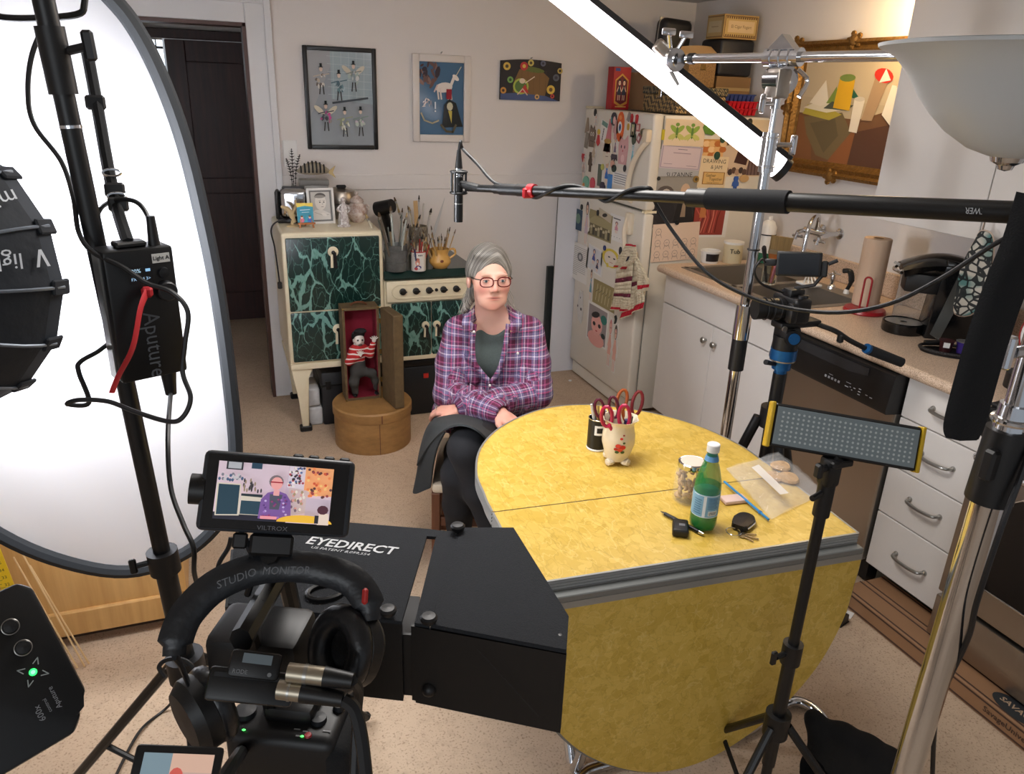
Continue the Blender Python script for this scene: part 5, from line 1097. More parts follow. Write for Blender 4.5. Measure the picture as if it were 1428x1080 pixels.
def tray(x,y,z,col,label):
    t=thing('ice_tray',(x,y,z),label,'ice tray');w,d,h=0.19,0.10,0.034;m_=mat('tray_%d_%d_%d'%col,col,0.35);MB().box((x,y,z+h-0.006),(x+w,y+0.004,z+h)).box((x,y+d-0.004,z+h-0.006),(x+w,y+d,z+h)).build('rim',m_,t)
    m=MB();
    for i in range(7):m.box((x+i*w/7*0.98+0.001,y,z+h-0.006),(x+i*w/7*0.98+0.005,y+d,z+h))
    m.box((x+w-0.004,y,z+h-0.006),(x+w,y+d,z+h));m.box((x,y+d/2-0.002,z+h-0.006),(x+w,y+d/2+0.002,z+h));m.build('dividers',m_,t)
    for i in range(7):
        for j in range(2):
            c0=V3((x+0.003+(i+0.5)*(w-0.004)/7,y+0.003+(j+0.5)*(d-0.006)/2,z));b=bmesh.new();bmesh.ops.create_cube(b,size=1)
            for v in b.verts:k=1.0 if v.co.z>0 else 0.72;v.co=V3((v.co.x*0.0225*k,v.co.y*0.040*k,(v.co.z+0.5)*(h-0.003)))+c0
            bmesh.ops.delete(b,geom=[f for f in b.faces if f.normal.z>0.9],context='FACES_ONLY');MB().bm(b).build('cup',m_,t)
tray(2.58,3.57,ZF,(190,20,34),'bottom red ice cube tray on the fridge top');tray(2.583,3.572,ZF+0.035,(200,24,38),'upper red ice cube tray below the blue one');tray(2.575,3.59,ZF+0.070,(52,70,130),'blue ice cube tray on top of the red ones')
# back support boxes
t=thing('cardboard_box',(2.62,4.0,ZF),'plain brown cardboard box behind the ice trays','box');CARD=mat('brown_cardboard',(150,116,80),0.75);MB().box((2.34,3.92,ZF),(2.80,4.24,ZF+0.20),0.002).build('carton',CARD,t);MB().box((2.34,4.07,ZF+0.2002),(2.80,4.09,ZF+0.2006)).build('tape',mat('tan_tape',(176,150,104),0.3),t)
t=thing('small_carton',(2.66,3.80,ZF),'small tan carton under the black suitcase','box');MB().box((2.58,3.70,ZF),(2.80,3.90,ZF+0.19),0.002).build('carton',mat('tan_carton',(136,104,66),0.75),t);MB().box((2.58,3.6995,ZF+0.12),(2.80,3.7005,ZF+0.135)).build('tape',MATS['tan_tape'],t)
t=thing('leopard_case',(2.52,3.75,ZF+0.13),'leopard print vanity case standing on the woven hamper','case')
MB().box((2.385,3.68,ZF+0.129),(2.555,3.80,ZF+0.262),0.008,2).build('shell',mat('leopard_cloth',(186,146,92),0.8,noise=(170,0.6,(92,66,40))),t);MB().box((2.458,3.674,ZF+0.215),(2.488,3.681,ZF+0.243),0.002).build('latch',MATS['aged_brass'],t)
t=thing('black_suitcase',(2.68,3.76,ZF+0.19),'small black suitcase below the gold cigar box','suitcase');MB().box((2.575,3.69,ZF+0.191),(2.79,3.88,ZF+0.372),0.018,3).build('shell',mat('black_leatherette',(26,26,30),0.45),t);MB().box((2.573,3.688,ZF+0.277),(2.792,3.882,ZF+0.283),0.002).build('seam',DSTEEL,t)
for x in(2.62,2.745):MB().box((x-0.012,3.682,ZF+0.268),(x+0.012,3.691,ZF+0.296),0.002).build('latch',CHROME,t)
def cigar(x0,x1,y0,z0,z1,label,lettering):
    t=thing('cigar_box',((x0+x1)/2,y0+0.08,z0),label,'box');MB().box((x0,y0,z0),(x1,y0+0.15,z1),0.001).build('carton',mat('gold_paper',(176,142,80),0.45),t);a=Art(wallframe(x0,z0,y0-0.0003),x1-x0,z1-z0)
    a.add(rect(0.03,0.06,0.97,0.94),(110,80,44));a.add(rect(0.05,0.10,0.95,0.90),(196,164,100))
    for i in range(14):a.add(ell(0.09+0.063*i,0.86,0.02,0.05,6),(96,66,36));a.add(ell(0.09+0.063*i,0.14,0.02,0.05,6),(96,66,36))
    a.add(rect(0.12,0.26,0.88,0.74),(214,186,140))
    if lettering:a.text(lettering,0.5,0.5,0.021,(110,80,50))
    else:a.line([(0.3,0.5),(0.7,0.5)],0.006,(120,90,60))
    a.build('print',t)
    a=Art(frame((x0-0.0003,y0+0.15,z0),(-1,0,0),(0,-1,0)),0.15,z1-z0)
    a.add(rect(0.03,0.06,0.97,0.94),(110,80,44));a.add(rect(0.05,0.10,0.95,0.90),(176,150,100));a.add(rect(0.12,0.26,0.88,0.74),(186,170,136));a.line([(0.3,0.5),(0.7,0.5)],0.003,(120,100,76));a.build('side_print',t)  # front print repeated in darker tones, shade of this side painted in
cigar(2.575,2.79,3.69,ZF+0.3725,ZF+0.488,'gold patterned cigar box on top of the pile on the fridge','El Cigar Fogart');
t=thing('black_instrument_case',(2.40,3.96,ZF+0.2),'black rounded case standing on the brown carton at the left of the pile','case')
MB(MX.Translation((2.44,3.97,ZF+0.201))@MX.Rotation(0.06,4,'Y')).box((-0.095,-0.05,0.0),(0.095,0.05,0.27),0.035,4).build('shell',MATS['black_leatherette'],t);MB(MX.Translation((2.44,3.97,ZF+0.201))@MX.Rotation(0.06,4,'Y')).box((-0.097,-0.003,0.03),(0.097,0.003,0.272),0.001).build('seam',DSTEEL,t)
t=thing('stacked_binder',(2.62,4.03,ZF+0.2),'dark file box between the black cases on the brown carton','box');MB().box((2.545,3.95,ZF+0.201),(2.72,4.12,ZF+0.344),0.003).build('carton',mat('dark_grey_board',(44,44,46),0.6),t);MB().box((2.60,3.9485,ZF+0.25),(2.66,3.9503,ZF+0.30)).build('label_card',CREAMP,t)
t=MB(rotz(0.0));t.grid(lambda u,v:(2.375+0.20*u,3.69+0.09*v,ZF+0.275+0.012*sin(u*2.2)+0.05*v),8,4,0.002);t.build('kraft_envelope',mat('kraft_paper',(214,178,130),0.6),label='creased kraft envelope lying on the leopard print case',cat='envelope')
# ================================================================ gilt framed still life on the right wall
gp=thing('still_life_painting',(XR,3.0,1.39),'large still life painting in an ornate gilt frame on the right wall','painting')
py0,py1,pz0,pz1,fw_=3.375,2.60,1.385,1.995,0.068
GILT=mat('antique_gilt',(158,118,62),0.42,0.75,noise=(55,0.45),bump=(90,0.5))
for a0,a1,ax in(((py0,pz0),(py1,pz0),0),((py0,pz1),(py1,pz1),0),((py0,pz0),(py0,pz1),1),((py1,pz0),(py1,pz1),1)):
    m=MB();n=30;s=1 if(a0[1]==pz0 and ax==0)or(a0[0]==py0 and ax==1)else-1
    prof=[(0,0.0),(0,0.05),(0.014,0.058),(0.026,0.040),(0.044,0.046),(0.056,0.022),(fw_,0.018),(fw_,0.0)]
    pts=[]
    for i,e in enumerate((a0,a1)):
        for w,h in prof:
            if ax==0:y=e[0]-(w if i==0 else-w);z=e[1]+(w if s>0 else-w)
            else:y=e[0]-(w if s>0 else-w);z=e[1]+(w if i==0 else-w)
            pts.append((XR-0.002-h,y,z))
    k=len(prof);m.add(pts,[(i,i+1,k+i+1,k+i)for i in range(k-1)]);m.build('frame_side',GILT,gp)
for y,z in((py0-0.01,pz0+0.01),(py0-0.01,pz1-0.01),(py1+0.01,pz0+0.01),(py1+0.01,pz1-0.01),((py0+py1)/2,pz0+0.006),((py0+py1)/2,pz1-0.004),(py0-0.008,(pz0+pz1)/2)):
    m=MB();m.ball((XR-0.05,y,z),(0.014,0.028,0.026),10)
    for q in range(5):m.ball((XR-0.046,y+0.034*cos(q*1.257),z+0.028*sin(q*1.257)),(0.010,0.016,0.014),8)
    m.build('carved_ornament',GILT,gp)
a=Art(frame((XR-0.016,py0-fw_,pz0+fw_),(-1,0,0),(0,-1,0)),py0-py1-2*fw_,pz1-pz0-2*fw_,0.0002)
a.add(rect(0,0,1,1),(186,168,136));a.add([(0,0.62),(1,0.55),(1,1),(0,1)],(194,176,144));a.add([(0,0),(1,0),(1,0.5),(0.9,0.52),(0.62,0.42),(0.0,0.46)],(110,76,48))
a.add([(0.60,0.30),(1,0.42),(1,0.0),(0.60,0.0)],(82,52,36));a.add([(0.40,0.0),(0.60,0.0),(0.62,0.30),(0.48,0.32)],(136,84,46));a.add([(0.0,0.0),(0.22,0.0),(0.14,0.4),(0.0,0.44)],(124,80,46))
a.add([(0.06,0.42),(0.46,0.48),(0.58,0.30),(0.40,0.02),(0.26,0.05),(0.12,0.25)],(112,96,66));a.add([(0.14,0.36),(0.40,0.42),(0.46,0.26),(0.34,0.08)],(96,84,58));a.add([(0.04,0.45),(0.34,0.40),(0.46,0.46),(0.30,0.52),(0.08,0.54)],(176,160,60));a.add([(0.04,0.51),(0.30,0.47),(0.44,0.50),(0.25,0.60)],(222,212,186));a.add([(0.10,0.56),(0.24,0.78),(0.32,0.56),(0.22,0.53)],(228,218,196));a.add([(0.24,0.78),(0.32,0.66),(0.30,0.58)],(190,172,140))
a.add([(0.28,0.56),(0.36,0.72),(0.42,0.56)],(120,140,60));a.add([(0.26,0.51),(0.5,0.5),(0.56,0.55),(0.34,0.58)],(70,78,66));a.add([(0.36,0.52),(0.53,0.50),(0.53,0.78),(0.38,0.82)],(220,170,34));a.add(ell(0.455,0.80,0.078,0.035,14),(120,140,70));a.add([(0.53,0.62),(0.62,0.60),(0.53,0.70)],(40,96,70))
a.add([(0.56,0.31),(0.64,0.30),(0.66,0.60),(0.56,0.62)],(226,216,196));a.add(ell(0.61,0.61,0.05,0.022,12),(206,196,176));a.add([(0.66,0.42),(0.76,0.42),(0.84,0.78),(0.72,0.82)],(170,140,106));a.add(ell(0.79,0.82,0.09,0.06,14,-0.4),(206,50,36));a.add([(0.76,0.76),(0.80,0.88),(0.86,0.78)],(226,220,206));a.add([(0.84,0.48),(0.98,0.34),(1.0,0.72),(0.88,0.74)],(226,218,200));a.add([(0.92,0.72),(0.98,0.72),(1.0,0.95),(0.95,0.95)],(206,180,150));a.add(ell(0.96,0.96,0.04,0.025,10,0.4),(170,160,140))
a.build('canvas',gp)
# ================================================================ on the worktop
ZW=0.9105
def wp(x,y,z=ZW):return P(x,y,Z=z)
o=wp(989,366)+V3((0.0,0.0,0))
t=thing('plastic_tub',o,'white plastic tub with a black label at the far end of the worktop','tub');MB(MX.Translation(o)).lathe([(0.043,0),(0.046,0.004),(0.05,0.062),(0.047,0.06),(0.042,0.006),(0,0.004)],24).build('body',WHITEP,t)
m=MB();
for i in range(10):q0,q1=-2.6+i*0.16,-2.6+(i+1)*0.16;m.add([o+V3((r*cos(q),r*sin(q),z))for r,q,z in((0.0472,q0,0.012),(0.0472,q1,0.012),(0.0502,q1,0.052),(0.0502,q0,0.052))],[(0,1,2,3)])
m.build('label_band',mat('black_label',(34,30,34),0.4),t);MB(MX.Translation(o)).torus((0,0,0.062),0.0505,0.0035,28,6).build('rim',WHITEP,t)
o=wp(1008,363)+V3((-0.005,-0.04,0));o.x=2.56;o.y=3.335
t=thing('cream_canister',o,'cream canister lettered Tub behind the white tub','canister');MB(MX.Translation(o)).lathe([(0.048,0),(0.05,0.004),(0.05,0.10),(0.046,0.10),(0,0.098)],24).build('body',mat('cream_plastic',(220,206,170),0.4),t);MB(MX.Translation(o)).lathe([(0.053,0.10),(0.053,0.112),(0.0,0.114)],24).build('lid',WHITEP,t)
MB().text('Tub',0.034,frame(o+V3((-0.022,-0.0465,0.066)),(-0.4,-1,0),(1,-0.4,0)),0.0012).build('lettering',BLACK,t)
# jar of tools and the broad brush
o=V3((2.455,2.868,0.914))
t=thing('tool_jar',o,'clear glass jar of brushes standing on the sink divider','jar');GLASS=mat('clear_glass',(240,245,245),0.03,trans=1.0,ior=1.25)
t.location=(2.43,2.868,0.914);o=V3((2.43,2.868,0.914))
MB(MX.Translation(o)).lathe([(0.034,0),(0.036,0.004),(0.036,0.085),(0.033,0.085),(0.033,0.006),(0,0.005)],20).build('glass',GLASS,t)
bb=thing('wide_paintbrush',o+V3((0.01,0,0.008)),'broad flat brush with tan bristles standing bristles up in the glass jar','paintbrush');Mb=MX.Translation(o+V3((0.012,0,0.008)))@MX.Rotation(-0.40,4,'Z')@MX.Rotation(0.10,4,'Y')
MB(Mb).prism([(-0.010,0),(0.010,0),(0.013,0.07),(0.040,0.115),(0.044,0.135),(-0.044,0.135),(-0.040,0.115),(-0.013,0.07)],-0.007,0.007,MX(((1,0,0,0),(0,0,1,0),(0,1,0,0),(0,0,0,1)))).build('handle',mat('varnished_wood',(160,96,44),0.3),bb)
MB(Mb).box((-0.046,-0.009,0.132),(0.046,0.009,0.155)).build('ferrule',mat('pale_brass_ferrule',(150,140,116),0.4,0.6),bb);MB(Mb).prism([(-0.045,0.152),(0.045,0.152),(0.050,0.215),(-0.050,0.215)],-0.010,0.010,MX(((1,0,0,0),(0,0,1,0),(0,1,0,0),(0,0,0,1)))).build('bristles',mat('tan_bristles',(150,126,84),0.9,noise=(120,0.4),stretch=(1,1,0.05)),bb)
for dx,dy,h,col,lab in((-0.022,0.0,0.17,(34,32,34),'black handled knife leaning left in the glass jar'),(0.004,-0.02,0.12,(196,120,130),'pink handled brush in the glass jar by the sink'),(0.014,-0.016,0.09,(190,150,96),'short wooden stick in the glass jar by the sink')):
    e=o+V3((dx*2.6,dy*1.6,h));kt=thing('jar_tool',o+V3((dx*0.6,dy*0.6,0.008)),lab,'tool');MB().tube([o+V3((dx*0.6,dy*0.6,0.008)),o.lerp(e,0.5)+V3((dx*0.2,0,0)),e],[0.005,0.007,0.011],8).build('handle',mat('tool_%d_%d_%d'%col,col,0.5),kt)
    MB().ball(e,(0.011,0.011,0.014),8).build('tip',mat('tool_%d_%d_%d'%col,col,0.5),kt)
# soap bottle with green label near the corner
o=V3((2.74,3.30,ZW));
t=thing('soap_bottle',o,'tall white plastic bottle with green base band by the backsplash','bottle');MB(MX.Translation(o)).lathe([(0.04,0),(0.042,0.004),(0.042,0.055)],24).build('green_band',mat('green_label',(40,110,80),0.4),t);MB(MX.Translation(o)).lathe([(0.0415,0.055),(0.0415,0.19),(0.03,0.215),(0.014,0.225),(0.014,0.245),(0,0.246)],24).build('body',WHITEP,t);MB(MX.Translation(o)).torus((0,0,0.15),0.042,0.003,24,6).build('ring',BLACK,t)
o=V3((2.735,3.16,ZW));t=thing('clear_bottle',o,'small clear plastic bottle with white cap beside the soap bottle','bottle');MB(MX.Translation(o)).lathe([(0.03,0),(0.032,0.004),(0.032,0.06),(0.012,0.10),(0.011,0.115)],20).build('body',mat('clear_plastic',(235,238,238),0.08,trans=0.85,ior=1.2),t);MB(MX.Translation(o)).lathe([(0.014,0.115),(0.014,0.13),(0,0.131)],16).build('cap',WHITEP,t)
# wall-mounted chrome faucet
fc=thing('faucet',(XR-0.03,2.93,1.10),'chrome wall faucet with two handles and a gooseneck spout over the sink','faucet');F0=V3((XR,2.93,1.155))
fx,fy,fz=2.72,2.955,1.125
MB().cyl((XR,3.02,1.13),(2.745,3.02,1.13),0.012).cyl((XR,2.90,1.13),(2.745,2.90,1.13),0.012).cyl((2.745,3.035,1.13),(2.745,2.885,1.13),0.017).build('bridge',CHROME,fc)
for y in(3.02,2.90):MB().lathe([(0.026,0),(0.026,0.006),(0.012,0.014)],18,frame((XR-0.0005,y,1.13),(-1,0,0))).build('flange',CHROME,fc)
for y in(3.035,2.885):
    m=MB();m.cyl((2.745,y,1.13),(2.70,y,1.12),0.011);m.cyl((2.70,y,1.12),(2.69,y,1.085),0.009);m.build('valve',CHROME,fc);m=MB();m.cyl((2.712,y-0.03,1.10),(2.70,y+0.03,1.10),0.006);m.cyl((2.68,y,1.095),(2.73,y,1.10),0.006);m.build('cross_handle',CHROME,fc)
MB().tube(spline([(2.745,2.96,1.13),(2.72,2.93,1.20),(2.66,2.88,1.225),(2.58,2.83,1.19),(2.56,2.82,1.06),(2.555,2.818,1.01)],8),0.0105,12).build('spout',CHROME,fc)
# deck tap with black handle, and soap bar
t=thing('sprayer_tap',(2.70,2.66,0.9136),'small chrome tap with a curved black handle on the sink deck','tap');q=V3((2.672,2.72,0.9138));MB(MX.Translation(q)).lathe([(0.02,0),(0.018,0.012),(0.010,0.02),(0.012,0.05),(0.008,0.07),(0.012,0.078),(0,0.085)],16).build('stem',CHROME,t);MB().cyl(q+V3((-0.03,0,0.07)),q+V3((0.03,-0.01,0.066)),0.005,seg=8).build('cross_bar',CHROME,t)
q=V3((2.672,2.625,0.9138));MB(MX.Translation(q)).lathe([(0.014,0),(0.012,0.014),(0.009,0.02)],14).build('holder',WHITEP,t);MB().tube(spline([q+V3((0,0,0.016)),q+V3((0.004,-0.012,0.06)),q+V3((0,0.002,0.10)),q+V3((-0.012,0.03,0.098))],6),[0.009]*6+[0.013]*7+[0.011]*6,10).build('handle',BLACK,t)
o=wp(1182,402);t=thing('soap_dish',(2.69,2.545,0.914),'little white dish at the corner of the sink','dish');MB().box((2.66,2.51,0.9138),(2.72,2.57,0.922),0.003).build('dish',WHITEP,t);MB().box((2.668,2.52,0.9215),(2.712,2.56,0.936),0.006,2).build('soap',mat('soap_white',(226,224,214),0.4),t)
# rack of plastic bits by the left bowl
t=thing('dish_rack',(2.60,2.87,0.914),'white plastic utensil rack behind the sink divider','rack');r0=V3((2.60,2.868,0.9138));MB().box(r0+V3((-0.03,-0.12,0)),r0+V3((0.045,-0.02,0.012)),0.003).build('base',WHITEP,t)
for i in range(4):MB().cyl(r0+V3((-0.015+0.016*i,-0.06-0.012*i,0.01)),r0+V3((-0.02+0.02*i,-0.08+0.014*i,0.06)),0.004,seg=6).build('prong',WHITEP,t)
# paper towel roll and its red stand
o=V3((2.52,2.36,ZW))
sd=thing('towel_stand',o,'red paper towel stand with a wire loop on the worktop','stand');MB(MX.Translation(o)).lathe([(0.082,0),(0.085,0.005),(0.08,0.016),(0.05,0.022),(0,0.022)],32).build('base',mat('red_enamel',(150,26,34),0.3),sd)
lp=o+V3((-0.058,-0.045,0));u_=V3((0.35,-0.94,0))*0.015
MB().tube([lp-u_+V3((0,0,0.018))]+[lp+u_*cos(q)*1.0+V3((0,0,0.145+0.015*sin(q)))for q in np.linspace(PI,0,9)]+[lp+u_+V3((0,0,0.018))],0.004,8).build('wire_loop',MATS['red_enamel'],sd)
r=thing('paper_towel_roll',o+V3((0,0,0.023)),'tall unbleached brown paper towel roll on the red stand','paper roll');ro=o+V3((0.028,0.03,0.0225));MB(MX.Translation(ro)).lathe([(0.020,0.0),(0.052,0.0),(0.054,0.002),(0.054,0.278),(0.052,0.28),(0.020,0.28),(0.019,0.0)],32).build('paper',mat('unbleached_paper',(196,170,146),0.8),r);MB(MX.Translation(ro)).lathe([(0.0205,0.001),(0.0205,0.281),(0.018,0.281),(0.018,0.001)],20).build('core',CARD,r)
# single-cup coffee maker, facing the camera side
K0=V3((2.50,2.06,ZW));KM=rotz(math.radians(-38),K0)
kb=thing('coffee_maker',K0,'black and grey single-cup coffee maker on the worktop','coffee maker');KB=mat('gloss_black',(16,17,19),0.15);KG=mat('grey_brushed_plastic',(96,98,96),0.35,0.5)
# local: x to viewer right, y away, z up ; brews towards -x
MB(KM).prism([(0.0,0.0),(0.165,0.0),(0.165,0.245),(0.12,0.285),(0.02,0.30),(0.02,0.25),(0.015,0.20)],-0.075,0.075,MX(((1,0,0,0),(0,0,1,0),(0,1,0,0),(0,0,0,1))),bev=0.008).build('body',KB,kb)
m=MB(KM);m.grid(lambda u,v:(-0.115+0.245*u,-0.078+0.156*v,0.222+0.085*sin(PI*min(1,0.12+0.62*u))**0.8*(1-0.35*(2*v-1)**4)),14,10,0.03);m.build('head',KB,kb)
MB(KM).prism([(-0.095,-0.045),(-0.02,-0.062),(0.02,-0.062),(0.02,0.062),(-0.02,0.062),(-0.095,0.045)],0.165,0.235,bev=0.006).build('brew_housing',BLACK,kb)
MB(KM).tube(spline([(-0.118,-0.06,0.236),(-0.135,0.0,0.238),(-0.118,0.06,0.236)],6),0.007,8).build('chrome_lip',CHROME,kb)
MB(KM).prism([(0.02,0.02),(0.055,0.0),(0.118,0.262),(0.075,0.285)],0.0,0.004,KM.inverted()@KM@MX(((1,0,0,0),(0,0,-1,-0.0765),(0,1,0,0),(0,0,0,1)))).build('side_panel',KG,kb)
for i in range(3):MB(KM).cyl((0.072+0.012*i,-0.080,0.222+0.002*i),(0.072+0.012*i,-0.0825,0.222+0.002*i),0.0042,seg=10).build('button',WHITEP,kb)
MB(KM).box((0.072,-0.082,0.234),(0.108,-0.0795,0.256)).build('display',mat('dark_display',(30,34,38),0.1),kb)
MB(KM).lathe([(0.0,0.0),(0.072,0.0),(0.075,0.006),(0.075,0.038),(0.070,0.042),(0.066,0.036),(0,0.034)],28,MX.Translation((-0.062,0.0,0.0))).build('drip_tray',KB,kb)
MB(KM).lathe([(0.066,0.0365),(0.066,0.0385),(0.012,0.0385),(0.012,0.0365)],24,MX.Translation((-0.062,0.0,0.0))).build('drip_grate',DSTEEL,kb)
m=MB(KM);m.prism([(-0.09,0.080),(0.10,0.080),(0.10,0.135),(-0.07,0.135),(-0.09,0.11)],0.0,0.225,bev=0.012);m.build('water_tank',mat('tank_plastic',(220,226,230),0.06,trans=0.9,ior=1.15),kb)
MB(KM).prism([(-0.095,0.078),(0.102,0.078),(0.102,0.138),(-0.072,0.138),(-0.095,0.11)],0.226,0.244,bev=0.005).build('tank_lid',KB,kb)
MB().text('KEURIG',0.015,KM@frame((-0.1335,-0.024,0.262),(-1,-0.25,0.55),(0.25,-1,0)),0.0008).build('lettering',mat('silver_print',(170,170,168),0.4),kb)
# coffee pods on a black oval tray
o=V3((2.405,1.835,ZW));py=thing('pod_tray',o,'black oval wire-rim tray with coffee pods near the worktop edge','tray');Mt=rotz(-0.75,o)
MB(Mt).prism(ell(0,0,0.10,0.062,28),0,0.004).build('plate',BLACK,py);MB(Mt).torus((0,0,0.012),0.102,0.006,32,8,sy=0.63).build('rim',mat('woven_black_rim',(30,28,30),0.4,bump=(200,0.6)),py)
MB(Mt).cyl((-0.085,0.03,0.018),(-0.03,0.045,0.022),0.010,seg=10).build('roll_handle',BLACK,py)
for i,(x,y,col,lab)in enumerate(((-0.02,0.0,(60,26,28),'dark maroon coffee pod on the black oval tray'),(0.035,0.01,(58,40,120),'purple coffee pod on the black oval tray'))):
    pt=thing('coffee_pod',Mt@V3((x,y,0.0045)),lab,'pod');MB(Mt).lathe([(0.018,0.0045),(0.024,0.044),(0.0265,0.046),(0.0,0.047)],20,MX.Translation((x,y,0))).build('cup',mat('pod_%d'%i,col,0.4),pt)
    MB(Mt).lathe([(0.0265,0.0462),(0.0265,0.0475),(0,0.0478)],20,MX.Translation((x,y,0))).build('foil',mat('pod_foil',(190,188,190),0.3,0.8),pt)if i else MB(Mt).box((x-0.012,y-0.026,0.024),(x+0.008,y-0.0225,0.042)).build('label_card',WHITEP,pt)
# patterned oven mitt hanging from a hook under the wall cabinet
Bm=P(1352,436,X=2.45)
om=thing('oven_mitt',Bm,'patterned aqua and black cloth mitt hanging below the wall cabinet','mitt')
MITT,nt,B,N,L=nodes('mitt_print',0.85);tc=N('TexCoord');vv=N('TexVoronoi',feature='DISTANCE_TO_EDGE',i_Scale=42.0);L(tc.outputs['Object'],vv.inputs['Vector']);r_1=ramp(N,[(0.0,(40,42,44)),(0.10,(46,50,50)),(0.14,(190,186,176))]);L(vv.outputs['Distance'],r_1.inputs[0]);nn=N('TexNoise',i_Scale=9.0);L(tc.outputs['Object'],nn.inputs['Vector']);r_2=ramp(N,[(0.45,(255,255,255)),(0.55,(110,170,176))]);L(nn.outputs['Fac'],r_2.inputs[0]);cc=mix(N,L,1.0,r_1.outputs[0],r_2.outputs[0],'MULTIPLY');L(cc,B.inputs['Base Color'])
pts=[P(x,y,X=2.45)for x,y in((1370,322),(1383,330),(1382,365),(1376,395),(1358,436),(1334,437),(1337,408),(1345,370),(1362,335))]
ctr=sum(pts,V3())/len(pts);Mo=frame(ctr,(-1,-0.35,0),(0.35,-1,0));pl2=[(Mo.inverted()@p)[:2]for p in pts];pl2=[(p.x,p.y)for p in spline([(x,y,0)for x,y in pl2],4,True)]
MB().prism(pl2,-0.012,0.012,Mo,bev=0.006).build('mitt_body',MITT,om);MB().tube([Mo@V3((x,y,0.0))for x,y in pl2],0.004,6,True).build('piping',mat('pale_piping',(196,176,160),0.8),om)
MB().tube(spline([pts[0],pts[0]+V3((0,0,0.05)),V3((pts[0].x,pts[0].y,1.288))],4),0.003,6).build('hanging_loop',mat('pale_piping',(196,176,160),0.8),om)
# tape roll, pan and outlet at the right end
o=V3((2.335,1.50,ZW));t=thing('tape_roll',o,'thick roll of black gaffer tape at the near end of the worktop','tape');MB(MX.Translation(o)).lathe([(0.038,0),(0.062,0),(0.062,0.048),(0.038,0.048),(0.038,0)],32).build('tape',BLACK,t);MB(MX.Translation(o)).lathe([(0.0385,0.0),(0.0385,0.049),(0.036,0.049),(0.036,0.0)],28).build('core',CARD,t)
o=V3((2.55,1.62,ZW));t=thing('enamel_plate',o,'white enamel plate with a red rim leaning at the worktop end','plate');Mq=frame(o+V3((0.09,0.02,0.104)),(-1,-0.25,0.42));MB(Mq).lathe([(0,0.0),(0.075,0.0),(0.108,0.014),(0.110,0.017),(0.074,0.004),(0,0.004)],36).build('dish',WHITEP,t);MB(Mq).torus((0,0,0.016),0.109,0.003,40,6).build('rim',mat('red_rim_line',(150,50,44),0.4),t)
t=thing('wall_outlet',(XR,1.72,1.10),'white outlet with a grey plug on the wall above the worktop end','outlet');ou=P(1412,388,X=XR);MB().box((XR-0.006,ou.y-0.06,1.06),(XR-0.0003,ou.y+0.01,1.18),0.002).build('plate',WHITEP,t);MB().box((XR-0.045,ou.y-0.04,1.085),(XR-0.005,ou.y-0.01,1.115),0.004).build('plug',mat('grey_plug',(120,120,116),0.5),t)
# sink lamp fixed to the ceiling beside the wall cabinet (above the frame)
sl=thing('sink_lamp',(2.60,2.62,ZC-0.09),'small warm ceiling spot above the sink next to the wall cabinet','lamp');MB(MX.Translation((2.62,2.60,ZC-0.10))).lathe([(0.05,0.0),(0.055,0.02),(0.055,0.098),(0.0,0.098)],24).build('housing',WHITEP,sl)
d=bpy.data.lights.new('sink_lamp_bulb','POINT');d.energy=11;d.color=(1.0,0.72,0.40);d.shadow_soft_size=0.03;lo=bpy.data.objects.new('bulb_light',d);COL.objects.link(lo);lo.parent=sl;lo.location=V3((2.62,2.60,ZC-0.14))-V3((2.60,2.62,ZC-0.09))
MB(MX.Translation((2.62,2.60,ZC-0.104))).ball((0,0,0),(0.03,0.03,0.022),12).build('bulb',mat('warm_bulb',(255,214,150),0.3,emit=6.0),sl)
# ================================================================ drop-leaf table
TZ=0.75;TA=V3((0.558,1.248,0));TD=V3((0.828,-0.059,0)).normalized();TN=V3((-TD.y,TD.x,0))
TM=MX(((TD.x,TN.x,0,TA.x),(TD.y,TN.y,0,TA.y),(0,0,1,0),(0,0,0,1)))
tb=thing('dining_table',TM@V3((0.42,0.3,0)),'yellow crackle laminate drop-leaf table with metal edging','table')
SEAM=0.305;W_=0.845
far=[(0.003,0.40),(0.012,0.515),(0.062,0.66),(0.16,0.79),(0.30,0.885),(0.4225,0.912)]
far=[(0,SEAM+0.002),(0,0.36)]+far;far=far+[(W_-x,y)for x,y in far[-2::-1]];far=[(p.x,p.y)for p in spline([(x,y,0)for x,y in far],5)]
MB(TM).prism([(0,0),(W_,0),(W_,SEAM-0.002),(0,SEAM-0.002)],TZ-0.004,TZ).build('fixed_top',TABLE,tb)
MB(TM).prism(far,TZ-0.004,TZ).build('far_leaf',TABLE,tb)
ALU=mat('ribbed_aluminium',(168,170,168),0.35,0.6);ALUD=mat('dull_aluminium',(140,143,142),0.45,0.6)
def edge_band(pts,z0,z1,name,closed=False):
    m=MB(TM);n=len(pts);z=[z0+(z1-z0)*i/8 for i in range(9)];prof=[(0.0 if i%2 else 0.0025,z[i])for i in range(9)];prof=[(-0.003,z0)]+prof+[(-0.003,z1)]
    vs=[];k=len(prof);ctr=V3((sum(p[0]for p in pts)/n,sum(p[1]for p in pts)/n))
    for i,p in enumerate(pts):
        a=V3(pts[max(i-1,0)]);b=V3(pts[min(i+1,n-1)]);t=(b-a).normalized();nn=V3((t.y,-t.x))
        if nn.dot(V3(p)-ctr)<0:nn=-nn
        vs+=[(p[0]+nn.x*o,p[1]+nn.y*o,zz)for o,zz in prof]
    m.add(vs,[(i*k+j,(i+1)*k+j,(i+1)*k+j+1,i*k+j+1)for i in range(n-1)for j in range(k-1)]);return m.build(name,ALU,tb)
edge_band(far,TZ-0.038,TZ+0.001,'leaf_edging')
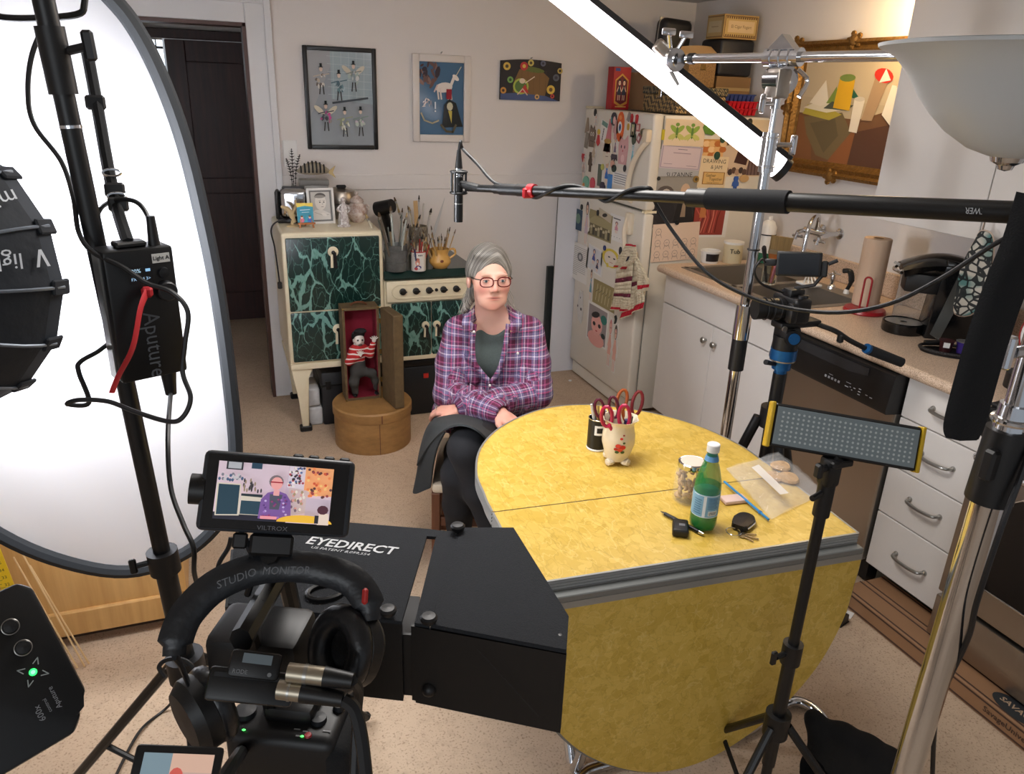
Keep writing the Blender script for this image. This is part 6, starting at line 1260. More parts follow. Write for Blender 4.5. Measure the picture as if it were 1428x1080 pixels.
edge_band([(0,SEAM-0.002),(0,0.15),(0,0)],TZ-0.038,TZ+0.001,'side_edging');edge_band([(W_,0),(W_,0.15),(W_,SEAM-0.002)],TZ-0.038,TZ+0.001,'side_edging');edge_band([(0,0),(W_/2,0),(W_,0)],TZ-0.030,TZ+0.001,'front_edging')
MB(TM).prism([(0.004,0.004),(W_-0.004,0.004),(W_-0.004,SEAM-0.004),(0.004,SEAM-0.004)],TZ-0.026,TZ-0.0045).build('core_board',mat('brown_core',(110,90,60),0.8),tb)
MB(TM).prism([(x*0.985+0.0063,SEAM+0.002+(y-SEAM)*0.985)for x,y in far],TZ-0.026,TZ-0.0045).build('leaf_core',MATS['brown_core'],tb)
MB(TM).box((0.0,SEAM-0.002,TZ-0.03),(W_,SEAM+0.002,TZ-0.001)).build('seam_strip',mat('seam_metal',(96,92,84),0.5,0.6),tb)
MB(TM).cyl((0.01,-0.010,TZ-0.036),(W_-0.01,-0.010,TZ-0.036),0.006,seg=10).build('piano_hinge',ALUD,tb)
# hanging leaf
lz=0.712;hang=[(W_-x,lz-(y-SEAM)*0.96)for x,y in far]
MH=TM@MX(((1,0,0,0),(0,0,-1,-0.012),(0,1,0,0),(0,0,0,1)))
lf=MB(MH).prism(hang,0.010,0.014).build('hanging_leaf',TABLE,tb);MB(MH).prism([(0.004+x*0.99,0.003+z*0.995)for x,z in hang],-0.008,0.0098).build('leaf_core',MATS['brown_core'],lf)
MB(MH).tube([(x,z,0.003)for x,z in hang],0.009,6).build('leaf_edging',ALUD,lf)
MB(MH).box((0,lz-0.004,-0.01),(W_,lz+0.012,0.015),0.002).build('top_edging',ALUD,lf);MB(MH).box((0.0,lz-0.020,0.0135),(W_,lz-0.003,0.0155)).build('top_rail',ALU,lf)
# chrome tube legs and apron
MB(TM).box((0.10,0.03,TZ-0.10),(W_-0.10,SEAM-0.03,TZ-0.027)).build('apron',TABLE,tb)
half=[(0.42,0.130),(0.69,0.128),(0.80,0.150),(0.93,0.195),(0.978,0.17),(0.988,0.11),(0.96,0.05)]
MB(TM).tube(spline([(x,y,0.017)for x,y in[(0.125,-0.05),(0.12,0.0),(0.15,0.07),(0.214,0.114),(0.27,0.127)]+half],6),0.016,12).build('floor_runner',CHROME,tb)
for x,y,y2 in((0.20,0.06,0.125),(0.64,0.06,0.125),(0.20,0.25,0.15),(0.64,0.25,0.15)):
    MB(TM).tube(spline([(x,y,TZ-0.06),(x,y,0.30),(x,(y+y2)/2,0.12),(x,y2,0.03)],8),0.015,12).build('leg',CHROME,tb)
# ---------------------------------------------------------------- things on the table
ZTB=TZ+0.0015
def tt(x,y):return P(x,y,Z=ZTB)
o=tt(864,648)+V3((0.0,0.02,0));R0=0.040
pt=thing('floral_pot',o,'cream ceramic pot with red flowers holding scissors on the table','pot');CER=mat('cream_crazed_glaze',(226,212,186),0.22,noise=(40,0.08))
MB(MX.Translation(o)).lathe([(0.030,0.012),(0.037,0.03),(0.047,0.065),(0.046,0.09),(0.040,0.118),(0.043,0.128),(0.051,0.138),(0.047,0.137),(0.037,0.12),(0.040,0.07),(0.026,0.022),(0,0.02)],36,wob=lambda q,z:1+(0.05*cos(8*q)if z>0.13 else 0.012*cos(8*q))).build('body',CER,pt)
for i in range(4):
    q=PI/4+i*PI/2-0.35;m=MB(MX.Translation(o));m.ball((0.031*cos(q),0.031*sin(q),0.010),(0.015,0.015,0.010),10);m.torus((0,0,0),0.007,0.0035,12,6,frame((0.040*cos(q),0.040*sin(q),0.011),(cos(q),sin(q),0)));m.build('scroll_foot',CER,pt)
m=MB()
def curve_on(x,z,out=0.0006):
    rr=np.interp(z,[0.03,0.065,0.09,0.118],[0.037,0.047,0.046,0.040])+out;q=-PI/2-0.42+x/rr;return o+V3((rr*cos(q),rr*sin(q),z))
for k,(x,z,r,col)in enumerate(((0.004,0.092,0.0045,(206,50,40)),(-0.004,0.070,0.008,(214,60,44)),(0.009,0.066,0.009,(206,44,36)),(0.002,0.058,0.008,(220,70,50)),(-0.010,0.060,0.006,(190,40,36)),(-0.006,0.050,0.006,(60,90,50)),(0.010,0.050,0.006,(60,90,50)),(0.012,0.080,0.004,(70,90,50)),(0.010,0.102,0.003,(150,40,40)))):
    m.add([curve_on(x+r*cos(q),z+r*0.8*sin(q),0.0012+0.0002*k)for q in np.linspace(0,2*PI,11)[:-1]],[tuple(range(10))],col)
m.build('painted_flowers',PRINT,pt)
def scissors(base,d,face,col,label,ln=0.15,s=1.0,col2=None):
    d=V3(d).normalized();f=V3(face);f=(f-d*f.dot(d)).normalized();r=d.cross(f);t=thing('scissors',base,label,'scissors');M=MX(((r.x,f.x,d.x,base.x),(r.y,f.y,d.y,base.y),(r.z,f.z,d.z,base.z),(0,0,0,1)))
    pm=mat('handle_%d_%d_%d'%col,col,0.35)
    for k,sx in enumerate((-1,1)):
        MB(M).prism([(0,0),(sx*0.005,0.004),(sx*0.007,ln*0.55),(-sx*0.004,ln*0.55)],0.0012*k-0.001,0.0012*k,MX(((1,0,0,0),(0,0,1,0),(0,1,0,0),(0,0,0,1)))).build('blade',STEEL,t)
        c=[(sx*(0.006*s),0,ln*0.52),(sx*(0.010*s),0,ln*0.62)];loop=[(sx*(0.019*s)+0.012*s*cos(q),0.001*sx,ln*0.62+0.026*s+0.026*s*sin(q)*(1.15 if k else 1))for q in np.linspace(0,2*PI,15)[:-1]]
        MB(M).tube(loop,0.0042*s,8,True).tube([(0,0,ln*0.48),c[0],(sx*0.013*s,0,ln*0.64)],0.0052*s,8).build('handle',pm if not(k and col2)else mat('handle_%d_%d_%d'%col2,col2,0.35),t)
    MB(M).cyl((0,-0.004,ln*0.45),(0,0.004,ln*0.45),0.004,seg=10).build('pivot',STEEL,t)
vw=V3((-0.45,-0.85,0.25))
scissors(o+V3((-0.010,-0.012,0.03)),(-0.16,-0.10,1),vw,(176,24,70),'magenta handled scissors at the front of the floral pot',0.150,1.25)
scissors(o+V3((-0.012,0.012,0.03)),(-0.14,0.14,1),vw,(84,16,40),'dark maroon handled scissors behind the magenta ones',0.165,1.05)
scissors(o+V3((0.012,0.010,0.03)),(0.26,0.20,1),vw,(150,70,20),'amber and maroon handled scissors leaning right in the floral pot',0.180,1.15,(110,26,30))
m=MB();m.cyl(o+V3((0.006,-0.016,0.03)),o+V3((0.004,-0.03,0.142)),0.007,seg=10);mk_=m.build('marker_pen',mat('navy_plastic',(30,40,90),0.35),label='navy blue marker standing in the floral pot',cat='pen')
m=MB();m.cyl(o+V3((0.018,-0.010,0.03)),o+V3((0.022,-0.022,0.146)),0.005,seg=10);m.build('black_pen',BLACK,label='black pen standing in the floral pot beside the navy marker',cat='pen')
o=tt(838,630)+V3((0.0,0.028,0))
tn=thing('pencil_tin',o,'black tin with a white square label behind the floral pot','tin');MB(MX.Translation(o)).lathe([(0.030,0.003),(0.030,0.096),(0.028,0.098),(0.028,0.006),(0,0.005)],28).build('can_wall',BLACK,tn);MB(MX.Translation(o)).lathe([(0.0305,0),(0.0312,0.004),(0.030,0.006)],28).build('base_ring',WHITEP,tn);MB(MX.Translation(o)).torus((0,0,0.097),0.0295,0.0018,28,6).build('rim',CHROME,tn)
m=MB()
for r_,z0,z1,w0,col,dr in((0.0302,0.052,0.082,0.016,(226,226,224),0),(0.0304,0.059,0.075,0.009,(26,26,28),0)):
    for i in range(6):
        q0=-PI/2-0.30+(-w0+2*w0*i/6)/0.03;q1=-PI/2-0.30+(-w0+2*w0*(i+1)/6)/0.03;m.add([o+V3((r_*cos(q),r_*sin(q),z))for q,z in((q0,z0),(q1,z0),(q1,z1),(q0,z1))],[(0,1,2,3)],col)
m.build('square_label',PRINT,tn)
for dx,dy,h,col,lab in((-0.020,-0.004,0.145,(206,206,204),'white pen leaning left in the black tin'),(0.0,0.008,0.13,(150,120,70),'tan pencil in the black tin'),(0.008,-0.01,0.125,(190,190,196),'silver pen in the black tin'),(-0.006,0.016,0.135,(60,60,64),'dark grey pen in the black tin')):
    b_=o+V3((dx*-0.3,dy*-0.3,0.008));e=o+V3((dx*1.6,dy*1.4,h));p_=thing('pen',b_,lab,'pen');MB().cyl(b_,b_.lerp(e,0.86),0.0042,seg=8).build('barrel',mat('pen_%d_%d_%d'%col,col,0.35),p_);MB().cyl(b_.lerp(e,0.86),e,0.0045,0.0035,seg=8).build('cap',mat('pen_%d_%d_%d'%col,col,0.35),p_)
# mason jar of cashews
o=tt(965,706)+V3((0.006,0.03,0));jr=thing('mason_jar',o,'glass jar of cashew nuts with a metal lid behind the green bottle','jar')
MB(MX.Translation(o)).lathe([(0.034,0),(0.040,0.005),(0.0415,0.015),(0.0415,0.075),(0.036,0.092),(0.033,0.098),(0.033,0.108),(0.0315,0.108),(0.0315,0.097),(0.039,0.074),(0.039,0.015),(0.033,0.006),(0,0.005)],32).build('glass',mat('jar_glass',(236,240,238),0.03,alpha=0.07,spec=0.5),jr)
MB(MX.Translation(o)).lathe([(0.0355,0.098),(0.036,0.099),(0.036,0.112),(0.033,0.114),(0.030,0.1135)],32).build('screw_band',CHROME,jr);MB(MX.Translation(o)).lathe([(0.031,0.1128),(0.030,0.1142),(0,0.1142)],28).build('lid_disc',mat('pale_lid',(222,206,190),0.35),jr)
NUT=mat('cashew',(206,172,126),0.6,noise=(60,0.2));r=random.Random(2)
nut=None
for i in range(46):
    q=r.uniform(0,2*PI);k=0.030*math.sqrt(r.uniform(0.25,1));p=o+V3((k*cos(q),k*sin(q),0.014+0.064*r.random()))
    if nut is None:
        m=MB();m.tube([(0.007*cos(t_),0.007*sin(t_),0)for t_ in np.linspace(0.3,3.0,7)],[0.003,0.0048,0.0055,0.0058,0.0052,0.0044,0.003],7);nut=m.build('cashew_nut',NUT,world=False,label='pale cashew nut inside the lidded glass jar on the table',cat='nut',group='cashews in the jar');c_=nut
    else:c_=nut.copy();COL.objects.link(c_)
    c_.location=p;c_.rotation_euler=(r.uniform(0,6),r.uniform(0,6),r.uniform(0,6))
# green mineral water bottle
o=tt(981,738)+V3((0.004,0.012,0));bt=thing('water_bottle',o,'green plastic mineral water bottle with white cap and pale blue label','bottle')
PROF=[(0.0,0.004),(0.020,0.0),(0.029,0.004),(0.0325,0.014),(0.0325,0.038),(0.0315,0.042),(0.0315,0.100),(0.0325,0.104),(0.031,0.125),(0.024,0.155),(0.016,0.182),(0.0125,0.196),(0.0125,0.208)]
MB(MX.Translation(o)).lathe(PROF,32,wob=lambda q,z:1+(0.05*cos(5*q)if z<0.006 else 0)).build('body',mat('green_pet',(24,140,66),0.06,alpha=0.55,spec=0.7),bt)
MB(MX.Translation(o)).lathe([(0,0.008),(0.028,0.009),(0.0305,0.02),(0.0305,0.098),(0.030,0.118),(0,0.118)],24).build('water',mat('green_water',(20,140,64),0.1,alpha=0.5),bt)
MB(MX.Translation(o)).lathe([(0.0322,0.041),(0.0324,0.043),(0.0324,0.099),(0.0322,0.101)],32).build('label_sleeve',mat('pale_blue_label',(126,176,206),0.4),bt)
MB(MX.Translation(o)).lathe([(0.0172,0.182),(0.0140,0.194)],24).build('neck_label',mat('neck_label_blue',(96,150,196),0.4),bt);MB(MX.Translation(o)).lathe([(0.0145,0.204),(0.0148,0.206),(0.0148,0.222),(0.013,0.224),(0,0.2245)],24,wob=lambda q,z:1+0.02*cos(24*q)).build('cap',WHITEP,bt)
m=MB()
def on_b(x,z,dr):rr=0.0325+dr;q=-PI/2-0.62+x/rr;return o+V3((rr*cos(q),rr*sin(q),z))
def strip(x0,x1,z0,z1,col,dr):
    n=max(1,int((x1-x0)/0.004));
    for i in range(n):a_,b_=x0+(x1-x0)*i/n,x0+(x1-x0)*(i+1)/n;m.add([on_b(a_,z0,dr),on_b(b_,z0,dr),on_b(b_,z1,dr),on_b(a_,z1,dr)],[(0,1,2,3)],col)
strip(-0.034,0.042,0.0415,0.0435,(226,232,236),0.0002);strip(-0.034,0.042,0.0985,0.1005,(226,232,236),0.0002);strip(-0.006,0.001,0.044,0.098,(228,234,238),0.0002);strip(0.008,0.032,0.047,0.060,(232,236,238),0.0003)
for i in range(9):strip(0.010+0.0023*i,0.0110+0.0023*i+0.0004*(i%2),0.049,0.058,(30,40,50),0.0004)
for i in range(8):strip(0.005,0.034-0.003*(i%3),0.066+0.0038*i,0.0674+0.0038*i,(66,112,150),0.0003)
for i in range(7):strip(-0.030,-0.010-0.002*(i%2),0.050+0.006*i,0.0525+0.006*i,(84,130,166),0.0003)
m.build('label_print',PRINT,bt)
# battery, pen and car keys
b0=tt(948,742);Mx=rotz(-0.55,b0);by=thing('camera_battery',b0,'small black camera battery lying on the table by the pen','battery');MB(Mx).box((-0.019,-0.028,0),(0.019,0.028,0.021),0.005,3).build('case',BLACK,by);MB(Mx).box((-0.004,-0.006,0.0205),(0.010,0.004,0.0213)).build('mark',mat('grey_print',(110,110,114),0.5),by)
p0,p1=tt(921,716)+V3((0,0,0.005)),tt(981,748)+V3((0,0,0.005));d=p1-p0;pn=thing('ballpoint_pen',p0,'black and silver ballpoint pen lying across the table','pen');MB().cyl(p0+d*0.10,p0+d*0.90,0.0046,seg=12).build('barrel',BLACK,pn);MB().cyl(p0,p0+d*0.10,0.001,0.0042,seg=12).build('tip',CHROME,pn);MB().cyl(p0+d*0.90,p1,0.0048,0.003,seg=12).build('clicker',CHROME,pn);MB().cyl(p0+d*0.60,p0+d*0.64,0.005,seg=12).build('band',CHROME,pn)
k0=tt(1035,732);ky=thing('car_keys',k0,'black car key fob with a ring of small keys on the table','keys');Mk2=rotz(0.62,k0)@MX.Scale(1.2,4)
MB(Mk2).prism([(p.x,p.y)for p in spline([(-0.030,-0.012,0),(-0.024,-0.017,0),(0.012,-0.021,0),(0.030,-0.012,0),(0.032,0.008,0),(0.012,0.019,0),(-0.022,0.016,0),(-0.030,0.008,0)],3,True)],0.001,0.014,bev=0.004).build('fob',BLACK,ky);MB(Mk2).tube(spline([(-0.024,-0.0175,0.007),(0.010,-0.022,0.007),(0.031,-0.012,0.007)],5),0.002,6).build('chrome_trim',CHROME,ky)
MB(Mk2).torus((-0.044,0.004,0.004),0.015,0.0012,24,6).build('key_ring',CHROME,ky)
for an,ln in((-2.3,0.034),(-1.9,0.040),(-1.5,0.036)):MB(Mk2@MX.Translation((-0.044,-0.006,0.003+0.001*an))@MX.Rotation(an+0.5,4,'Z')).prism([(0,-0.005),(0.012,-0.006),(0.014,-0.002),(ln,-0.002),(ln,0.002),(0.014,0.003),(0.012,0.007),(0,0.006)],0,0.0016).build('key',mat('worn_brass_key',(150,136,110),0.35,0.9),ky)
# zip bag with biscuits
zb=thing('zip_bag',tt(1075,690),'clear plastic zip bag with a blue slider on the table edge','bag');PL=mat('bag_film',(245,248,250),0.05,alpha=0.16,spec=0.9)
corner=[tt(1012,655),tt(1085,632),tt(1150,688),tt(1075,726)];r=random.Random(9)
def bagtop(u,v):
    p=corner[0].lerp(corner[1],u).lerp(corner[3].lerp(corner[2],u),v);return p+V3((0,0,0.004+0.028*sin(PI*u)**0.6*sin(PI*v)**0.6+0.006*sin(9*u+5*v)*sin(PI*u)+0.006*abs(sin(15*v-11*u+2*sin(8*u)))*sin(PI*v)))
def bagbot(u,v):
    p=corner[0].lerp(corner[1],u).lerp(corner[3].lerp(corner[2],u),v);return p+V3((0,0,0.0015))
MB().grid(bagtop,30,30).build('film_top',PL,zb,smooth=20);MB().grid(bagbot,4,4).build('film_bottom',PL,zb)
z0,z1=P(1010,672,Z=ZTB+0.012),P(1072,725,Z=ZTB+0.006);MB().cyl(z0,z1,0.0032,seg=8).build('zip_strip',mat('blue_zip',(40,130,190),0.4),zb);MB().cbox(z0.lerp(z1,0.82),(0.010,0.010,0.007),0.002).build('slider',mat('blue_zip_dark',(30,104,170),0.4),zb)
lb=[P(x,y,Z=ZTB+0.036)for x,y in((1048,652),(1058,648),(1100,688),(1088,690))];MB().add(lb,[(0,1,2,3)]).build('write_on_strip',mat('white_strip',(230,226,222),0.5,alpha=0.75),zb)
BISC=mat('biscuit',(206,166,116),0.8,noise=(50,0.3),bump=(80,0.6))
for i,(x,y,w,h,lab)in enumerate(((1088,656,0.028,0.019,'round biscuit on top in the zip bag'),(1098,670,0.032,0.018,'long biscuit in the zip bag nearest the lamp stand'),(1078,668,0.026,0.016,'biscuit partly under the round one in the zip bag'))):
    c0=tt(x,y)+V3((0,0,0.003+0.006*(i==0)));m=MB(rotz(0.4*i,c0));m.lathe([(0,0),(w*0.9,0.0),(w,0.004),(w*0.9,0.009),(0,0.010)],16,wob=lambda q,z:1+0.08*sin(3*q+i));m.build('biscuit',BISC,label=lab,cat='biscuit')
q0=tt(1018,700);MB(rotz(-0.1,q0)).box((-0.022,-0.016,0),(0.045,0.020,0.010),0.003,2).build('snack_packet',mat('pale_pink_packet',(226,196,186),0.45),label='flat pale pink packet half under the zip bag',cat='packet')
# ================================================================ chair
def project(V):
    R=np.array([list(_rt2),list(_up2),list(_fw)]);d=(V-np.array([0,0,CAM_H]))@R.T
    return 714+FPX*d[:,0]/d[:,2],540-FPX*d[:,1]/d[:,2]
FWD=-_n;RT=V3((_n.y,-_n.x,0));CM=MX(((RT.x,FWD.x,0,0),(RT.y,FWD.y,0,0),(0,0,1,0),(0,0,0,1)))
cs=P(604,676,S=2.40);SZ=0.415
co=V3((cs.x,cs.y,0))+RT*0.20+_n*0.20
chm=MX.Translation(co)@CM  # x = viewer right, y = towards viewer
cha=thing('wooden_chair',co,'brown wooden chair with a pale seat under the seated woman','chair')
MB(chm).box((-0.205,-0.20,SZ-0.035),(0.205,0.205,SZ),0.012,2).build('seat',mat('pale_seat_fabric',(206,190,166),0.8),cha)
MB(chm).box((-0.19,-0.19,SZ-0.075),(0.19,0.19,SZ-0.036)).build('seat_frame',REDWOOD,cha)
for x in(-0.19,0.19):
    for y in(-0.18,0.185):MB(chm).box((x-0.016,y-0.016,0),(x+0.016,y+0.016,SZ-0.036),0.003).build('leg',REDWOOD,cha)
for y in(-0.18,0.185):
    for z in(SZ-0.155,):MB(chm).box((-0.175,y-0.010,z-0.018),(0.175,y+0.010,z+0.018),0.002).build('stretcher',REDWOOD,cha)
for x in(-0.19,0.19):MB(chm).box((x-0.010,-0.165,SZ-0.21),(x+0.010,0.17,SZ-0.18),0.002).build('stretcher',REDWOOD,cha)
# ================================================================ seated woman
def S_(x,y,s):return P(x,y,S=s)
wo=thing('person',S_(683,640,2.72)*1.0,'seated person with grey hair, glasses, plaid shirt and dark skirt, arms crossed','person');wo.location.z=0.0
HC_=S_(682.5,386,2.74);yaw=math.radians(13)
HU=(RT*cos(yaw)+(-FWD)*sin(yaw)).normalized();HF=(FWD*cos(yaw)+RT*sin(yaw)).normalized();HZ=V3((0,0,1))
pit=math.radians(4);HF,HZ=(HF*cos(pit)+HZ*sin(pit)).normalized(),(HZ*cos(pit)-HF*sin(pit)).normalized()
HM=MX((HU,HF,HZ)).transposed()
def h(u,f,z):return HC_+HU*u+HF*f+HZ*z
neck0,neck1=h(0,-0.030,-0.070),S_(686,447,2.80)
chest=S_(688,492,2.83);belly=S_(686,550,2.82);pelvis=S_(684,596,2.84)
shL,shR=S_(641,464,2.84),S_(736,464,2.84);elL,elR=S_(626,550,2.70),S_(749,549,2.72);wrL,wrR=S_(696,576,2.50),S_(640,573,2.585)
lo=V3((min(p.x for p in(elL,shL))-0.12,wrL.y-0.18,0.50));hi=V3((max(p.x for p in(elR,shR))+0.12,shL.y+0.20,1.26))
S=SDF(lo,hi,0.0032)
S.ball(h(0,-0.022,0.030),(0.070,0.086,0.080),0.0,HM)
S.ball(h(0,0.024,-0.030),(0.060,0.062,0.078),0.03,HM)
S.ball(h(0,0.030,-0.074),(0.043,0.046,0.036),0.022,HM).ball(h(0,0.062,-0.100),(0.020,0.015,0.014),0.016,HM)
for s in(-1,1):
    S.ball(h(s*0.038,0.046,-0.030),(0.024,0.022,0.024),0.025,HM);S.ball(h(s*0.026,0.050,-0.078),(0.022,0.020,0.022),0.025,HM)
    S.ball(h(s*0.030,0.094,-0.002),(0.017,0.014,0.011),0.012,HM,sub=True)
    S.ball(h(s*0.029,0.0745,0.017),(0.023,0.010,0.007),0.010,HM)
    S.ball(h(s*0.030,0.0725,-0.003),(0.013,0.010,0.009),0.004,HM)
    S.ball(h(s*0.075,-0.012,-0.016),(0.008,0.017,0.028),0.006,HM)
S.cone(h(0,0.080,0.010),h(0,0.099,-0.030),0.0080,0.0105,0.012)
for s in(-1,1):S.ball(h(s*0.0115,0.090,-0.036),(0.0075,0.009,0.0065),0.006,HM)
S.ball(h(0,0.0775,-0.0610),(0.026,0.008,0.0040),0.007,HM).ball(h(0,0.0765,-0.0690),(0.022,0.008,0.0044),0.006,HM)
S.ball(h(0,0.0870,-0.0650),(0.028,0.006,0.0014),0.003,HM,sub=True)
S.cone(neck0,neck1,0.050,0.056,0.03)
S.cone(S_(664,452,2.80),S_(708,452,2.80),0.052,0.052,0.04);S.ball(chest,(0.135,0.085,0.11),0.05,CM.to_3x3());S.ball(belly,(0.125,0.10,0.10),0.05,CM.to_3x3());S.cone(shL,shR,0.052,0.052,0.04)
S.chain([shL,elL,wrL],[0.046,0.038,0.026],0.02);S.chain([shR,elR,wrR],[0.046,0.038,0.026],0.02)
# hands: palm, four fingers with a bend, thumb
def hand(w,along,side,up,curl,fl=1.0):
    along,side,up=V3(along).normalized(),V3(side).normalized(),V3(up).normalized();pc=w+along*0.045
    S.cone(w,w+along*0.03,0.024,0.022,0.012);S.cone(pc-side*0.022+along*-0.01,pc-side*0.024+along*0.028,0.0135,0.012,0.012);S.cone(pc+side*0.020+along*-0.01,pc+side*0.022+along*0.026,0.0135,0.0115,0.012);S.cone(pc,pc+along*0.03,0.0135,0.0125,0.012)
    for i,(o_,L_,r_)in enumerate(((-0.027,0.066,0.0085),(-0.009,0.074,0.0088),(0.009,0.070,0.0085),(0.026,0.056,0.0075))):
        b=pc+side*o_+along*0.030;a1=b+(along*cos(curl)-up*sin(curl))*L_*0.45*fl;a2=a1+(along*cos(curl*2.1)-up*sin(curl*2.1))*L_*0.32*fl;a3=a2+(along*cos(curl*2.9)-up*sin(curl*2.9))*L_*0.26*fl
        S.cone(b,a1,r_*1.08,r_,0.004).cone(a1,a2,r_,r_*0.94,0.003).cone(a2,a3,r_*0.94,r_*0.78,0.003)
    tb_=w-side*0.020+along*0.012;t1=tb_-side*0.026+along*0.026-up*0.008;t2=t1+along*0.026-side*0.008-up*0.008;S.cone(tb_,t1,0.014,0.0105,0.010).cone(t1,t2,0.0105,0.0085,0.004)
hl_dir=(S_(606,573,2.60)-wrR).normalized();hand(wrR,hl_dir,V3((0,0,1)).cross(hl_dir)*-1,V3((0,0,0.9))+FWD*0.5,0.62,0.85)
hr_dir=(S_(724,596,2.44)-wrL).normalized();hand(wrL,hr_dir,V3((0,0,1)).cross(hr_dir),V3((0,0,1)),0.30)
V,Q=S.mesh(2)
skin=np.tile(np.array(lin((230,180,160))),(len(V),1))
rel=V-np.array(HC_);hu,hf,hz=rel@np.array(HU),rel@np.array(HF),rel@np.array(HZ)
def tint(c,w):
    global skin;w=np.clip(w,0,1)[:,None];skin=skin*(1-w)+np.array(lin(c))*w
g=lambda a,b,c,ra,rb,rc:np.exp(-(((hu-a)/ra)**2+((hf-b)/rb)**2+((hz-c)/rc)**2))
for s in(-1,1):tint((214,128,116),0.75*g(s*0.040,0.06,-0.034,0.022,0.04,0.02));tint((206,140,124),0.6*g(s*0.030,0.08,-0.004,0.020,0.03,0.012));tint((150,110,92),0.8*g(s*0.030,0.085,0.0185,0.020,0.03,0.0035))
tint((216,130,118),0.7*g(0,0.10,-0.030,0.012,0.02,0.014));tint((206,126,112),0.6*g(0,0.07,-0.095,0.03,0.03,0.02));tint((194,106,98),0.9*g(0,0.084,-0.0615,0.022,0.03,0.0034));tint((194,108,100),0.9*g(0,0.084,-0.0690,0.019,0.03,0.0036));tint((120,50,48),0.9*g(0,0.084,-0.0652,0.025,0.03,0.0014))
for s in(-1,1):tint((110,56,50),0.8*g(s*0.009,0.097,-0.0405,0.004,0.01,0.0025))
tint((230,186,166),0.5*np.clip((-0.13-hz)/0.02,0,1)*(hz>-0.4));tint((216,146,128),0.5*(V[:,2]<0.72))
SKIN=attr_mat('skin',0.62);SKIN.node_tree.nodes['Principled BSDF'].inputs['Subsurface Weight'].default_value=0.12;SKIN.node_tree.nodes['Principled BSDF'].inputs['Subsurface Radius'].default_value=(0.01,0.004,0.002)
np_mesh('body',V,Q,SKIN,wo,col=skin)
EYEW=mat('eye_white',(222,214,208),0.15)
for s in(-1,1):
    e=MB();Me=frame(h(s*0.030,0.0745,-0.003),HF,HU);e.ball((0,0,0),(0.0105,0.0050,0.0092),14,Me);ey=e.build('eye',EYEW,wo)
    m=MB();m.lathe([(0.0052,0.0),(0.0045,0.0012),(0,0.0016)],14,Me@MX.Translation((0,0.0003,0.0082)));m.build('iris',mat('blue_grey_iris',(74,92,100),0.1),ey);m=MB();m.lathe([(0.0024,0.0),(0,0.0006)],10,Me@MX.Translation((0,0.0003,0.0096)));m.build('pupil',mat('pupil_black',(6,6,8),0.1),ey)
    m=MB();m.tube([Me@V3((0.012*cos(q),0.0058*sin(q)+0.0006,0.0088-0.25*abs(cos(q))**3*0.02))for q in np.linspace(0.1,PI-0.1,9)],0.0013,6);m.build('eyelid',mat('eyelid_skin',(168,112,98),0.6),ey)
# hair, pulled back with a side parting
S=SDF(HC_-V3((0.15,0.16,0.2)),HC_+V3((0.15,0.16,0.15)),0.003)
S.ball(h(0,-0.026,0.034),(0.079,0.094,0.087),0.0,HM);S.ball(h(-0.012,0.030,0.082),(0.052,0.036,0.022),0.02,HM)
for s in(-1,1):S.ball(h(s*0.066,-0.012,0.012),(0.016,0.040,0.036),0.02,HM)
S.ball(h(-0.01,-0.098,-0.04),(0.050,0.036,0.06),0.03,HM);S.cone(h(-0.045,-0.075,-0.07),h(-0.085,-0.055,-0.135),0.026,0.012,0.02)
S.ball(h(0.004,0.092,-0.022),(0.073,0.066,0.088),0.006,HM,sub=True)
for s in(-1,1):S.ball(h(s*0.074,0.012,-0.058),(0.022,0.05,0.058),0.008,HM,sub=True)
V,Q=S.mesh(2)
HAIR,nt,B,N,L=nodes('grey_hair',0.45);tc=N('TexCoord');at=N('Attribute',attribute_name='pl');mp=N('Mapping',i_Scale=(330,5,5));L(at.outputs['Vector'],mp.inputs['Vector']);nz=N('TexNoise',i_Scale=1.0,i_Detail=4.0);L(mp.outputs[0],nz.inputs['Vector']);r1=ramp(N,[(0.32,(56,53,50)),(0.5,(118,114,108)),(0.70,(186,182,174))]);L(nz.outputs['Fac'],r1.inputs[0]);L(r1.outputs[0],B.inputs['Base Color']);bpn=N('Bump',i_Strength=0.5,i_Distance=0.003);L(nz.outputs['Fac'],bpn.inputs['Height']);L(bpn.outputs[0],B.inputs['Normal'])
rel=V-np.array(HC_);hu,hf,hz=rel@np.array(HU),rel@np.array(HF),rel@np.array(HZ)
ang=np.sqrt((hu-0.004)**2+(hf-0.09)**2+(hz+0.02)**2)+0.5*np.abs(hu-0.016);np_mesh('hair',V,Q,HAIR,wo,vec=np.stack([ang,hu,hf],1))
r=random.Random(5)
HW=mat('grey_strand',(150,146,138),0.5)
for i in range(16):
    s=1 if i<9 else-1;u0=s*0.068;pts=[h(u0,-0.03,0.0),h(u0+s*0.012*r.random(),-0.03,-0.05),h(u0+s*r.uniform(0.0,0.035),-0.025,-0.09),h(u0+s*r.uniform(-0.01,0.055),-0.01+0.02*r.random(),-0.125-0.02*r.random())]
    MB().tube(spline(pts,4),0.0007,4).build('loose_strand',HW,wo)
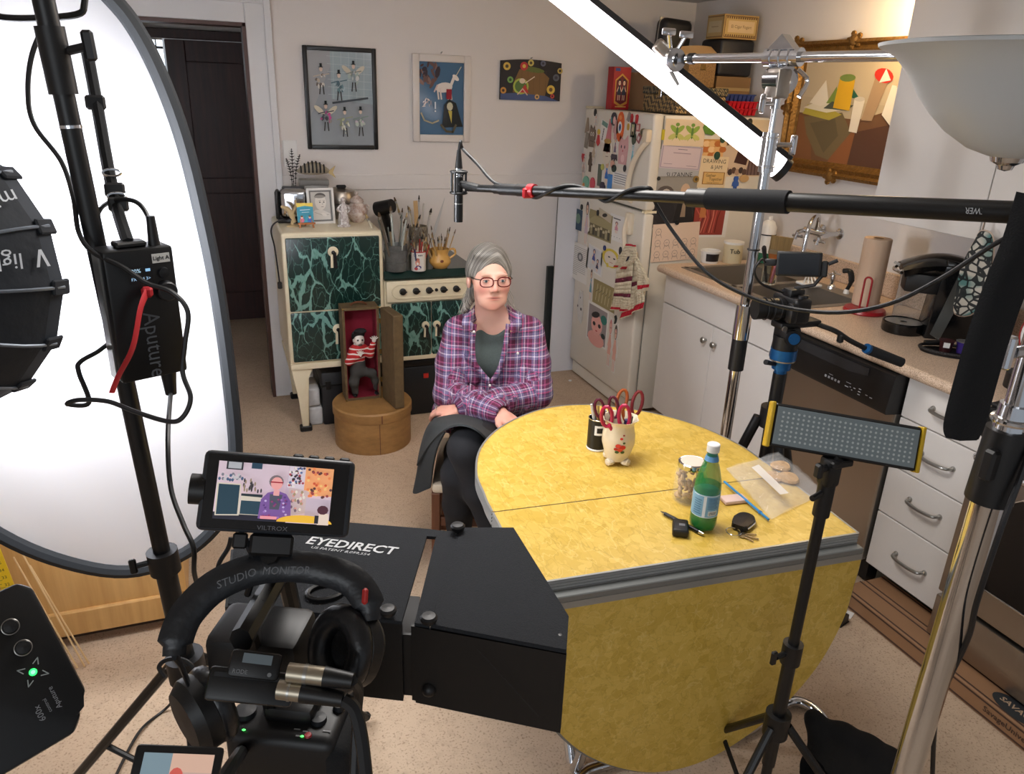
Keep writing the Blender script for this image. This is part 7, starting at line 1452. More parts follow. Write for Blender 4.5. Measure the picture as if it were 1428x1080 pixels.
# glasses
GF=mat('red_brown_acetate',(92,14,18),0.25);gl=MB()
def lens_pts(s):return[h(s*0.0315+0.0235*math.copysign(abs(cos(q))**0.7,cos(q))*1.0,0.1005-0.10*abs(s*0.0315+0.0235*cos(q))**1.3,-0.004+0.0165*math.copysign(abs(sin(q))**0.75,sin(q)))for q in np.linspace(0,2*PI,25)[:-1]]
for s in(-1,1):gl.tube(lens_pts(s),0.0021,6,True)
gl.tube(spline([h(-0.009,0.0995,0.001),h(0,0.104,0.003),h(0.009,0.0995,0.001)],4),0.0018,6)
g_=gl.build('glasses',GF,wo)
for s in(-1,1):MB().tube([h(s*0.054,0.096,0.005),h(s*0.066,0.080,0.005),h(s*0.073,0.02,0.003),h(s*0.078,-0.015,0.002),h(s*0.078,-0.030,-0.012)],0.0019,6).build('temple_arm',mat('dark_temple',(34,16,18),0.3),g_);MB().add(lens_pts(s),[tuple(range(24))]).build('lens',mat('spectacle_lens',(250,252,252),0.02,alpha=0.04,spec=0.4),g_)
# t-shirt under the shirt
S=SDF(lo,hi,0.004);C3=CM.to_3x3()
S.ball(chest,(0.150,0.098,0.120),0.0,C3).ball(belly,(0.135,0.112,0.10),0.06,C3).cone(shL.lerp(shR,0.16),shL.lerp(shR,0.84),0.060,0.060,0.05).ball(chest+FWD*0.055-V3((0,0,0.02))-RT*0.06,(0.06,0.05,0.06),0.05,C3).ball(chest+FWD*0.055-V3((0,0,0.02))+RT*0.06,(0.06,0.05,0.06),0.05,C3)
S.cone(S_(676,459,2.80),S_(698,459,2.80),0.060,0.060,0.03);nk=S_(688,446,2.74);S.ball(nk+FWD*0.03,(0.050,0.10,0.064),0.008,C3,sub=True);S.cone(neck0,neck1+V3((0,0,0.035)),0.056,0.052,0.006,sub=True)
V,Q=S.mesh(2);np_mesh('tee_shirt',V,Q,mat('grey_green_jersey',(78,88,86),0.9,noise=(160,0.2)),wo)
# plaid shirt
S=SDF(lo-V3((0.03,0.03,0.02)),hi,0.0035)
S.ball(chest,(0.162,0.108,0.128),0.0,C3).ball(belly,(0.155,0.125,0.10),0.07,C3).cone(shL,shR,0.054,0.054,0.05).cone(S_(664,452,2.82),S_(710,453,2.82),0.054,0.054,0.05)
S.ball(chest+FWD*0.055-V3((0,0,0.02))-RT*0.065,(0.065,0.052,0.065),0.05,C3).ball(chest+FWD*0.055-V3((0,0,0.02))+RT*0.065,(0.065,0.052,0.065),0.05,C3)
S.cone(S_(630,577,2.74),S_(725,585,2.74),0.075,0.075,0.05)
S.chain([shL,shL.lerp(elL,0.5)-RT*0.010,elL,elL.lerp(wrL,0.55),wrL-(wrL-elL).normalized()*0.004],[0.058,0.056,0.053,0.049,0.041],0.022)
S.chain([shR,shR.lerp(elR,0.5)+RT*0.008,elR,elR.lerp(wrR,0.5),wrR-(wrR-elR).normalized()*0.01],[0.058,0.056,0.053,0.047,0.040],0.022)
rw=random.Random(12)
for p0,p1,n_ in((shL,elL,7),(elL,wrL,7),(shR,elR,7),(elR,wrR,6)):  # fabric folds around the sleeves
    ax=(p1-p0).normalized()
    for i in range(n_):
        c0=p0.lerp(p1,(i+0.7)/(n_+0.6));sd_=ax.orthogonal().normalized();sd_.rotate(Quaternion(ax,rw.uniform(0,6.28)));e1=c0+sd_*0.052+ax*0.02;sd2=sd_.copy();sd2.rotate(Quaternion(ax,1.2));e2=c0+sd2*0.052-ax*0.015;S.cone(e1,e2,0.009,0.006,0.016)
for i in range(9):c0=chest+FWD*0.11+RT*rw.uniform(-0.12,0.12)+V3((0,0,rw.uniform(-0.14,0.03)));S.cone(c0,c0+RT*rw.uniform(-0.05,0.05)+V3((0,0,-0.06)),0.008,0.005,0.018)
S.cone(neck0,neck1+V3((0,0,-0.02)),0.064,0.062,0.006,sub=True)
S.cone(wrL-(wrL-elL)*0.10,wrL+(wrL-elL)*0.4,0.030,0.036,0.0,sub=True);S.cone(wrR-(wrR-elR)*0.10,wrR+(wrR-elR)*0.4,0.030,0.036,0.0,sub=True)
V,Q=S.mesh(2)
px,py=project(V)
VO=[(661,436),(663,455),(660,478),(661,503),(669,516),(681,530),(684,534),(690,527),(699,511),(704,492),(706,470),(710,452),(712,437),(700,430),(672,428)]
def inside(x,y,poly):
    r_=np.zeros(len(x),bool);n=len(poly)
    for i in range(n):
        (x0,y0),(x1,y1)=poly[i],poly[(i+1)%n];c_=((y0>y)!=(y1>y))&(x<(x1-x0)*(y-y0)/(y1-y0+1e-9)+x0);r_^=c_
    return r_
front=((V-np.array(chest))@np.array(FWD))>-0.02
dele=inside(px,py,VO)&front
Q=Q[~dele[Q].all(1)]
# plaid coordinates follow the torso or the nearest sleeve bone
def bone_coord(V,a,b):
    a,b=np.array(a),np.array(b);d=b-a;L_=np.linalg.norm(d);d=d/L_;t=np.clip((V-a)@d,0,L_);q=V-a-t[:,None]*d;dist=np.linalg.norm(q,axis=1);r0=np.array(FWD)-d*(np.array(FWD)@d);r0/=np.linalg.norm(r0);r1=np.cross(d,r0);return dist,t,np.arctan2(q@r1,q@r0)*0.055
ud=np.stack([(V-np.array(chest))@np.array(RT),V[:,2]*0.95],1);best=np.full(len(V),0.055);coord=ud.copy()
for a_,b_ in((shL,elL),(elL,wrL),(shR,elR),(elR,wrR)):
    d_,t_,w_=bone_coord(V,a_,b_);ok=d_<np.minimum(best,0.072);coord[ok]=np.stack([w_,t_],1)[ok];best=np.where(ok,d_,best)
PLAID,nt,B,N,L=nodes('plaid_flannel',0.9);at=N('Attribute',attribute_name='pl');sx=N('SeparateXYZ');L(at.outputs['Vector'],sx.inputs[0])
def stripes(out,period,stops):
    m1=N('Math',operation='MULTIPLY');L(out,m1.inputs[0]);m1.inputs[1].default_value=1/period;m2=N('Math',operation='FRACT');L(m1.outputs[0],m2.inputs[0]);r_=ramp(N,stops,'CONSTANT');L(m2.outputs[0],r_.inputs[0]);return r_.outputs[0]
ST=[(0.0,(98,36,68)),(0.20,(122,112,150)),(0.32,(226,214,230)),(0.37,(112,104,144)),(0.50,(72,66,96)),(0.58,(214,90,140)),(0.63,(126,112,150)),(0.74,(226,210,226)),(0.79,(92,44,82)),(0.92,(176,86,130))]
c=mix(N,L,0.5,stripes(sx.outputs['X'],0.066,ST),stripes(sx.outputs['Y'],0.066,ST));nz=N('TexNoise',i_Scale=300.0);tc=N('TexCoord');L(tc.outputs['Object'],nz.inputs['Vector']);rr_=ramp(N,[(0.35,(190,190,190)),(0.6,(255,255,255))]);L(nz.outputs['Fac'],rr_.inputs[0]);c=mix(N,L,0.6,c,rr_.outputs[0],'MULTIPLY');L(c,B.inputs['Base Color'])
sh=np_mesh('plaid_shirt',V,Q,PLAID,wo,vec=np.concatenate([coord,np.zeros((len(V),1))],1));md=sh.modifiers.new('cloth','SOLIDIFY');md.thickness=0.004;md.offset=1
def strip_on(pxs,name,w=0.020,parent=sh,s_off=0.0):
    """cloth strip along pixel/S points"""
    pts=spline([S_(x,y,s)for x,y,s in pxs],5);m=MB();vs=[]
    for i,p in enumerate(pts):
        t_=(pts[min(i+1,len(pts)-1)]-pts[max(i-1,0)]).normalized();n_=t_.cross(FWD).normalized();vs+=[p-n_*w/2,p+n_*w/2]
    n=len(pts);co_=np.array([[((v-chest).dot(RT)),v.z*0.95,0]for v in vs]);fs=np.array([(2*i,2*i+1,2*i+3,2*i+2)for i in range(n-1)])
    o=np_mesh(name,np.array([list(v)for v in vs]),fs,PLAID,parent,vec=co_);mm=o.modifiers.new('cloth','SOLIDIFY');mm.thickness=0.005;mm.offset=0;return o
strip_on([(662,452,2.715),(659,478,2.70),(661,503,2.69),(669,517,2.685),(682,532,2.68)],'placket',0.018);strip_on([(709,452,2.715),(705,480,2.70),(699,508,2.69),(691,525,2.685),(684,534,2.68)],'placket',0.018)
strip_on([(666,432,2.80),(659,441,2.74),(652,450,2.70),(655,462,2.695)],'collar',0.042);strip_on([(706,432,2.80),(715,441,2.74),(720,450,2.70),(715,462,2.695)],'collar',0.042)
for x,y,s in((683,538,2.665),(661,463,2.685),(722,493,2.685)):MB().ball(S_(x,y,s),(0.0055,0.0055,0.0055),10).build('button',mat('pearl_button',(226,222,216),0.25),sh)
rp=wrR+hl_dir*0.083;m=MB();m.torus((0,0,0),0.0098,0.0022,16,6,frame(rp+V3((0,0,0.008)),hl_dir));m.ball(rp+V3((0,0,0.020))+FWD*0.004,(0.004,0.004,0.003),8);m.build('ring',mat('silver_ring',(226,228,230),0.15,1.0),wo)
# leggings
hipL,hipR=S_(660,604,2.80),S_(712,606,2.80);kA,kB=S_(652,626,2.27),S_(640,662,2.32);aA,aB=S_(700,782,2.28),S_(640,775,2.42)
lo2=V3((kB.x-0.18,kA.y-0.22,0.0));hi2=V3((hipR.x+0.22,hipR.y+0.22,0.80))
S=SDF(lo2,hi2,0.0045);S.chain([hipR,kA.lerp(hipR,0.45),kA,kA.lerp(aA,0.35),aA],[0.088,0.078,0.062,0.056,0.034],0.03);S.chain([hipL,kB.lerp(hipL,0.45),kB,kB.lerp(aB,0.35),aB],[0.088,0.078,0.060,0.055,0.034],0.02);S.ball(pelvis,(0.16,0.12,0.10),0.05,C3);S.cut((0,0,0.004),(0,0,-1))
V,Q=S.mesh(2);np_mesh('leggings',V,Q,mat('black_leggings',(15,16,22),0.85),wo)
for nm,a_,k_ in(('boot',aA,kA),('boot',aB,kB)):
    S=SDF((a_.x-0.12,a_.y-0.24,0.0),(a_.x+0.12,a_.y+0.12,a_.z+0.14),0.005);u_=(k_-a_).normalized();S.cone(a_+u_*0.05,a_-u_*0.02,0.046,0.044,0.02);ft=V3((a_.x,a_.y,max(a_.z-0.045,0.035)));S.cone(ft,ft+FWD*0.12,0.036,0.030,0.02);S.cut((0,0,0.003),(0,0,-1));V,Q=S.mesh(2);np_mesh(nm,V,Q,mat('black_boot',(14,14,16),0.5),wo)
# skirt: lap piece and the flap that hangs beside the knee
lap=[[(600,592,2.66),(612,581,2.62),(640,579,2.57),(668,587,2.52),(698,596,2.50),(724,606,2.50)],
       [(594,604,2.56),(606,589,2.51),(636,585,2.46),(664,592,2.42),(692,604,2.42),(714,618,2.44)],
       [(588,625,2.49),(603,600,2.43),(632,591,2.35),(660,596,2.31),(682,610,2.32),(698,630,2.36)],
       [(583,650,2.45),(600,622,2.39),(624,599,2.27),(650,595.5,2.215),(674,610,2.22),(692,640,2.30)]]
Rw=[[S_(*q)for q in row]for row in lap];rows=[spline(r_,5)for r_ in Rw];cols_=[spline([rows[j][i]for j in range(4)],5)for i in range(len(rows[0]))]
SKM=mat('charcoal_felt',(54,58,60),0.95,noise=(220,0.25))
sk=MB();nu_,nv_=len(cols_)-1,len(cols_[0])-1;sk.grid(lambda u,v:cols_[int(round(u*nu_))][int(round(v*nv_))],nu_,nv_,0.006);so=sk.build('skirt',SKM,wo)
fl=[[(612,583,2.60),(606,590,2.52),(604,600,2.44),(622,603,2.29)],[(603,592,2.64),(598,600,2.54),(595,612,2.46),(612,622,2.33)],[(594,625,2.64),(589,635,2.53),(588,640,2.47),(606,645,2.36)],[(588,655,2.62),(583,662,2.52),(584,668,2.47),(603,668,2.40)],[(584,678,2.60),(578,685,2.50),(581,689,2.46),(601,680,2.42)]]
rows=[spline([S_(*q)for q in r_],5)for r_ in fl];cols_=[spline([rows[j][i]for j in range(5)],4)for i in range(len(rows[0]))];n1,n2=len(cols_)-1,len(cols_[0])-1
MB().grid(lambda u,v:cols_[int(round(u*n1))][int(round(v*n2))],n1,n2,0.006).build('skirt_flap',SKM,wo)
# ================================================================ film equipment
def cable(name,pts,r,label,m=RUBBER,parent=None,n=8):
    mb=MB().tube(spline(pts,n),r,7);return mb.build(name,m,parent,**({}if parent else dict(label=label,cat='cable')))
def stand(name,x,y,ztop,hub,spread,label,r=0.0125,m=BLACKM,joints=(),az=0.4,legr=0.009,cat='stand',low=0.02,r2=None):
    """light stand: column, collars with knobs, hub and three folding legs"""
    t=thing(name,(x,y,0),label,cat)
    js=[hub]+sorted(joints)+[ztop];rr=r2 or r*1.28
    for i in range(len(js)-1):
        q=rr-(rr-r)*i/max(1,len(js)-2);MB().cyl((x,y,js[i]-(0.12 if i==0 else 0.0)),(x,y,js[i+1]),q,seg=18).build('column',m,t)
    for j in joints:
        c=MB();c.cyl((x,y,j-0.028),(x,y,j+0.022),rr*1.45,seg=18);co_=c.build('collar',BLACK,t)
        k=MB();k.cyl((x-rr,y,j),(x-rr-0.030,y-0.004,j),0.006,seg=8);k.cbox((x-rr-0.036,y-0.004,j),(0.014,0.010,0.034),0.003);k.build('knob',BLACK,co_)
    MB().cyl((x,y,hub-0.03),(x,y,hub+0.03),rr*1.9,seg=18).build('hub',BLACK,t);MB().cyl((x,y,0.10),(x,y,0.14),rr*1.6,seg=14).build('lower_hub',BLACK,t);MB().cyl((x,y,0.12),(x,y,hub),rr*0.8,seg=12).build('lower_column',m,t)
    for i in range(3):
        a=az+i*2*PI/3;d=V3((cos(a),sin(a),0));o=V3((x,y,0));e=o+d*spread+V3((0,0,low*0.4));s=o+d*rr*1.6+V3((0,0,hub))
        lg=MB().cyl(s,e,legr,seg=10).build('leg',m,t);MB().ball(e+V3((0,0,0.004)),0.013,8).build('foot',BLACK,lg)
        MB().cyl(s.lerp(e,0.55),o+d*rr*1.4+V3((0,0,0.12)),legr*0.6,seg=8).build('brace',m,lg)
    return t
# ---------------------------------------------------------------- white reflector disc
def rp(u,z):return V3((-0.35+u,2.0,z))
outl=[rp(u,z)for u,z in((0.20,1.88),(0.24,1.82),(0.275,1.73),(0.305,1.61),(0.325,1.47),(0.345,1.25),(0.352,1.0),(0.348,0.79),(0.32,0.66),(0.27,0.56),(0.17,0.49),(0.04,0.47),(-0.10,0.53),(-0.23,0.64),(-0.36,0.82),(-0.45,1.05),(-0.49,1.30),(-0.45,1.60),(-0.34,1.83),(-0.18,1.97),(0.0,2.01),(0.12,1.96))]
ring=spline(outl,5,True)
rf=thing('reflector_disc',rp(0.04,0.47),'large white oval reflector with dark rim standing at the left','reflector')
DIFF=bpy.data.materials.new('white_diffusion_cloth');DIFF.use_nodes=True;nt=DIFF.node_tree;nt.nodes.clear();o_=nt.nodes.new('ShaderNodeOutputMaterial');d_=nt.nodes.new('ShaderNodeBsdfDiffuse');t_=nt.nodes.new('ShaderNodeBsdfTranslucent');mx=nt.nodes.new('ShaderNodeMixShader');mx.inputs[0].default_value=0.62
for q in(d_,t_):q.inputs['Color'].default_value=(0.90,0.91,0.95,1);nt.links.new(q.outputs[0],mx.inputs[1 if q is d_ else 2])
nt.links.new(mx.outputs[0],o_.inputs[0])
nn=len(ring);ctr=sum(ring,V3())/nn;m=MB();vs=[ctr];fs=[]
for k in range(1,13):
    for p in ring:q=ctr.lerp(p,k/12);vs.append(q+V3((0,0.012*sin(k*0.26)+0.0015*sin(q.x*31+q.z*17),0)))
for i in range(nn):fs.append((0,1+i,1+(i+1)%nn))
for k in range(11):
    for i in range(nn):fs.append((1+k*nn+i,1+(k+1)*nn+i,1+(k+1)*nn+(i+1)%nn,1+k*nn+(i+1)%nn))
m.add(vs,fs).build('cloth',DIFF,rf)
RIM=mat('grey_rim_tape',(22,26,31),0.7);MB().tube(ring,0.019,8,True).build('rim',RIM,rf)
# ---------------------------------------------------------------- key light stand, control box, soft box
kx,ky=-0.173,1.50
ks=stand('key_light_stand',kx,ky,1.865,0.52,0.46,'tall black light stand in front of the white reflector',0.0165,joints=(0.80,),az=2.6,legr=0.012)
MB().cyl((kx,ky,1.70),(kx,ky,1.80),0.022,seg=18).build('top_sleeve',BLACK,ks)
MB().cyl((kx,ky,1.648),(kx,ky,1.653),0.0175,seg=18).build('silver_band',CHROME,ks)
MB().cyl((kx,ky,1.76),(kx+0.045,ky-0.01,1.77),0.007,seg=10).cbox((kx+0.052,ky-0.012,1.772),(0.018,0.014,0.046),0.004).build('clamp_knob',BLACK,ks)
MB().tube([(kx,ky,1.84),(kx+0.02,1.75,1.95),(-0.35+0.10,1.985,1.985)],0.010,8).build('reflector_arm',BLACK,ks);MB().cbox((-0.35+0.10,1.995,1.972),(0.03,0.035,0.05),0.004).build('reflector_clip',BLACK,ks)
yk=[P(x,y,D=1.30)for x,y in((8,-30),(16,4),(30,20),(75,25),(140,23),(152,8),(154,-30))]
# lamp head behind the soft box
hub_=P(-300,402,D=1.225);rc=P(-93,381,D=1.495);axis=(rc-hub_).normalized()
sb=thing('softbox',hub_,'black dome softbox pointing at the white reflector from the left edge','softbox')
SBF=mat('black_softbox_fabric',(24,30,38),0.75,bump=(30,0.3));NR=15;MS=frame(rc,axis,V3((0,0,1)));Ld=(rc-hub_).length
def sbp(k,t):
    """rib k, t 0 hub .. 1 rim"""
    a=2*PI*(k)/NR+SB0;r_=0.072+(0.275-0.072)*sin(t*PI/2)**0.85;return MS@V3((r_*cos(a),r_*sin(a),-Ld*(1-t)))
SB0=0.0
best_=None
for s_ in np.linspace(0,2*PI/NR,24):
    SB0=s_;e_=min((V3(project(np.array([list(sbp(k,1.0))]))[i][0]for i in range(2))-V3((100,400))).length for k in range(NR))
    if best_ is None or e_<best_[0]:best_=(e_,s_)
SB0=best_[1]
for k in range(NR):
    m=MB();n=8;vs=[sbp(k,i/n*0.89)for i in range(n+1)]+[sbp(k+1,i/n*0.89)for i in range(n+1)];m.add(vs,[(i,i+1,n+2+i,n+1+i)for i in range(n)]);m.build('panel',SBF,sb)
    MB().tube([sbp(k,i/8*0.985)+(sbp(k,i/8)-MS@V3((0,0,-Ld*(1-i/8)))).normalized()*0.003 for i in range(9)],0.0035,6).build('rib',mat('grey_rib',(120,128,138),0.4,0.5),sb)
    m=MB();a0,a1,b0_,b1_=sbp(k,0.89),sbp(k+1,0.89),sbp(k,1.0),sbp(k+1,1.0);m.add([a0,a1,b1_,b0_],[(0,1,2,3)]).build('rim_band',mat('rim_band_cloth',(30,38,48),0.7),sb)
    c_=sbp(k,0.965);m=MB();m.cbox((0,0,0),(0.045,0.030,0.008),0.003,1,frame(c_,(c_-(MS@V3((0,0,-Ld*0.04)))).normalized(),sbp(k,1)-sbp(k,0.9)));m.build('rib_pocket',mat('pocket_cloth',(20,25,32),0.8),sb)
MB(MS).lathe([(0.268,0.0),(0.0,0.004)],NR*2).build('front_cloth',mat('softbox_front',(245,246,250),0.6,emit=5.0),sb)
MB(MS).lathe([(0.07,-Ld),(0.085,-Ld-0.02),(0.085,-Ld-0.22),(0.06,-Ld-0.24),(0,-Ld-0.24)],24).build('lamp_head',BLACKM,sb)
kl=bpy.data.lights.new('softbox_light','AREA');kl.shape='DISK';kl.size=0.5;kl.energy=24;kl.color=(0.93,0.95,1.0);klo=bpy.data.objects.new('softbox_light',kl);COL.objects.link(klo);klo.parent=sb;Mkl=frame(rc+axis*0.02,-axis);klo.matrix_basis=sb.matrix_basis.inverted()@Mkl
for txt,x,y,sz in(('mini',15,285,0.042),('light',12,365,0.040)):
    k=min(range(NR*8),key=lambda q:(V3([project(np.array([list(sbp(q/8,0.75))]))[i][0]for i in range(2)])-V3((x+20,y))).length)
    k0=int(k/8);tq=0.62 if txt=='light' else 0.74;c=(sbp(k0,tq)+sbp(k0+1,tq))/2;dx=((sbp(k0,0.5)+sbp(k0+1,0.5))/2-c).normalized();dy=(sbp(k0+1,0.72)-sbp(k0,0.72));nrm=dx.cross(dy).normalized()
    if nrm.dot(CPOS-c)<0:nrm=-nrm
    MB().text(txt,sz,frame(c+nrm*0.014,nrm,dx),0.0,shear=0.1).build('lettering',mat('pale_print',(206,210,216),0.6),sb)
k0=min(range(NR),key=lambda q:(V3([project(np.array([list((sbp(q,0.86)+sbp(q+1,0.86))/2)]))[i][0]for i in range(2)])-V3((52,362))).length);c=(sbp(k0,0.85)+sbp(k0+1,0.85))/2;dx=((sbp(k0,0.6)+sbp(k0+1,0.6))/2-c).normalized();dy=sbp(k0+1,0.85)-sbp(k0,0.85);nrm=dx.cross(dy).normalized();nrm=nrm if nrm.dot(CPOS-c)>0 else-nrm;MA=frame(c+nrm*0.010,nrm,dx)
MB(MA@MX.Scale(0.72,4)).poly([(-0.017,0.022),(-0.009,0.022),(0.004,-0.022),(-0.004,-0.022)]).poly([(0.019,0.022),(0.011,0.022),(0.000,-0.012),(0.004,-0.022)],z=0.0003).build('logo_mark',MATS['pale_print'],sb)
# stand that carries the lamp head, outside the frame to the left
lh=rc-axis*(Ld+0.12);MB().cyl(lh+V3((0,0,-0.30)),lh+V3((0,0,-0.08)),0.012,seg=12).build('yoke_post',BLACKM,sb)
stand('lamp_head_stand',lh.x,lh.y,lh.z-0.29,0.50,0.42,'black stand carrying the softbox lamp at the far left',0.015,joints=(0.8,),az=1.9,legr=0.011)
# carrying handle at the stand top; the whole stand leans slightly to the left
MB().tube(spline(yk,5),0.0055,8).build('wire_handle',BLACK,ks);ks.matrix_basis=MX.Translation((kx,ky,1.02))@MX.Rotation(-0.045,4,'Y')@MX.Translation((0,0,-1.02))
# control box
cc=P(206,440,D=1.345);nB=(CPOS-cc);nB.z=0;nB=nB.normalized();nB.rotate(Quaternion((0,0,1),math.radians(18)));MBX=frame(cc,nB,(V3((0,0,1)).cross(nB)))
cb=thing('control_box',cc-V3((0,0,0.12)),'black light control box with a small lit display hung on the stand','control box');bw,bh,bd=0.116,0.235,0.062
MB(MBX).box((-bw/2,-bh/2,-bd),(bw/2,bh/2,0),0.006,2).build('case',BLACKM,cb)
MB(MBX).box((-bw/2-0.003,-bh/2+0.004,-bd*0.8),(-bw/2,bh/2-0.004,-bd*0.3)).build('side_rail',DSTEEL,cb)
a=Art(MBX@MX.Translation((0,0,0.0004)),1,1,0.0003)
a.add(rect(-0.022,0.058,0.018,0.088),(6,8,12));sc_=Art(MBX@MX.Translation((0,0,0.0022)),1,1,0.0002);sc_.text('80%',-0.010,0.080,0.010,(190,226,250));sc_.add(rect(0.006,0.078,0.014,0.083),(150,200,240));sc_.text('FX 084 3>',-0.003,0.066,0.0075,(170,210,245));a.build('display_glass',cb);sc_.build('display',cb,SCREEN)
MB(MBX).box((0.020,0.090,0),(0.050,0.106,0.001)).build('label_sticker',mat('white_sticker',(216,216,212),0.5),cb);MB().text('Light A',0.0095,MBX@MX.Translation((0.035,0.098,0.0013)),bold=0.0002).build('sticker_text',BLACK,cb)
MB(MBX).lathe([(0.010,0),(0.009,0.006),(0,0.007)],16,MX.Translation((0.036,0.072,0))).build('push_button',DKBOX,cb);MB(MBX).lathe([(0.018,0),(0.017,0.012),(0.015,0.014),(0,0.014)],22,MX.Translation((0.036,0.040,0))).build('dial',DKBOX,cb)
OUTL=mat('grey_outline_print',(84,88,94),0.5);MB().text('Aputure',0.040,MBX@MX.Translation((0.004,-0.055,0.0008))@MX.Rotation(-PI/2,4,'Z'),sx=0.9).build('lettering',OUTL,cb)
MB(MBX).box((-0.03,bh/2,-0.045),(0.02,bh/2+0.010,-0.012),0.003).build('strap_lug',BLACK,cb)
MB().cyl(MBX@V3((0.028,-bh/2,-0.02)),MBX@V3((0.028,-bh/2-0.045,-0.02)),0.014,0.010,14).build('plug',BLACK,cb);MB().cyl(MBX@V3((0.034,bh/2,-0.02)),MBX@V3((0.034,bh/2+0.05,-0.02)),0.010,0.007,12).build('plug',BLACK,cb)
# hanging strap
stp=[P(120,65,D=1.44),P(135,145,D=1.42),P(150,230,D=1.40),P(163,290,D=1.38),MBX@V3((-0.005,bh/2+0.004,-0.03))]
sp_=thing('hanging_strap',stp[-1],'black webbing strap with buckles holding the control box','strap');MB().tube(spline(stp,6),0.0125,8,flat=0.85).build('webbing',BLACKF,sp_)
for x,y,D in((133,143,1.415),(160,265,1.385),(165,285,1.38)):MB().cbox((0,0,0),(0.034,0.026,0.014),0.004,1,frame(P(x,y,D=D),(CPOS-P(x,y,D=D)),(1,0,0))).build('buckle',BLACK,sp_)
for x,y,D in((156,241,1.385),(163,274,1.378)):MB().torus((0,0,0),0.015,0.0022,18,6,frame(P(x,y,D=D),(CPOS-P(x,y,D=D)),(1,0,0)),sy=0.4).build('metal_loop',CHROME,sp_)
# red ribbon and cables
rb_=[MBX@V3((0.0,0.045,0.014)),P(196,430,D=1.29),P(185,485,D=1.28),P(165,525,D=1.28),P(156,548,D=1.28)]
rt_=thing('red_cable_tie',rb_[-1],'red fabric cable tie hanging on the control box','cable tie');MB().tube(spline(rb_,6),0.0095,8,flat=0.25).build('ribbon',mat('red_webbing',(176,20,34),0.7),rt_);MB().cbox(rb_[0],(0.018,0.016,0.018),0.004).build('knot',mat('red_webbing',(176,20,34),0.7),rt_)
cable('lamp_cable',[P(x,y,D=d)for x,y,d in((76,-20,1.30),(70,15,1.30),(45,75,1.31),(39,130,1.32),(48,175,1.32),(85,225,1.32),(102,275,1.31),(110,325,1.30),(130,352,1.28),(170,372,1.27),(205,395,1.27),(240,408,1.27),(262,435,1.28),(258,480,1.29),(255,520,1.30),(266,555,1.30),(255,582,1.30),(235,588,1.30),(190,575,1.30),(150,560,1.30),(110,558,1.30),(94,564,1.31),(124,562,1.33),(110,520,1.34),(112,505,1.35),(140,488,1.37),(158,468,1.40),(150,430,1.42),(135,395,1.42))],0.0042,'black lamp cable looping around the control box and stand')
cable('head_cable',[P(210,328,D=1.34),P(205,300,D=1.35),P(190,282,D=1.36),P(165,279,D=1.37),P(140,292,D=1.40),P(130,330,D=1.43),P(133,380,D=1.43)],0.0042,'short black cable arching from the top of the control box')
cable('power_cable',[MBX@V3((0.028,-bh/2-0.04,-0.02)),P(234,610,D=1.33),P(238,680,D=1.30),P(255,730,D=1.28),P(270,765,D=1.27),P(271,800,D=1.3),P(280,830,D=1.36)],0.0042,'black power cable hanging straight down from the control box')
# ---------------------------------------------------------------- black power unit at the lower left corner
c0=P(8,945,D=0.92);e1=P(105,985,D=0.92)-P(20,815,D=0.92);nU=(CPOS-c0).normalized();MU=frame(c0,nU,V3(-e1.normalized()).cross(nU))
pu_=thing('power_unit',c0,'black control unit with knobs and a green light at the lower left corner','power unit')
MB(MU).prism([(-0.13,-0.10),(0.036,-0.10),(0.050,-0.085),(0.052,-0.075),(0.066,-0.062),(0.064,0.085),(0.052,0.098),(-0.13,0.098)],-0.09,0.0,bev=0.005).build('case',BLACKM,pu_)
for x,y in((0.026,0.052),(0.028,0.022)):
    k=MB(MU).lathe([(0.009,0),(0.009,0.004),(0.0075,0.014),(0,0.015)],20,MX.Translation((x,y,0))).build('knob',BLACK,pu_);MB(MU).torus((x,y,0.004),0.009,0.0011,24,6).build('knob_ring',DSTEEL,k)
MB(MU).ball((-0.020,0.07,0.004),(0.010,0.010,0.006),10).build('rubber_cap',BLACK,pu_)
MB(MU).torus((0.026,-0.010,0.001),0.0034,0.0011,18,6).build('indicator_ring',mat('green_led',(40,230,90),0.3,emit=3.0),pu_);MB(MU).prism(ell(0.026,-0.010,0.0024,n=10),0.0,0.001).build('indicator_core',mat('green_led_core',(120,255,150),0.3,emit=2.0),pu_)
a=Art(MU@MX.Translation((0,0,0.0005)))
for q in range(4):a.line([(0.026+0.010*cos(q*PI/2+0.6),-0.010+0.010*sin(q*PI/2+0.6)),(0.026+0.017*cos(q*PI/2+0.9),-0.010+0.017*sin(q*PI/2+0.9)),(0.026+0.010*cos(q*PI/2+1.2),-0.010+0.010*sin(q*PI/2+1.2))],0.0012,(150,156,154))
for i,(tx,sz)in enumerate((('Aputure',0.0085),('control',0.006),('600x',0.010))):a.k+=1;a.mb.text(tx,sz,MU@MX.Translation((0.024+0.010*(1-i),-0.050-0.004*i,0.0008))@MX.Rotation(PI/2,4,'Z'),col=(130,132,136))
a.build('markings',pu_,kind='stuff')
ub=MU@V3((-0.06,-0.05,-0.10));stand('unit_stand',ub.x-0.05,ub.y+0.02,ub.z+0.10,0.42,0.34,'black stand holding the power unit beyond the left edge',0.014,az=2.2,joints=())
MB().box((ub.x-0.07,ub.y-0.0,ub.z-0.02),(ub.x+0.02,ub.y+0.05,ub.z+0.02),0.004).build('clamp',BLACK,pu_)
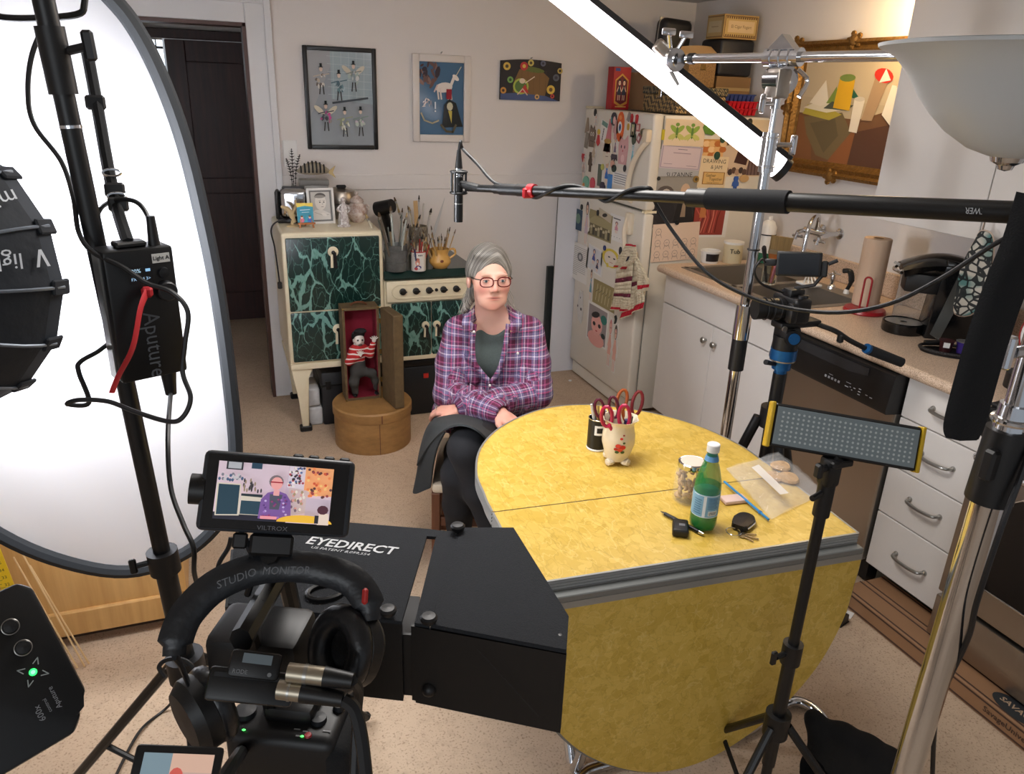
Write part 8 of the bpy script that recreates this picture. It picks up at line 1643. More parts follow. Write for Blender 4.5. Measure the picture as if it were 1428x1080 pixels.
# ---------------------------------------------------------------- eye-line mirror box
ZE=1.0
def ep(x,y,z=ZE):return P(x,y,Z=z)
FELT=mat('charcoal_felt_board',(34,37,42),0.95,noise=(500,0.35),bump=(500,0.3))
ed=thing('mirror_box',ep(450,850)-V3((0,0,0.15)),'black felt-topped eyeline mirror box mounted in front of the main camera','mirror box')
def plate(pxs,z0,z1,name,m=FELT):
    pts=[ep(x,y)for x,y in pxs];return MB().prism([(p.x,p.y)for p in pts],z0,z1,None).build(name,m,ed)
pl=plate([(318,842),(326,762),(400,722),(598,738),(560,867)],ZE-0.006,ZE,'top_plate')
plate([(612,740),(642,742),(599,872),(578,869),(607,752),(609,748)],ZE-0.006,ZE,'top_strip');plate([(598,738),(612,740),(609,749),(595,748)],ZE-0.006,ZE,'slot_bridge')
plate([(643,738),(716,738),(793,862),(790,909),(600,873)],ZE-0.004,ZE+0.003,'hood_plate')
def wall(pa,pb,name,z0=ZE-0.145,z1=ZE-0.006,th=0.005,m=BLACK):
    a_,b_=ep(*pa),ep(*pb);d=(b_-a_).normalized();n=V3((-d.y,d.x,0))*th;return MB().prism([(p.x,p.y)for p in(a_,b_,b_+n,a_+n)],z0,z1).build(name,m,ed)
wall((318,842),(560,867),'side_wall');wall((573,869),(790,909),'side_wall');wall((790,909),(793,862),'hood_edge');wall((318,842),(326,762),'end_wall')
wall((640,744),(600,872),'divider');wall((556,862),(582,864),'slot_wall',ZE-0.145,ZE-0.03)
qb_=P(368,905,D=0.83);MB().cbox((0,0,0),(0.10,0.07,0.07),0.01,2,frame(qb_,(0,0,1),V3((0.9,-0.45,0)))).build('rail_block',BLACK,ed)
b_=[ep(x,y)for x,y in((318,842),(326,762),(400,722),(585,738),(560,867))];MB().prism([(p.x,p.y)for p in b_],ZE-0.150,ZE-0.145).build('floor_plate',BLACK,ed)
b_=[ep(x,y)for x,y in((612,740),(716,738),(793,862),(790,909),(578,869))];MB().prism([(p.x,p.y)for p in b_],ZE-0.150,ZE-0.145).build('floor_plate',BLACK,ed)
q0,q1=ep(668,886),ep(760,903);MB().tube([q0+V3((-0.004,-0.006,-0.02)),q1+V3((-0.006,-0.008,-0.118))],0.0006,5).build('mirror_edge',DKBOX,ed)
def kn(x,y,z=ZE):return ep(x,y,z)
for x,y in((638,743),(598,872),(541,861)):MB(MX.Translation(kn(x,y)+V3((0,0,0.002)))).lathe([(0.006,0),(0.006,0.004),(0.012,0.006),(0.013,0.012),(0.010,0.015),(0,0.016)],18).build('thumb_screw',BLACK,ed)
sw=ep(598,873)+V3((0,0,-0.118));MB().ball(sw,(0.012,0.012,0.012),12).build('thumb_screw',BLACK,ed)
MB(MX.Translation(kn(781,888)+V3((0,0,0.0033)))).lathe([(0.003,0),(0,0.0003)],10).build('screw_hole',BLACKM,ed)
ax=(ep(552,768)-ep(427,752));Mt_=frame(ep(489,762)+V3((0,0,0.0008)),(0,0,1),ax);WP=mat('white_print',(206,208,210),0.6)
L_=ax.length;tx=MB().text('EYEDIRECT',0.0255,Mt_,bold=0.0006,shear=0.15);w_=max((Mt_.inverted()@v).x for v in tx.v)-min((Mt_.inverted()@v).x for v in tx.v);tx=MB().text('EYEDIRECT',0.0255*L_/w_*1.0,Mt_,bold=0.0006,shear=0.15);tx.build('lettering',WP,ed)
MB().text('US PATENT 8,099,554',0.0075*L_/w_,Mt_@MX.Translation((-0.012,-0.0185,0)),shear=0.2,sx=1.2).build('patent_line',WP,ed)
vt=ep(455,828);MB().torus((0,0,0),0.028,0.004,24,6,frame(vt+V3((0,0,0.004)),(0,0,1),(1,0,0)),sy=0.7).build('rubber_ring',BLACK,ed)
# ---------------------------------------------------------------- main camera rig with monitor and headphones
cm_=P(410,985,Z=0.985);cd_=V3((0.45,0.89,0)).normalized();MC=frame(cm_,(0,0,1),V3((cd_.y,-cd_.x,0)))  # x right, y forward, z up
cr=thing('cinema_camera',cm_-V3((0,0,0.12)),'black video camera rig behind the mirror box, seen from above','camera')
MB(MC).box((-0.072,-0.055,-0.10),(0.070,0.055,0.0),0.014,3).build('body',BLACK,cr)
MB(MC).box((-0.03,-0.03,-0.004),(0.035,0.05,0.022),0.010,2).build('prism_hump',BLACK,cr);MB(MC).box((0.045,-0.055,-0.11),(0.085,0.025,-0.01),0.016,3).build('grip',BLACKF,cr)
MB(MC).cyl((0,0.055,-0.045),(0,0.15,-0.045),0.040,0.044,28).build('lens',BLACKM,cr);MB(MC).cyl((0,0.15,-0.045),(0,0.165,-0.045),0.052,seg=28).build('lens_hood',BLACK,cr)
for x,y,s in((0.040,-0.020,0.010),(0.058,0.005,0.008),(-0.055,-0.02,0.014)):MB(MC).lathe([(s,0),(s*0.95,0.008),(0,0.009)],16,MX.Translation((x,y,-0.001))).build('dial',DKBOX,cr)
a=Art(MC@MX.Translation((0,0,0.0006)))
for x,y,w,c_ in((0.014,-0.038,0.008,(140,142,144)),(0.026,-0.040,0.006,(120,122,124)),(0.050,-0.036,0.010,(130,130,132)),(0.020,-0.048,0.010,(110,110,112))):a.add(rect(x,y,x+w,y+0.0022),c_)
a.build('button_marks',cr,kind='stuff')
for x,y,col,e in((-0.046,-0.047,(60,220,90),2.5),(0.028,-0.047,(90,230,90),2.5)):MB(MC).ball((x,y,0.001),(0.0025,0.0016,0.001),8).build('status_light',mat('status_green',(70,225,90),0.3,emit=2.5),cr)
MB(MC).lathe([(0.005,0),(0.004,0.002),(0,0.0022)],12,MX.Translation((0.034,-0.043,-0.001))).build('record_button',mat('record_red',(150,20,26),0.4),cr)
# top handle running forward
ha,hb_=P(336,893,D=0.74),P(395,790,D=0.86);MB().tube([ha,ha.lerp(hb_,0.5),hb_],0.014,8,flat=0.8).build('top_handle',BLACKM,cr)
MB().cyl(ha.lerp(hb_,0.15),MC@V3((-0.03,0.0,-0.01)),0.010,seg=10).build('handle_post',BLACKM,cr);MB().cyl(hb_,MC@V3((-0.0,0.05,0.01)),0.010,seg=10).build('handle_post',BLACKM,cr)
for i in range(4):q=ha.lerp(hb_,0.45+0.14*i)+(CPOS-ha).normalized()*0.0142;MB().cyl(q,q+(CPOS-ha).normalized()*0.001,0.0035,seg=10).build('thread_hole',DKBOX,cr)
# wireless receiver and audio adapter
def dev(name,px,py,D,w,h_,d,label,mname,rot=0.0,M2=None):
    c=P(px,py,D=D);n=(CPOS-c).normalized();M=frame(c,n,RT if M2 is None else M2)@MX.Rotation(rot,4,'Z');t=thing(name,c,label,'device');MB(M).box((-w/2,-h_/2,-d),(w/2,h_/2,0),0.004,2).build('case',mname,t);return t,M
t,M=dev('audio_receiver',356,928,0.70,0.046,0.024,0.03,'small black wireless audio receiver clipped on the camera rig',BLACK,-0.1);MB(M).box((-0.012,0.001,0),(0.014,0.0095,0.0008)).build('screen',mat('pale_lcd',(110,122,128),0.3),t)
a=Art(M@MX.Translation((0,0,0.0006)));a.text('RODE',-0.012,-0.007,0.005,(130,132,134));a.add(ell(0.014,-0.007,0.002,n=8),(120,122,124));a.build('markings',t,kind='stuff')
t,M=dev('audio_adapter',350,958,0.705,0.078,0.030,0.055,'black audio input box below the wireless receiver',BLACKM,-0.08);MB(M).box((-0.034,0.006,0),(0.034,0.010,0.002)).build('ridge',DKBOX,t)
SILV=mat('satin_silver',(168,158,140),0.35,0.85)
for(x0,y0,x1,y1,x2,y2),lab in((((402,938,452,944,492,950),'upper silver microphone plug on the camera rig')),(((388,962,420,966,478,976),'lower silver microphone plug on the camera rig'))):
    D=0.70;p0,p1,p2=P(x0,y0,D=D),P(x1,y1,D=D),P(x2,y2,D=D);t=thing('microphone_plug',p0,lab,'plug');MB().cyl(p0,p1,0.0088,seg=18).build('shell',SILV,t);MB().cyl(p1,p2,0.0095,0.007,18).build('boot',BLACK,t);MB().cyl(p0.lerp(p1,0.45),p0.lerp(p1,0.55),0.0093,seg=18).build('groove',DSTEEL,t)
cable('audio_cable',[P(478,976,D=0.70),P(494,990,D=0.70),P(504,1030,D=0.70),P(511,1090,D=0.70)],0.0065,'thick black audio cable running down the right of the camera')
cable('audio_loop',[P(492,950,D=0.70),P(500,965,D=0.72),P(498,1000,D=0.73),P(494,1090,D=0.72)],0.005,'second audio cable running down beside the thick one')
# flip-out screen in the bottom corner
q=P(245,1082,D=0.62);n=(CPOS-q).normalized();M=frame(q,n,RT)@MX.Rotation(-0.02,4,'Z');t=thing('flip_screen',q,'small lit flip-out camera screen at the bottom edge','screen');MB(M).box((-0.034,-0.024,-0.008),(0.034,0.022,0),0.003,2).build('bezel',BLACK,t);a=Art(M@MX.Translation((0,0,0.0006)),0.054,0.034)
a.M=M@MX.Translation((-0.027,-0.018,0.0006));a.add(rect(0,0,1,1),(190,160,150));a.add(rect(0,0.5,0.4,1),(120,140,150));a.add(rect(0.4,0.6,1,1),(206,170,150));a.add(ell(0.5,0.5,0.1,0.2,12),(200,90,80));a.build('display',t,SCREEN)
MB().cyl(M@V3((0.034,-0.01,-0.004)),MC@V3((-0.06,-0.03,-0.05)),0.008,seg=10).build('hinge_arm',BLACK,t)
# monitor
mc=P(388,690,D=0.76);mn=(CPOS-mc).normalized();xr=P(490,700,D=0.755)-P(285,686,D=0.765);MM=frame(mc,mn,xr);mo=thing('field_monitor',mc-V3((0,0,0.06)),'small field monitor showing the seated woman on its screen','monitor');mw,mh=0.146,0.078
MB(MM).box((-mw/2,-mh/2,-0.022),(mw/2,mh/2,0),0.006,3).build('housing',mat('dark_grey_housing',(40,44,50),0.4),mo);MB(MM).box((-mw/2+0.004,-mh/2+0.003,-0.001),(mw/2-0.006,mh/2-0.004,0.0008),0.0004).build('glass',mat('black_glass',(12,13,17),0.12),mo)
MB(MM).cyl((-mw/2-0.010,0.0,-0.012),(-mw/2+0.004,0.0,-0.012),0.015,seg=20).build('side_knob',BLACK,mo)
for i in range(4):MB(MM).box((0.010+0.0155*i,mh/2-0.001,-0.014),(0.021+0.0155*i,mh/2+0.003,-0.006),0.002).build('top_button',DKBOX,mo)
sw_,sh_=0.110,0.056;a=Art(MM@MX.Translation((-0.0585,-0.027,0.0011)),sw_,sh_,0.00006)
a.add(rect(0,0,1,1),(206,186,196));a.add(rect(0,0.0,0.62,0.12),(30,30,44));a.add([(0.58,0.1),(0.66,0.1),(0.66,1),(0.60,1)],(196,178,190));a.add([(0.60,0.62),(0.75,0.58),(0.75,1.0),(0.61,1.0)],(206,196,206));a.add([(0.75,0.5),(1,0.5),(1,1),(0.75,1)],(226,160,110));a.add([(0.62,0.1),(0.80,0.2),(0.80,0.58),(0.62,0.62)],(196,180,180));a.add([(0.78,0.1),(1,0.05),(1,0.44),(0.78,0.46)],(190,176,190))
r=random.Random(31)
for i in range(46):a.add(ell(r.uniform(0.61,0.74),r.uniform(0.64,0.98),0.012,0.022,6),r.choice([(70,60,80),(160,70,80),(90,110,150),(226,214,206),(60,50,50)]))
for i in range(40):a.add(ell(r.uniform(0.77,0.99),r.uniform(0.48,0.98),0.014,0.026,6),r.choice([(196,90,60),(236,190,120),(90,60,60),(226,130,80),(150,70,70)]))
for i in range(26):a.add(ell(r.uniform(0.63,0.76),r.uniform(0.2,0.56),0.012,0.03,6),r.choice([(160,140,110),(226,214,200),(120,100,110),(206,150,140)]))
a.add(rect(0.07,0.86,0.21,1.0),(46,46,52));a.add(rect(0.085,0.88,0.195,0.99),(170,172,176));a.add(rect(0.28,0.90,0.37,1.0),(40,66,84));a.add([(0.02,0.06),(0.22,0.08),(0.21,0.62),(0.01,0.62)],(206,196,180));a.add([(0.03,0.08),(0.205,0.10),(0.20,0.60),(0.025,0.60)],(36,62,76));a.add([(0.22,0.10),(0.40,0.10),(0.40,0.42),(0.22,0.43)],(206,196,180));a.add([(0.225,0.11),(0.40,0.11),(0.40,0.34),(0.225,0.34)],(40,66,80));a.add([(0.22,0.42),(0.40,0.41),(0.40,0.46),(0.22,0.46)],(40,50,56))
for i in range(22):a.add(ell(0.02+0.2*r.random(),0.66+0.12*r.random(),0.012,0.03,6),r.choice([(120,120,130),(190,186,190),(70,90,120)]));a.add(ell(0.23+0.16*r.random(),0.5+0.2*r.random(),0.008,0.04,6),r.choice([(90,80,76),(150,130,110),(60,56,60)]))
a.add([(0.38,0.05),(0.66,0.05),(0.645,0.38),(0.60,0.5),(0.52,0.55),(0.44,0.5),(0.39,0.38)],(120,86,150));a.add([(0.47,0.22),(0.55,0.22),(0.57,0.48),(0.46,0.48)],(80,80,96));a.add(rect(0.49,0.46,0.54,0.56),(226,160,160));a.add(ell(0.505,0.70,0.062,0.115,16),(120,108,112));a.add(ell(0.51,0.67,0.05,0.11,16),(232,160,156));a.line([(0.46,0.69),(0.56,0.69)],0.0012,(150,30,50))
for i in range(30):a.add(ell(r.uniform(0.40,0.63),r.uniform(0.08,0.44),0.012,0.02,5),r.choice([(150,110,180),(90,60,120),(190,170,210),(140,60,110)]))if not(0.46<r.random()<0.5)else None
a.add([(0.40,0.05),(0.54,0.05),(0.54,0.10),(0.40,0.10)],(236,150,160));a.add(ell(0.78,0.02,0.24,0.13,20,0,0,PI),(236,184,60));a.add([(0.89,0.0),(0.99,0.0),(0.985,0.2),(0.9,0.2)],(226,206,190));a.add(rect(0.865,0.02,0.90,0.16),(40,40,46));a.add(ell(0.93,0.26,0.05,0.08,10),(80,44,56))
a.build('display',mo,SCREEN);MB().text('VILTROX',0.0062,MM@MX.Translation((-0.002,-0.0335,0.0012)),sx=1.15).build('lettering',mat('dim_print',(96,98,102),0.5),mo)
mb_=MM@V3((-0.002,-mh/2,-0.012));MB(MM).box((-0.022,-mh/2-0.022,-0.022),(0.020,-mh/2,-0.004),0.003).build('mount',BLACK,mo);MB().tube([MM@V3((-0.002,-mh/2-0.02,-0.012)),P(395,785,D=0.80),hb_],0.010,8).build('mount_arm',BLACK,mo)
cable('monitor_cable',[MM@V3((-0.032,-mh/2,-0.01)),P(350,770,D=0.76),P(356,790,D=0.78),P(345,830,D=0.8)],0.0035,'black cable leaving the underside of the field monitor');t=MB(MM).box((-0.038,-mh/2-0.016,-0.016),(-0.024,-mh/2-0.0005,-0.005),0.002).build('cable_connector',BLACK,mo)
# headphones
HD=[(P(x,y,D=d))for x,y,d in((243,915,0.72),(246,890,0.725),(262,855,0.735),(300,818,0.75),(350,796,0.765),(400,790,0.775),(450,795,0.78),(490,810,0.78),(512,838,0.775),(516,866,0.77))]
hp=thing('headphones',HD[0],'black studio headphones with padded band resting over the camera','headphones');SPN=spline(HD,5)
LEA=mat('black_leatherette_band',(28,30,34),0.38,bump=(60,0.15));m=MB();vs=[];n=len(SPN)
for i,p in enumerate(SPN):
    t_=(SPN[min(i+1,n-1)]-SPN[max(i-1,0)]).normalized();v=(CPOS-p).normalized();upb=t_.cross(v).normalized();fwd_=upb.cross(t_).normalized();w=0.0125 if 3<i<n-4 else 0.010
    c1=p;
    for k in range(10):q=2*PI*k/10;vs.append(c1+upb*(0.0095+0.005*(3<i<n-4))*sin(q)*1.15+(fwd_*0.7-V3((0,0,0)))*w*cos(q)*1.2)
m.add(vs,[(i*10+k,i*10+(k+1)%10,(i+1)*10+(k+1)%10,(i+1)*10+k)for i in range(n-1)for k in range(10)]+[tuple(range(10))[::-1],tuple(range((n-1)*10,n*10))]).build('headband',LEA,hp)
for txt,x0,y0,x1,y1,D in(('STUDIO',303,817,356,798,0.735),('MONITOR',366,797,432,796,0.748)):
    a_,b_=P(x0,y0,D=D),P(x1,y1,D=D);c=(a_+b_)/2;n_=(CPOS-c).normalized();M=frame(c,n_,b_-a_);tx=MB().text(txt,0.011,M,shear=0.15);wx=max((M.inverted()@v).x for v in tx.v)-min((M.inverted()@v).x for v in tx.v);MB().text(txt,0.0105,M,shear=0.15,sx=(b_-a_).length/wx).build('lettering',mat('embossed_print',(104,106,110),0.5),hp)
st_=[p+(CPOS-p).normalized()*0.004-V3((0,0,0.011))for p in SPN[8:-8]]
for i in range(0,len(st_)-1):MB().cyl(st_[i].lerp(st_[i+1],0.2),st_[i].lerp(st_[i+1],0.7),0.0006,seg=5).build('stitch',mat('grey_thread',(110,112,116),0.7),hp)
MB().cbox((0,0,0),(0.006,0.016,0.010),0.002,1,frame(P(509,832,D=0.765),(CPOS-P(509,832,D=0.765)),RT)).build('red_channel_mark',mat('red_mark',(180,40,36),0.5),hp)
for(cx,cy,D,nx)in((478,905,0.775,V3((-0.75,-0.45,0.35))),(292,985,0.83,V3((0.9,0.45,0.1)))):
    c=P(cx,cy,D=D);M=frame(c,nx,V3((0,0,1)).cross(nx));e=MB(M).lathe([(0.0,-0.030),(0.030,-0.029),(0.038,-0.018),(0.038,-0.004),(0.034,0.0)],28,wob=lambda q,z:1.0+0.12*abs(sin(q))).build('ear_cup',BLACK,hp);MB(M).torus((0,0,0.004),0.028,0.013,30,12,sy=1.18).build('ear_cushion',mat('creased_leatherette',(24,25,28),0.32,bump=(40,0.25)),e)
    MB(M).lathe([(0.018,0.0),(0,0.001)],20).build('ear_mesh',BLACKF,e)
    w_=[M@V3((0.0,0.046,-0.014)),(M@V3((0.0,0.06,-0.012))).lerp(SPN[-1]if cx>400 else SPN[0],0.6),SPN[-1]if cx>400 else SPN[0]];MB().tube(w_,0.005,8,flat=0.5).build('yoke',DKBOX,hp)
# camera tripod below the rig
tp_=MC@V3((0,0.0,-0.10));tr=thing('camera_tripod',(tp_.x,tp_.y,0),'black tripod carrying the main camera rig at the bottom edge','tripod')
MB().cyl((tp_.x,tp_.y,tp_.z-0.14),(tp_.x,tp_.y,tp_.z),0.035,0.04,20).build('fluid_head',BLACK,tr)
for a in(3.6,5.0,2.35):d=V3((cos(a),sin(a),0));s=V3((tp_.x,tp_.y,tp_.z-0.13))+d*0.03;MB().cyl(s,V3((tp_.x,tp_.y,0.01))+d*0.42,0.016,0.013,12).build('leg',BLACKM,tr)
rl=MB();e0,e1=ep(330,820),MC@V3((0,0,-0.11));rl.tube([V3((e1.x,e1.y,ZE-0.158)),V3((ep(420,800).x,ep(420,800).y,ZE-0.158))],0.012,8);rl.build('support_rod',BLACKM,tr)
# ---------------------------------------------------------------- boom pole with microphone
bm_end=V3((1.085,0.700,1.602));B0=P(652,262,D=1.79);Bd=(bm_end-B0)
def bt_(px):  # parameter on the boom at a pixel column
    lo_,hi_=0.0,1.2
    for _ in range(40):
        mid=(lo_+hi_)/2;x=project(np.array([list(B0+Bd*mid)]))[0][0]
        if x<px:lo_=mid
        else:hi_=mid
    return lo_
def bp2(px):return B0+Bd*bt_(px)
bo=thing('boom_pole',bm_end,'long black microphone boom pole crossing above the table','boom pole')
for n_,x0,x1,r_,m_ in(('tube_section',690,962,0.0108,BLACKM),('tube_section',1095,1480,0.0158,BLACKM),('thin_section',652,700,0.0085,BLACKM),('locking_collar',698,724,0.0125,DKBOX),('locking_collar',960,990,0.0165,BLACK),('foam_grip',988,1100,0.0195,mat('black_foam',(17,18,22),0.85))):
    MB().cyl(bp2(x0),bp2(x1),r_,seg=20).build(n_,m_,bo)
MB().cyl(bp2(722),bp2(744),0.0135,seg=18).build('clip_base',BLACK,bo);MB().cyl(bp2(738),bp2(746),0.0142,seg=18).build('red_clip',mat('red_plastic',(196,30,40),0.4),bo);q=bp2(735)+V3((0,-0.012,-0.004));MB().cbox(q,(0.030,0.010,0.022),0.003).build('red_clip_tab',mat('red_plastic',(196,30,40),0.4),bo)
qa,qb=bp2(1346),bp2(1386);Mn=frame((qa+qb)/2+(CPOS-qa).normalized()*0.0162,(CPOS-qa),(qa-qb));tx=MB().text('NEEWER',0.013,Mn);wx=max((Mn.inverted()@v).x for v in tx.v)-min((Mn.inverted()@v).x for v in tx.v);MB().text('NEEWER',0.0125,Mn,sx=(qb-qa).length/wx).build('lettering',WP,bo)
mt=P(637,232,D=1.80);mbm=P(642,312,D=1.80);up_=V3((0,0,1));mic=thing('microphone',mbm,'slim black condenser microphone hanging at the tip of the boom','microphone');mx_,my_=mt.x*0.5+mbm.x*0.5,mt.y*0.5+mbm.y*0.5
za,zb_=mbm.z,P(638,255,D=1.80).z
MB().cyl((mx_,my_,za),(mx_,my_,za+0.075),0.0105,seg=18).build('body',BLACKM,mic);MB().cyl((mx_,my_,za+0.075),(mx_,my_,zb_+0.015),0.0108,seg=18).build('upper_body',BLACK,mic);MB().cyl((mx_,my_,zb_+0.015),(mx_,my_,zb_+0.034),0.0082,seg=16).build('connector',CHROME,mic);MB().cyl((mx_,my_,zb_+0.034),(mx_,my_,zb_+0.075),0.0092,0.0045,14).build('boot',BLACK,mic)
MB().cyl((mx_,my_,za+0.042),(mx_,my_,za+0.044),0.0110,seg=18).build('band',DSTEEL,mic)
sm=thing('shock_mount',(mx_,my_,zb_),'black shock mount with elastic bands holding the microphone','shock mount');zc_=(za+0.075+zb_+0.015)/2
for z in(zc_-0.022,zc_+0.026):MB().torus((mx_,my_,z),0.0185,0.003,20,6).build('ring',BLACK,sm)
for i in range(4):a=0.8+i*PI/2;d=V3((cos(a),sin(a),0));MB().cyl(V3((mx_,my_,zc_-0.022))+d*0.0185,V3((mx_,my_,zc_+0.026))+d*0.0185,0.0028,seg=6).build('post',BLACK,sm);MB().cyl(V3((mx_,my_,zc_+0.026))+d*0.019,V3((mx_,my_,zc_+0.002))-d*0.010,0.0014,seg=5).build('elastic',RUBBER,sm)
MB().cyl((mx_,my_,zc_),bp2(668),0.009,seg=10).build('swivel',BLACK,sm)
ctop=V3((mx_,my_,zb_+0.072));cw=[ctop,ctop+V3((0.004,0,0.022)),P(645,207,D=1.79),P(665,228,D=1.77),P(690,255,D=1.74)]
for i in range(0,27):
    px=712+i*7.4;c=bp2(px);r_=0.0145 if px<962 else 0.017;a=(px-712)/99*2*PI+2.6;dn=Bd.normalized();s1=dn.cross(V3((0,0,1))).normalized();s2=s1.cross(dn);cw.append(c+(s1*cos(a)+s2*sin(a))*r_)
cw+=[P(915,285,D=1.50),P(940,325,D=1.50),P(985,380,D=1.46),P(1040,412,D=1.42),P(1100,430,D=1.38),P(1170,436,D=1.32),P(1240,424,D=1.25),P(1310,390,D=1.18),P(1380,345,D=1.10),P(1430,318,D=1.06)]
cable('microphone_cable',cw,0.0037,'black microphone cable wound along the boom and sagging below it',n=5)
# chrome stand at the right that holds the boom
bs=thing('boom_stand',(1.085,0.70,0),'heavy chrome stand with black collar at the right edge','stand');bx_,by_=1.085,0.702
MB().cyl((bx_,by_,0.30),(bx_,by_,1.20),0.024,seg=28).build('lower_tube',CHROME,bs);MB().cyl((bx_,by_,1.18),(bx_,by_,1.585),0.017,seg=24).build('upper_tube',CHROME,bs);MB().cyl((bx_,by_,1.165),(bx_,by_,1.285),0.034,0.031,24).build('black_collar',BLACK,bs);MB().cyl((bx_,by_,1.285),(bx_,by_,1.325),0.024,0.022,24).build('chrome_collar',CHROME,bs);MB().torus((bx_,by_,1.300),0.025,0.005,28,8).build('collar_ring',CHROME,bs)
MB().cbox((bx_-0.036,by_-0.01,1.235),(0.018,0.02,0.05),0.004).build('lever',BLACK,bs);MB().cyl((bx_-0.04,by_,1.41),(bx_+0.02,by_,1.41),0.009,seg=12).cbox((bx_-0.05,by_,1.41),(0.012,0.014,0.05),0.003).build('t_handle',CHROME,bs)
MB().box((bx_-0.03,by_-0.022,1.56),(bx_+0.03,by_+0.022,1.64),0.006,2).build('grip_head',BLACK,bs)
for a in(-0.2,2.0,-2.0):d=V3((cos(a),sin(a),0));MB().tube(spline([V3((bx_,by_,0.36)),V3((bx_,by_,0.30))+d*0.06,V3((bx_,by_,0.05))+d*0.26,V3((bx_,by_,0.014))+d*0.46],6),0.0125,12).build('leg',CHROME,bs)
cable('stand_cable',[P(1440,610,D=1.12),P(1425,660,D=1.13),P(1395,740,D=1.15),P(1362,840,D=1.2),P(1350,890,D=1.25),P(1318,960,D=1.35),P(1304,1010,D=1.5),P(1300,1090,D=1.6)],0.0046,'black cable trailing down beside the chrome stand')
# wide black strap hanging from the boom
left=[(1418,268,1.04),(1398,335,1.05),(1372,400,1.06),(1346,478,1.07),(1327,545,1.08),(1316,592,1.085),(1319,608,1.085)];right=[(1500,285,1.02),(1475,330,1.03),(1432,400,1.05),(1406,470,1.06),(1387,535,1.07),(1372,588,1.08),(1361,612,1.085)]
Lp,Rp=spline([P(x,y,D=d)for x,y,d in left],5),spline([P(x,y,D=d)for x,y,d in right],5);n1=len(Lp)-1
stg=thing('black_strap',Lp[-1],'wide black fabric strap hanging from the boom at the right','strap');MB().grid(lambda u,v:Lp[int(round(v*n1))].lerp(Rp[int(round(v*n1))],u)+(CPOS-Lp[0]).normalized()*(0.010*sin(PI*u)),6,n1,0.004).build('webbing',BLACKF,stg)
MB().tube([Lp[-1],Lp[-1].lerp(Rp[-1],0.5)+(CPOS-Lp[0]).normalized()*0.010,Rp[-1]],0.003,6).build('hem',BLACKF,stg)
# frosted glass pendant bowl hanging from the ceiling at the right
pc_=P(1446,64,D=0.90);pb=thing('pendant_lamp',pc_,'unlit frosted glass bowl pendant hanging at the top right','lamp')
MB(MX.Translation(pc_)).lathe([(0.172,0.0),(0.171,-0.004),(0.150,-0.014),(0.130,-0.036),(0.114,-0.060),(0.097,-0.080),(0.077,-0.099),(0.047,-0.118),(0.022,-0.126),(0.0,-0.127),(0.0,-0.123),(0.045,-0.114),(0.074,-0.095),(0.094,-0.076),(0.110,-0.056),(0.126,-0.032),(0.147,-0.010),(0.166,0.001)],48).build('glass_bowl',mat('frosted_glass',(196,200,200),0.4),pb)
MB(MX.Translation(pc_)).lathe([(0.0,-0.143),(0.008,-0.141),(0.010,-0.136),(0.018,-0.132),(0.020,-0.126),(0.0,-0.125)],20).build('finial',CHROME,pb)
MB().cyl(pc_+V3((0,0,-0.125)),V3((pc_.x,pc_.y,ZC-0.02)),0.006,seg=10).build('hanger_rod',CHROME,pb)
MB(MX.Translation((pc_.x,pc_.y,ZC-0.03))).lathe([(0.05,0.0),(0.055,0.028),(0,0.029)],24).build('ceiling_canopy',CHROME,pb)
# ---------------------------------------------------------------- chrome combo stand with boom arm and tube light
cx_,cy_=1.614,2.0
def cz(py,px=None):  # height on the column for a picture row
    lo_,hi_=0.0,2.3
    for _ in range(40):
        mid=(lo_+hi_)/2;y=project(np.array([[cx_,cy_,mid]]))[1][0]
        if y>py:lo_=mid
        else:hi_=mid
    return lo_
cst=thing('chrome_combo_stand',(cx_,cy_,0),'chrome combo stand with boom arm behind the table','stand')
zt=cz(90)
for n_,y0,y1,r_,m_ in(('lower_tube',None,500,0.019,CHROME),('black_sleeve',515,470,0.026,BLACK),('chrome_socket',472,425,0.0275,CHROME),('middle_tube',430,235,0.0165,CHROME),('clamp_block',240,185,0.0235,CHROME),('spigot',190,150,0.0085,CHROME),('head_post',152,118,0.014,CHROME)):
    MB().cyl((cx_,cy_,0.25 if y0 is None else cz(y0)),(cx_,cy_,cz(y1)),r_,seg=22).build(n_,m_,cst)
for py in(232,192,348):MB().torus((cx_,cy_,cz(py)),0.0245 if py!=348 else 0.018,0.003,22,6).build('ring',CHROME if py!=348 else BLACK,cst)
zk=cz(187);MB().cyl((cx_,cy_,zk-0.03),(cx_+0.065,cy_-0.02,zk-0.03),0.008,seg=10).cbox((cx_+0.072,cy_-0.022,zk-0.03),(0.016,0.018,0.06),0.005,2).build('t_handle',CHROME,cst);zk=cz(145);MB().cyl((cx_,cy_,zk),(cx_-0.05,cy_-0.01,zk),0.007,seg=10).cbox((cx_-0.055,cy_-0.01,zk),(0.014,0.016,0.056),0.005,2).build('t_handle',CHROME,cst)
Hd=V3((cx_,cy_,cz(80)));La=P(958,82,D=2.50);Ad=(Hd-La).normalized();Ra=Hd+Ad*0.62
MB().cyl(La,Ra,0.0145,seg=20).build('boom_arm',CHROME,cst);MB().cyl(Hd-Ad*0.055,Hd+Ad*0.060,0.026,seg=24).build('arm_clamp',CHROME,cst)
for q in(-0.03,0.0,0.03):MB().torus((0,0,0),0.0265,0.004,22,6,frame(Hd+Ad*q,Ad)).build('clamp_ridge',CHROME,cst)
MB().prism([(-0.045,0.02),(0.045,0.02),(0.0,0.062)],-0.02,0.02,frame(Hd,Ad.cross(V3((0,0,1))),Ad)).build('clamp_peak',CHROME,cst)
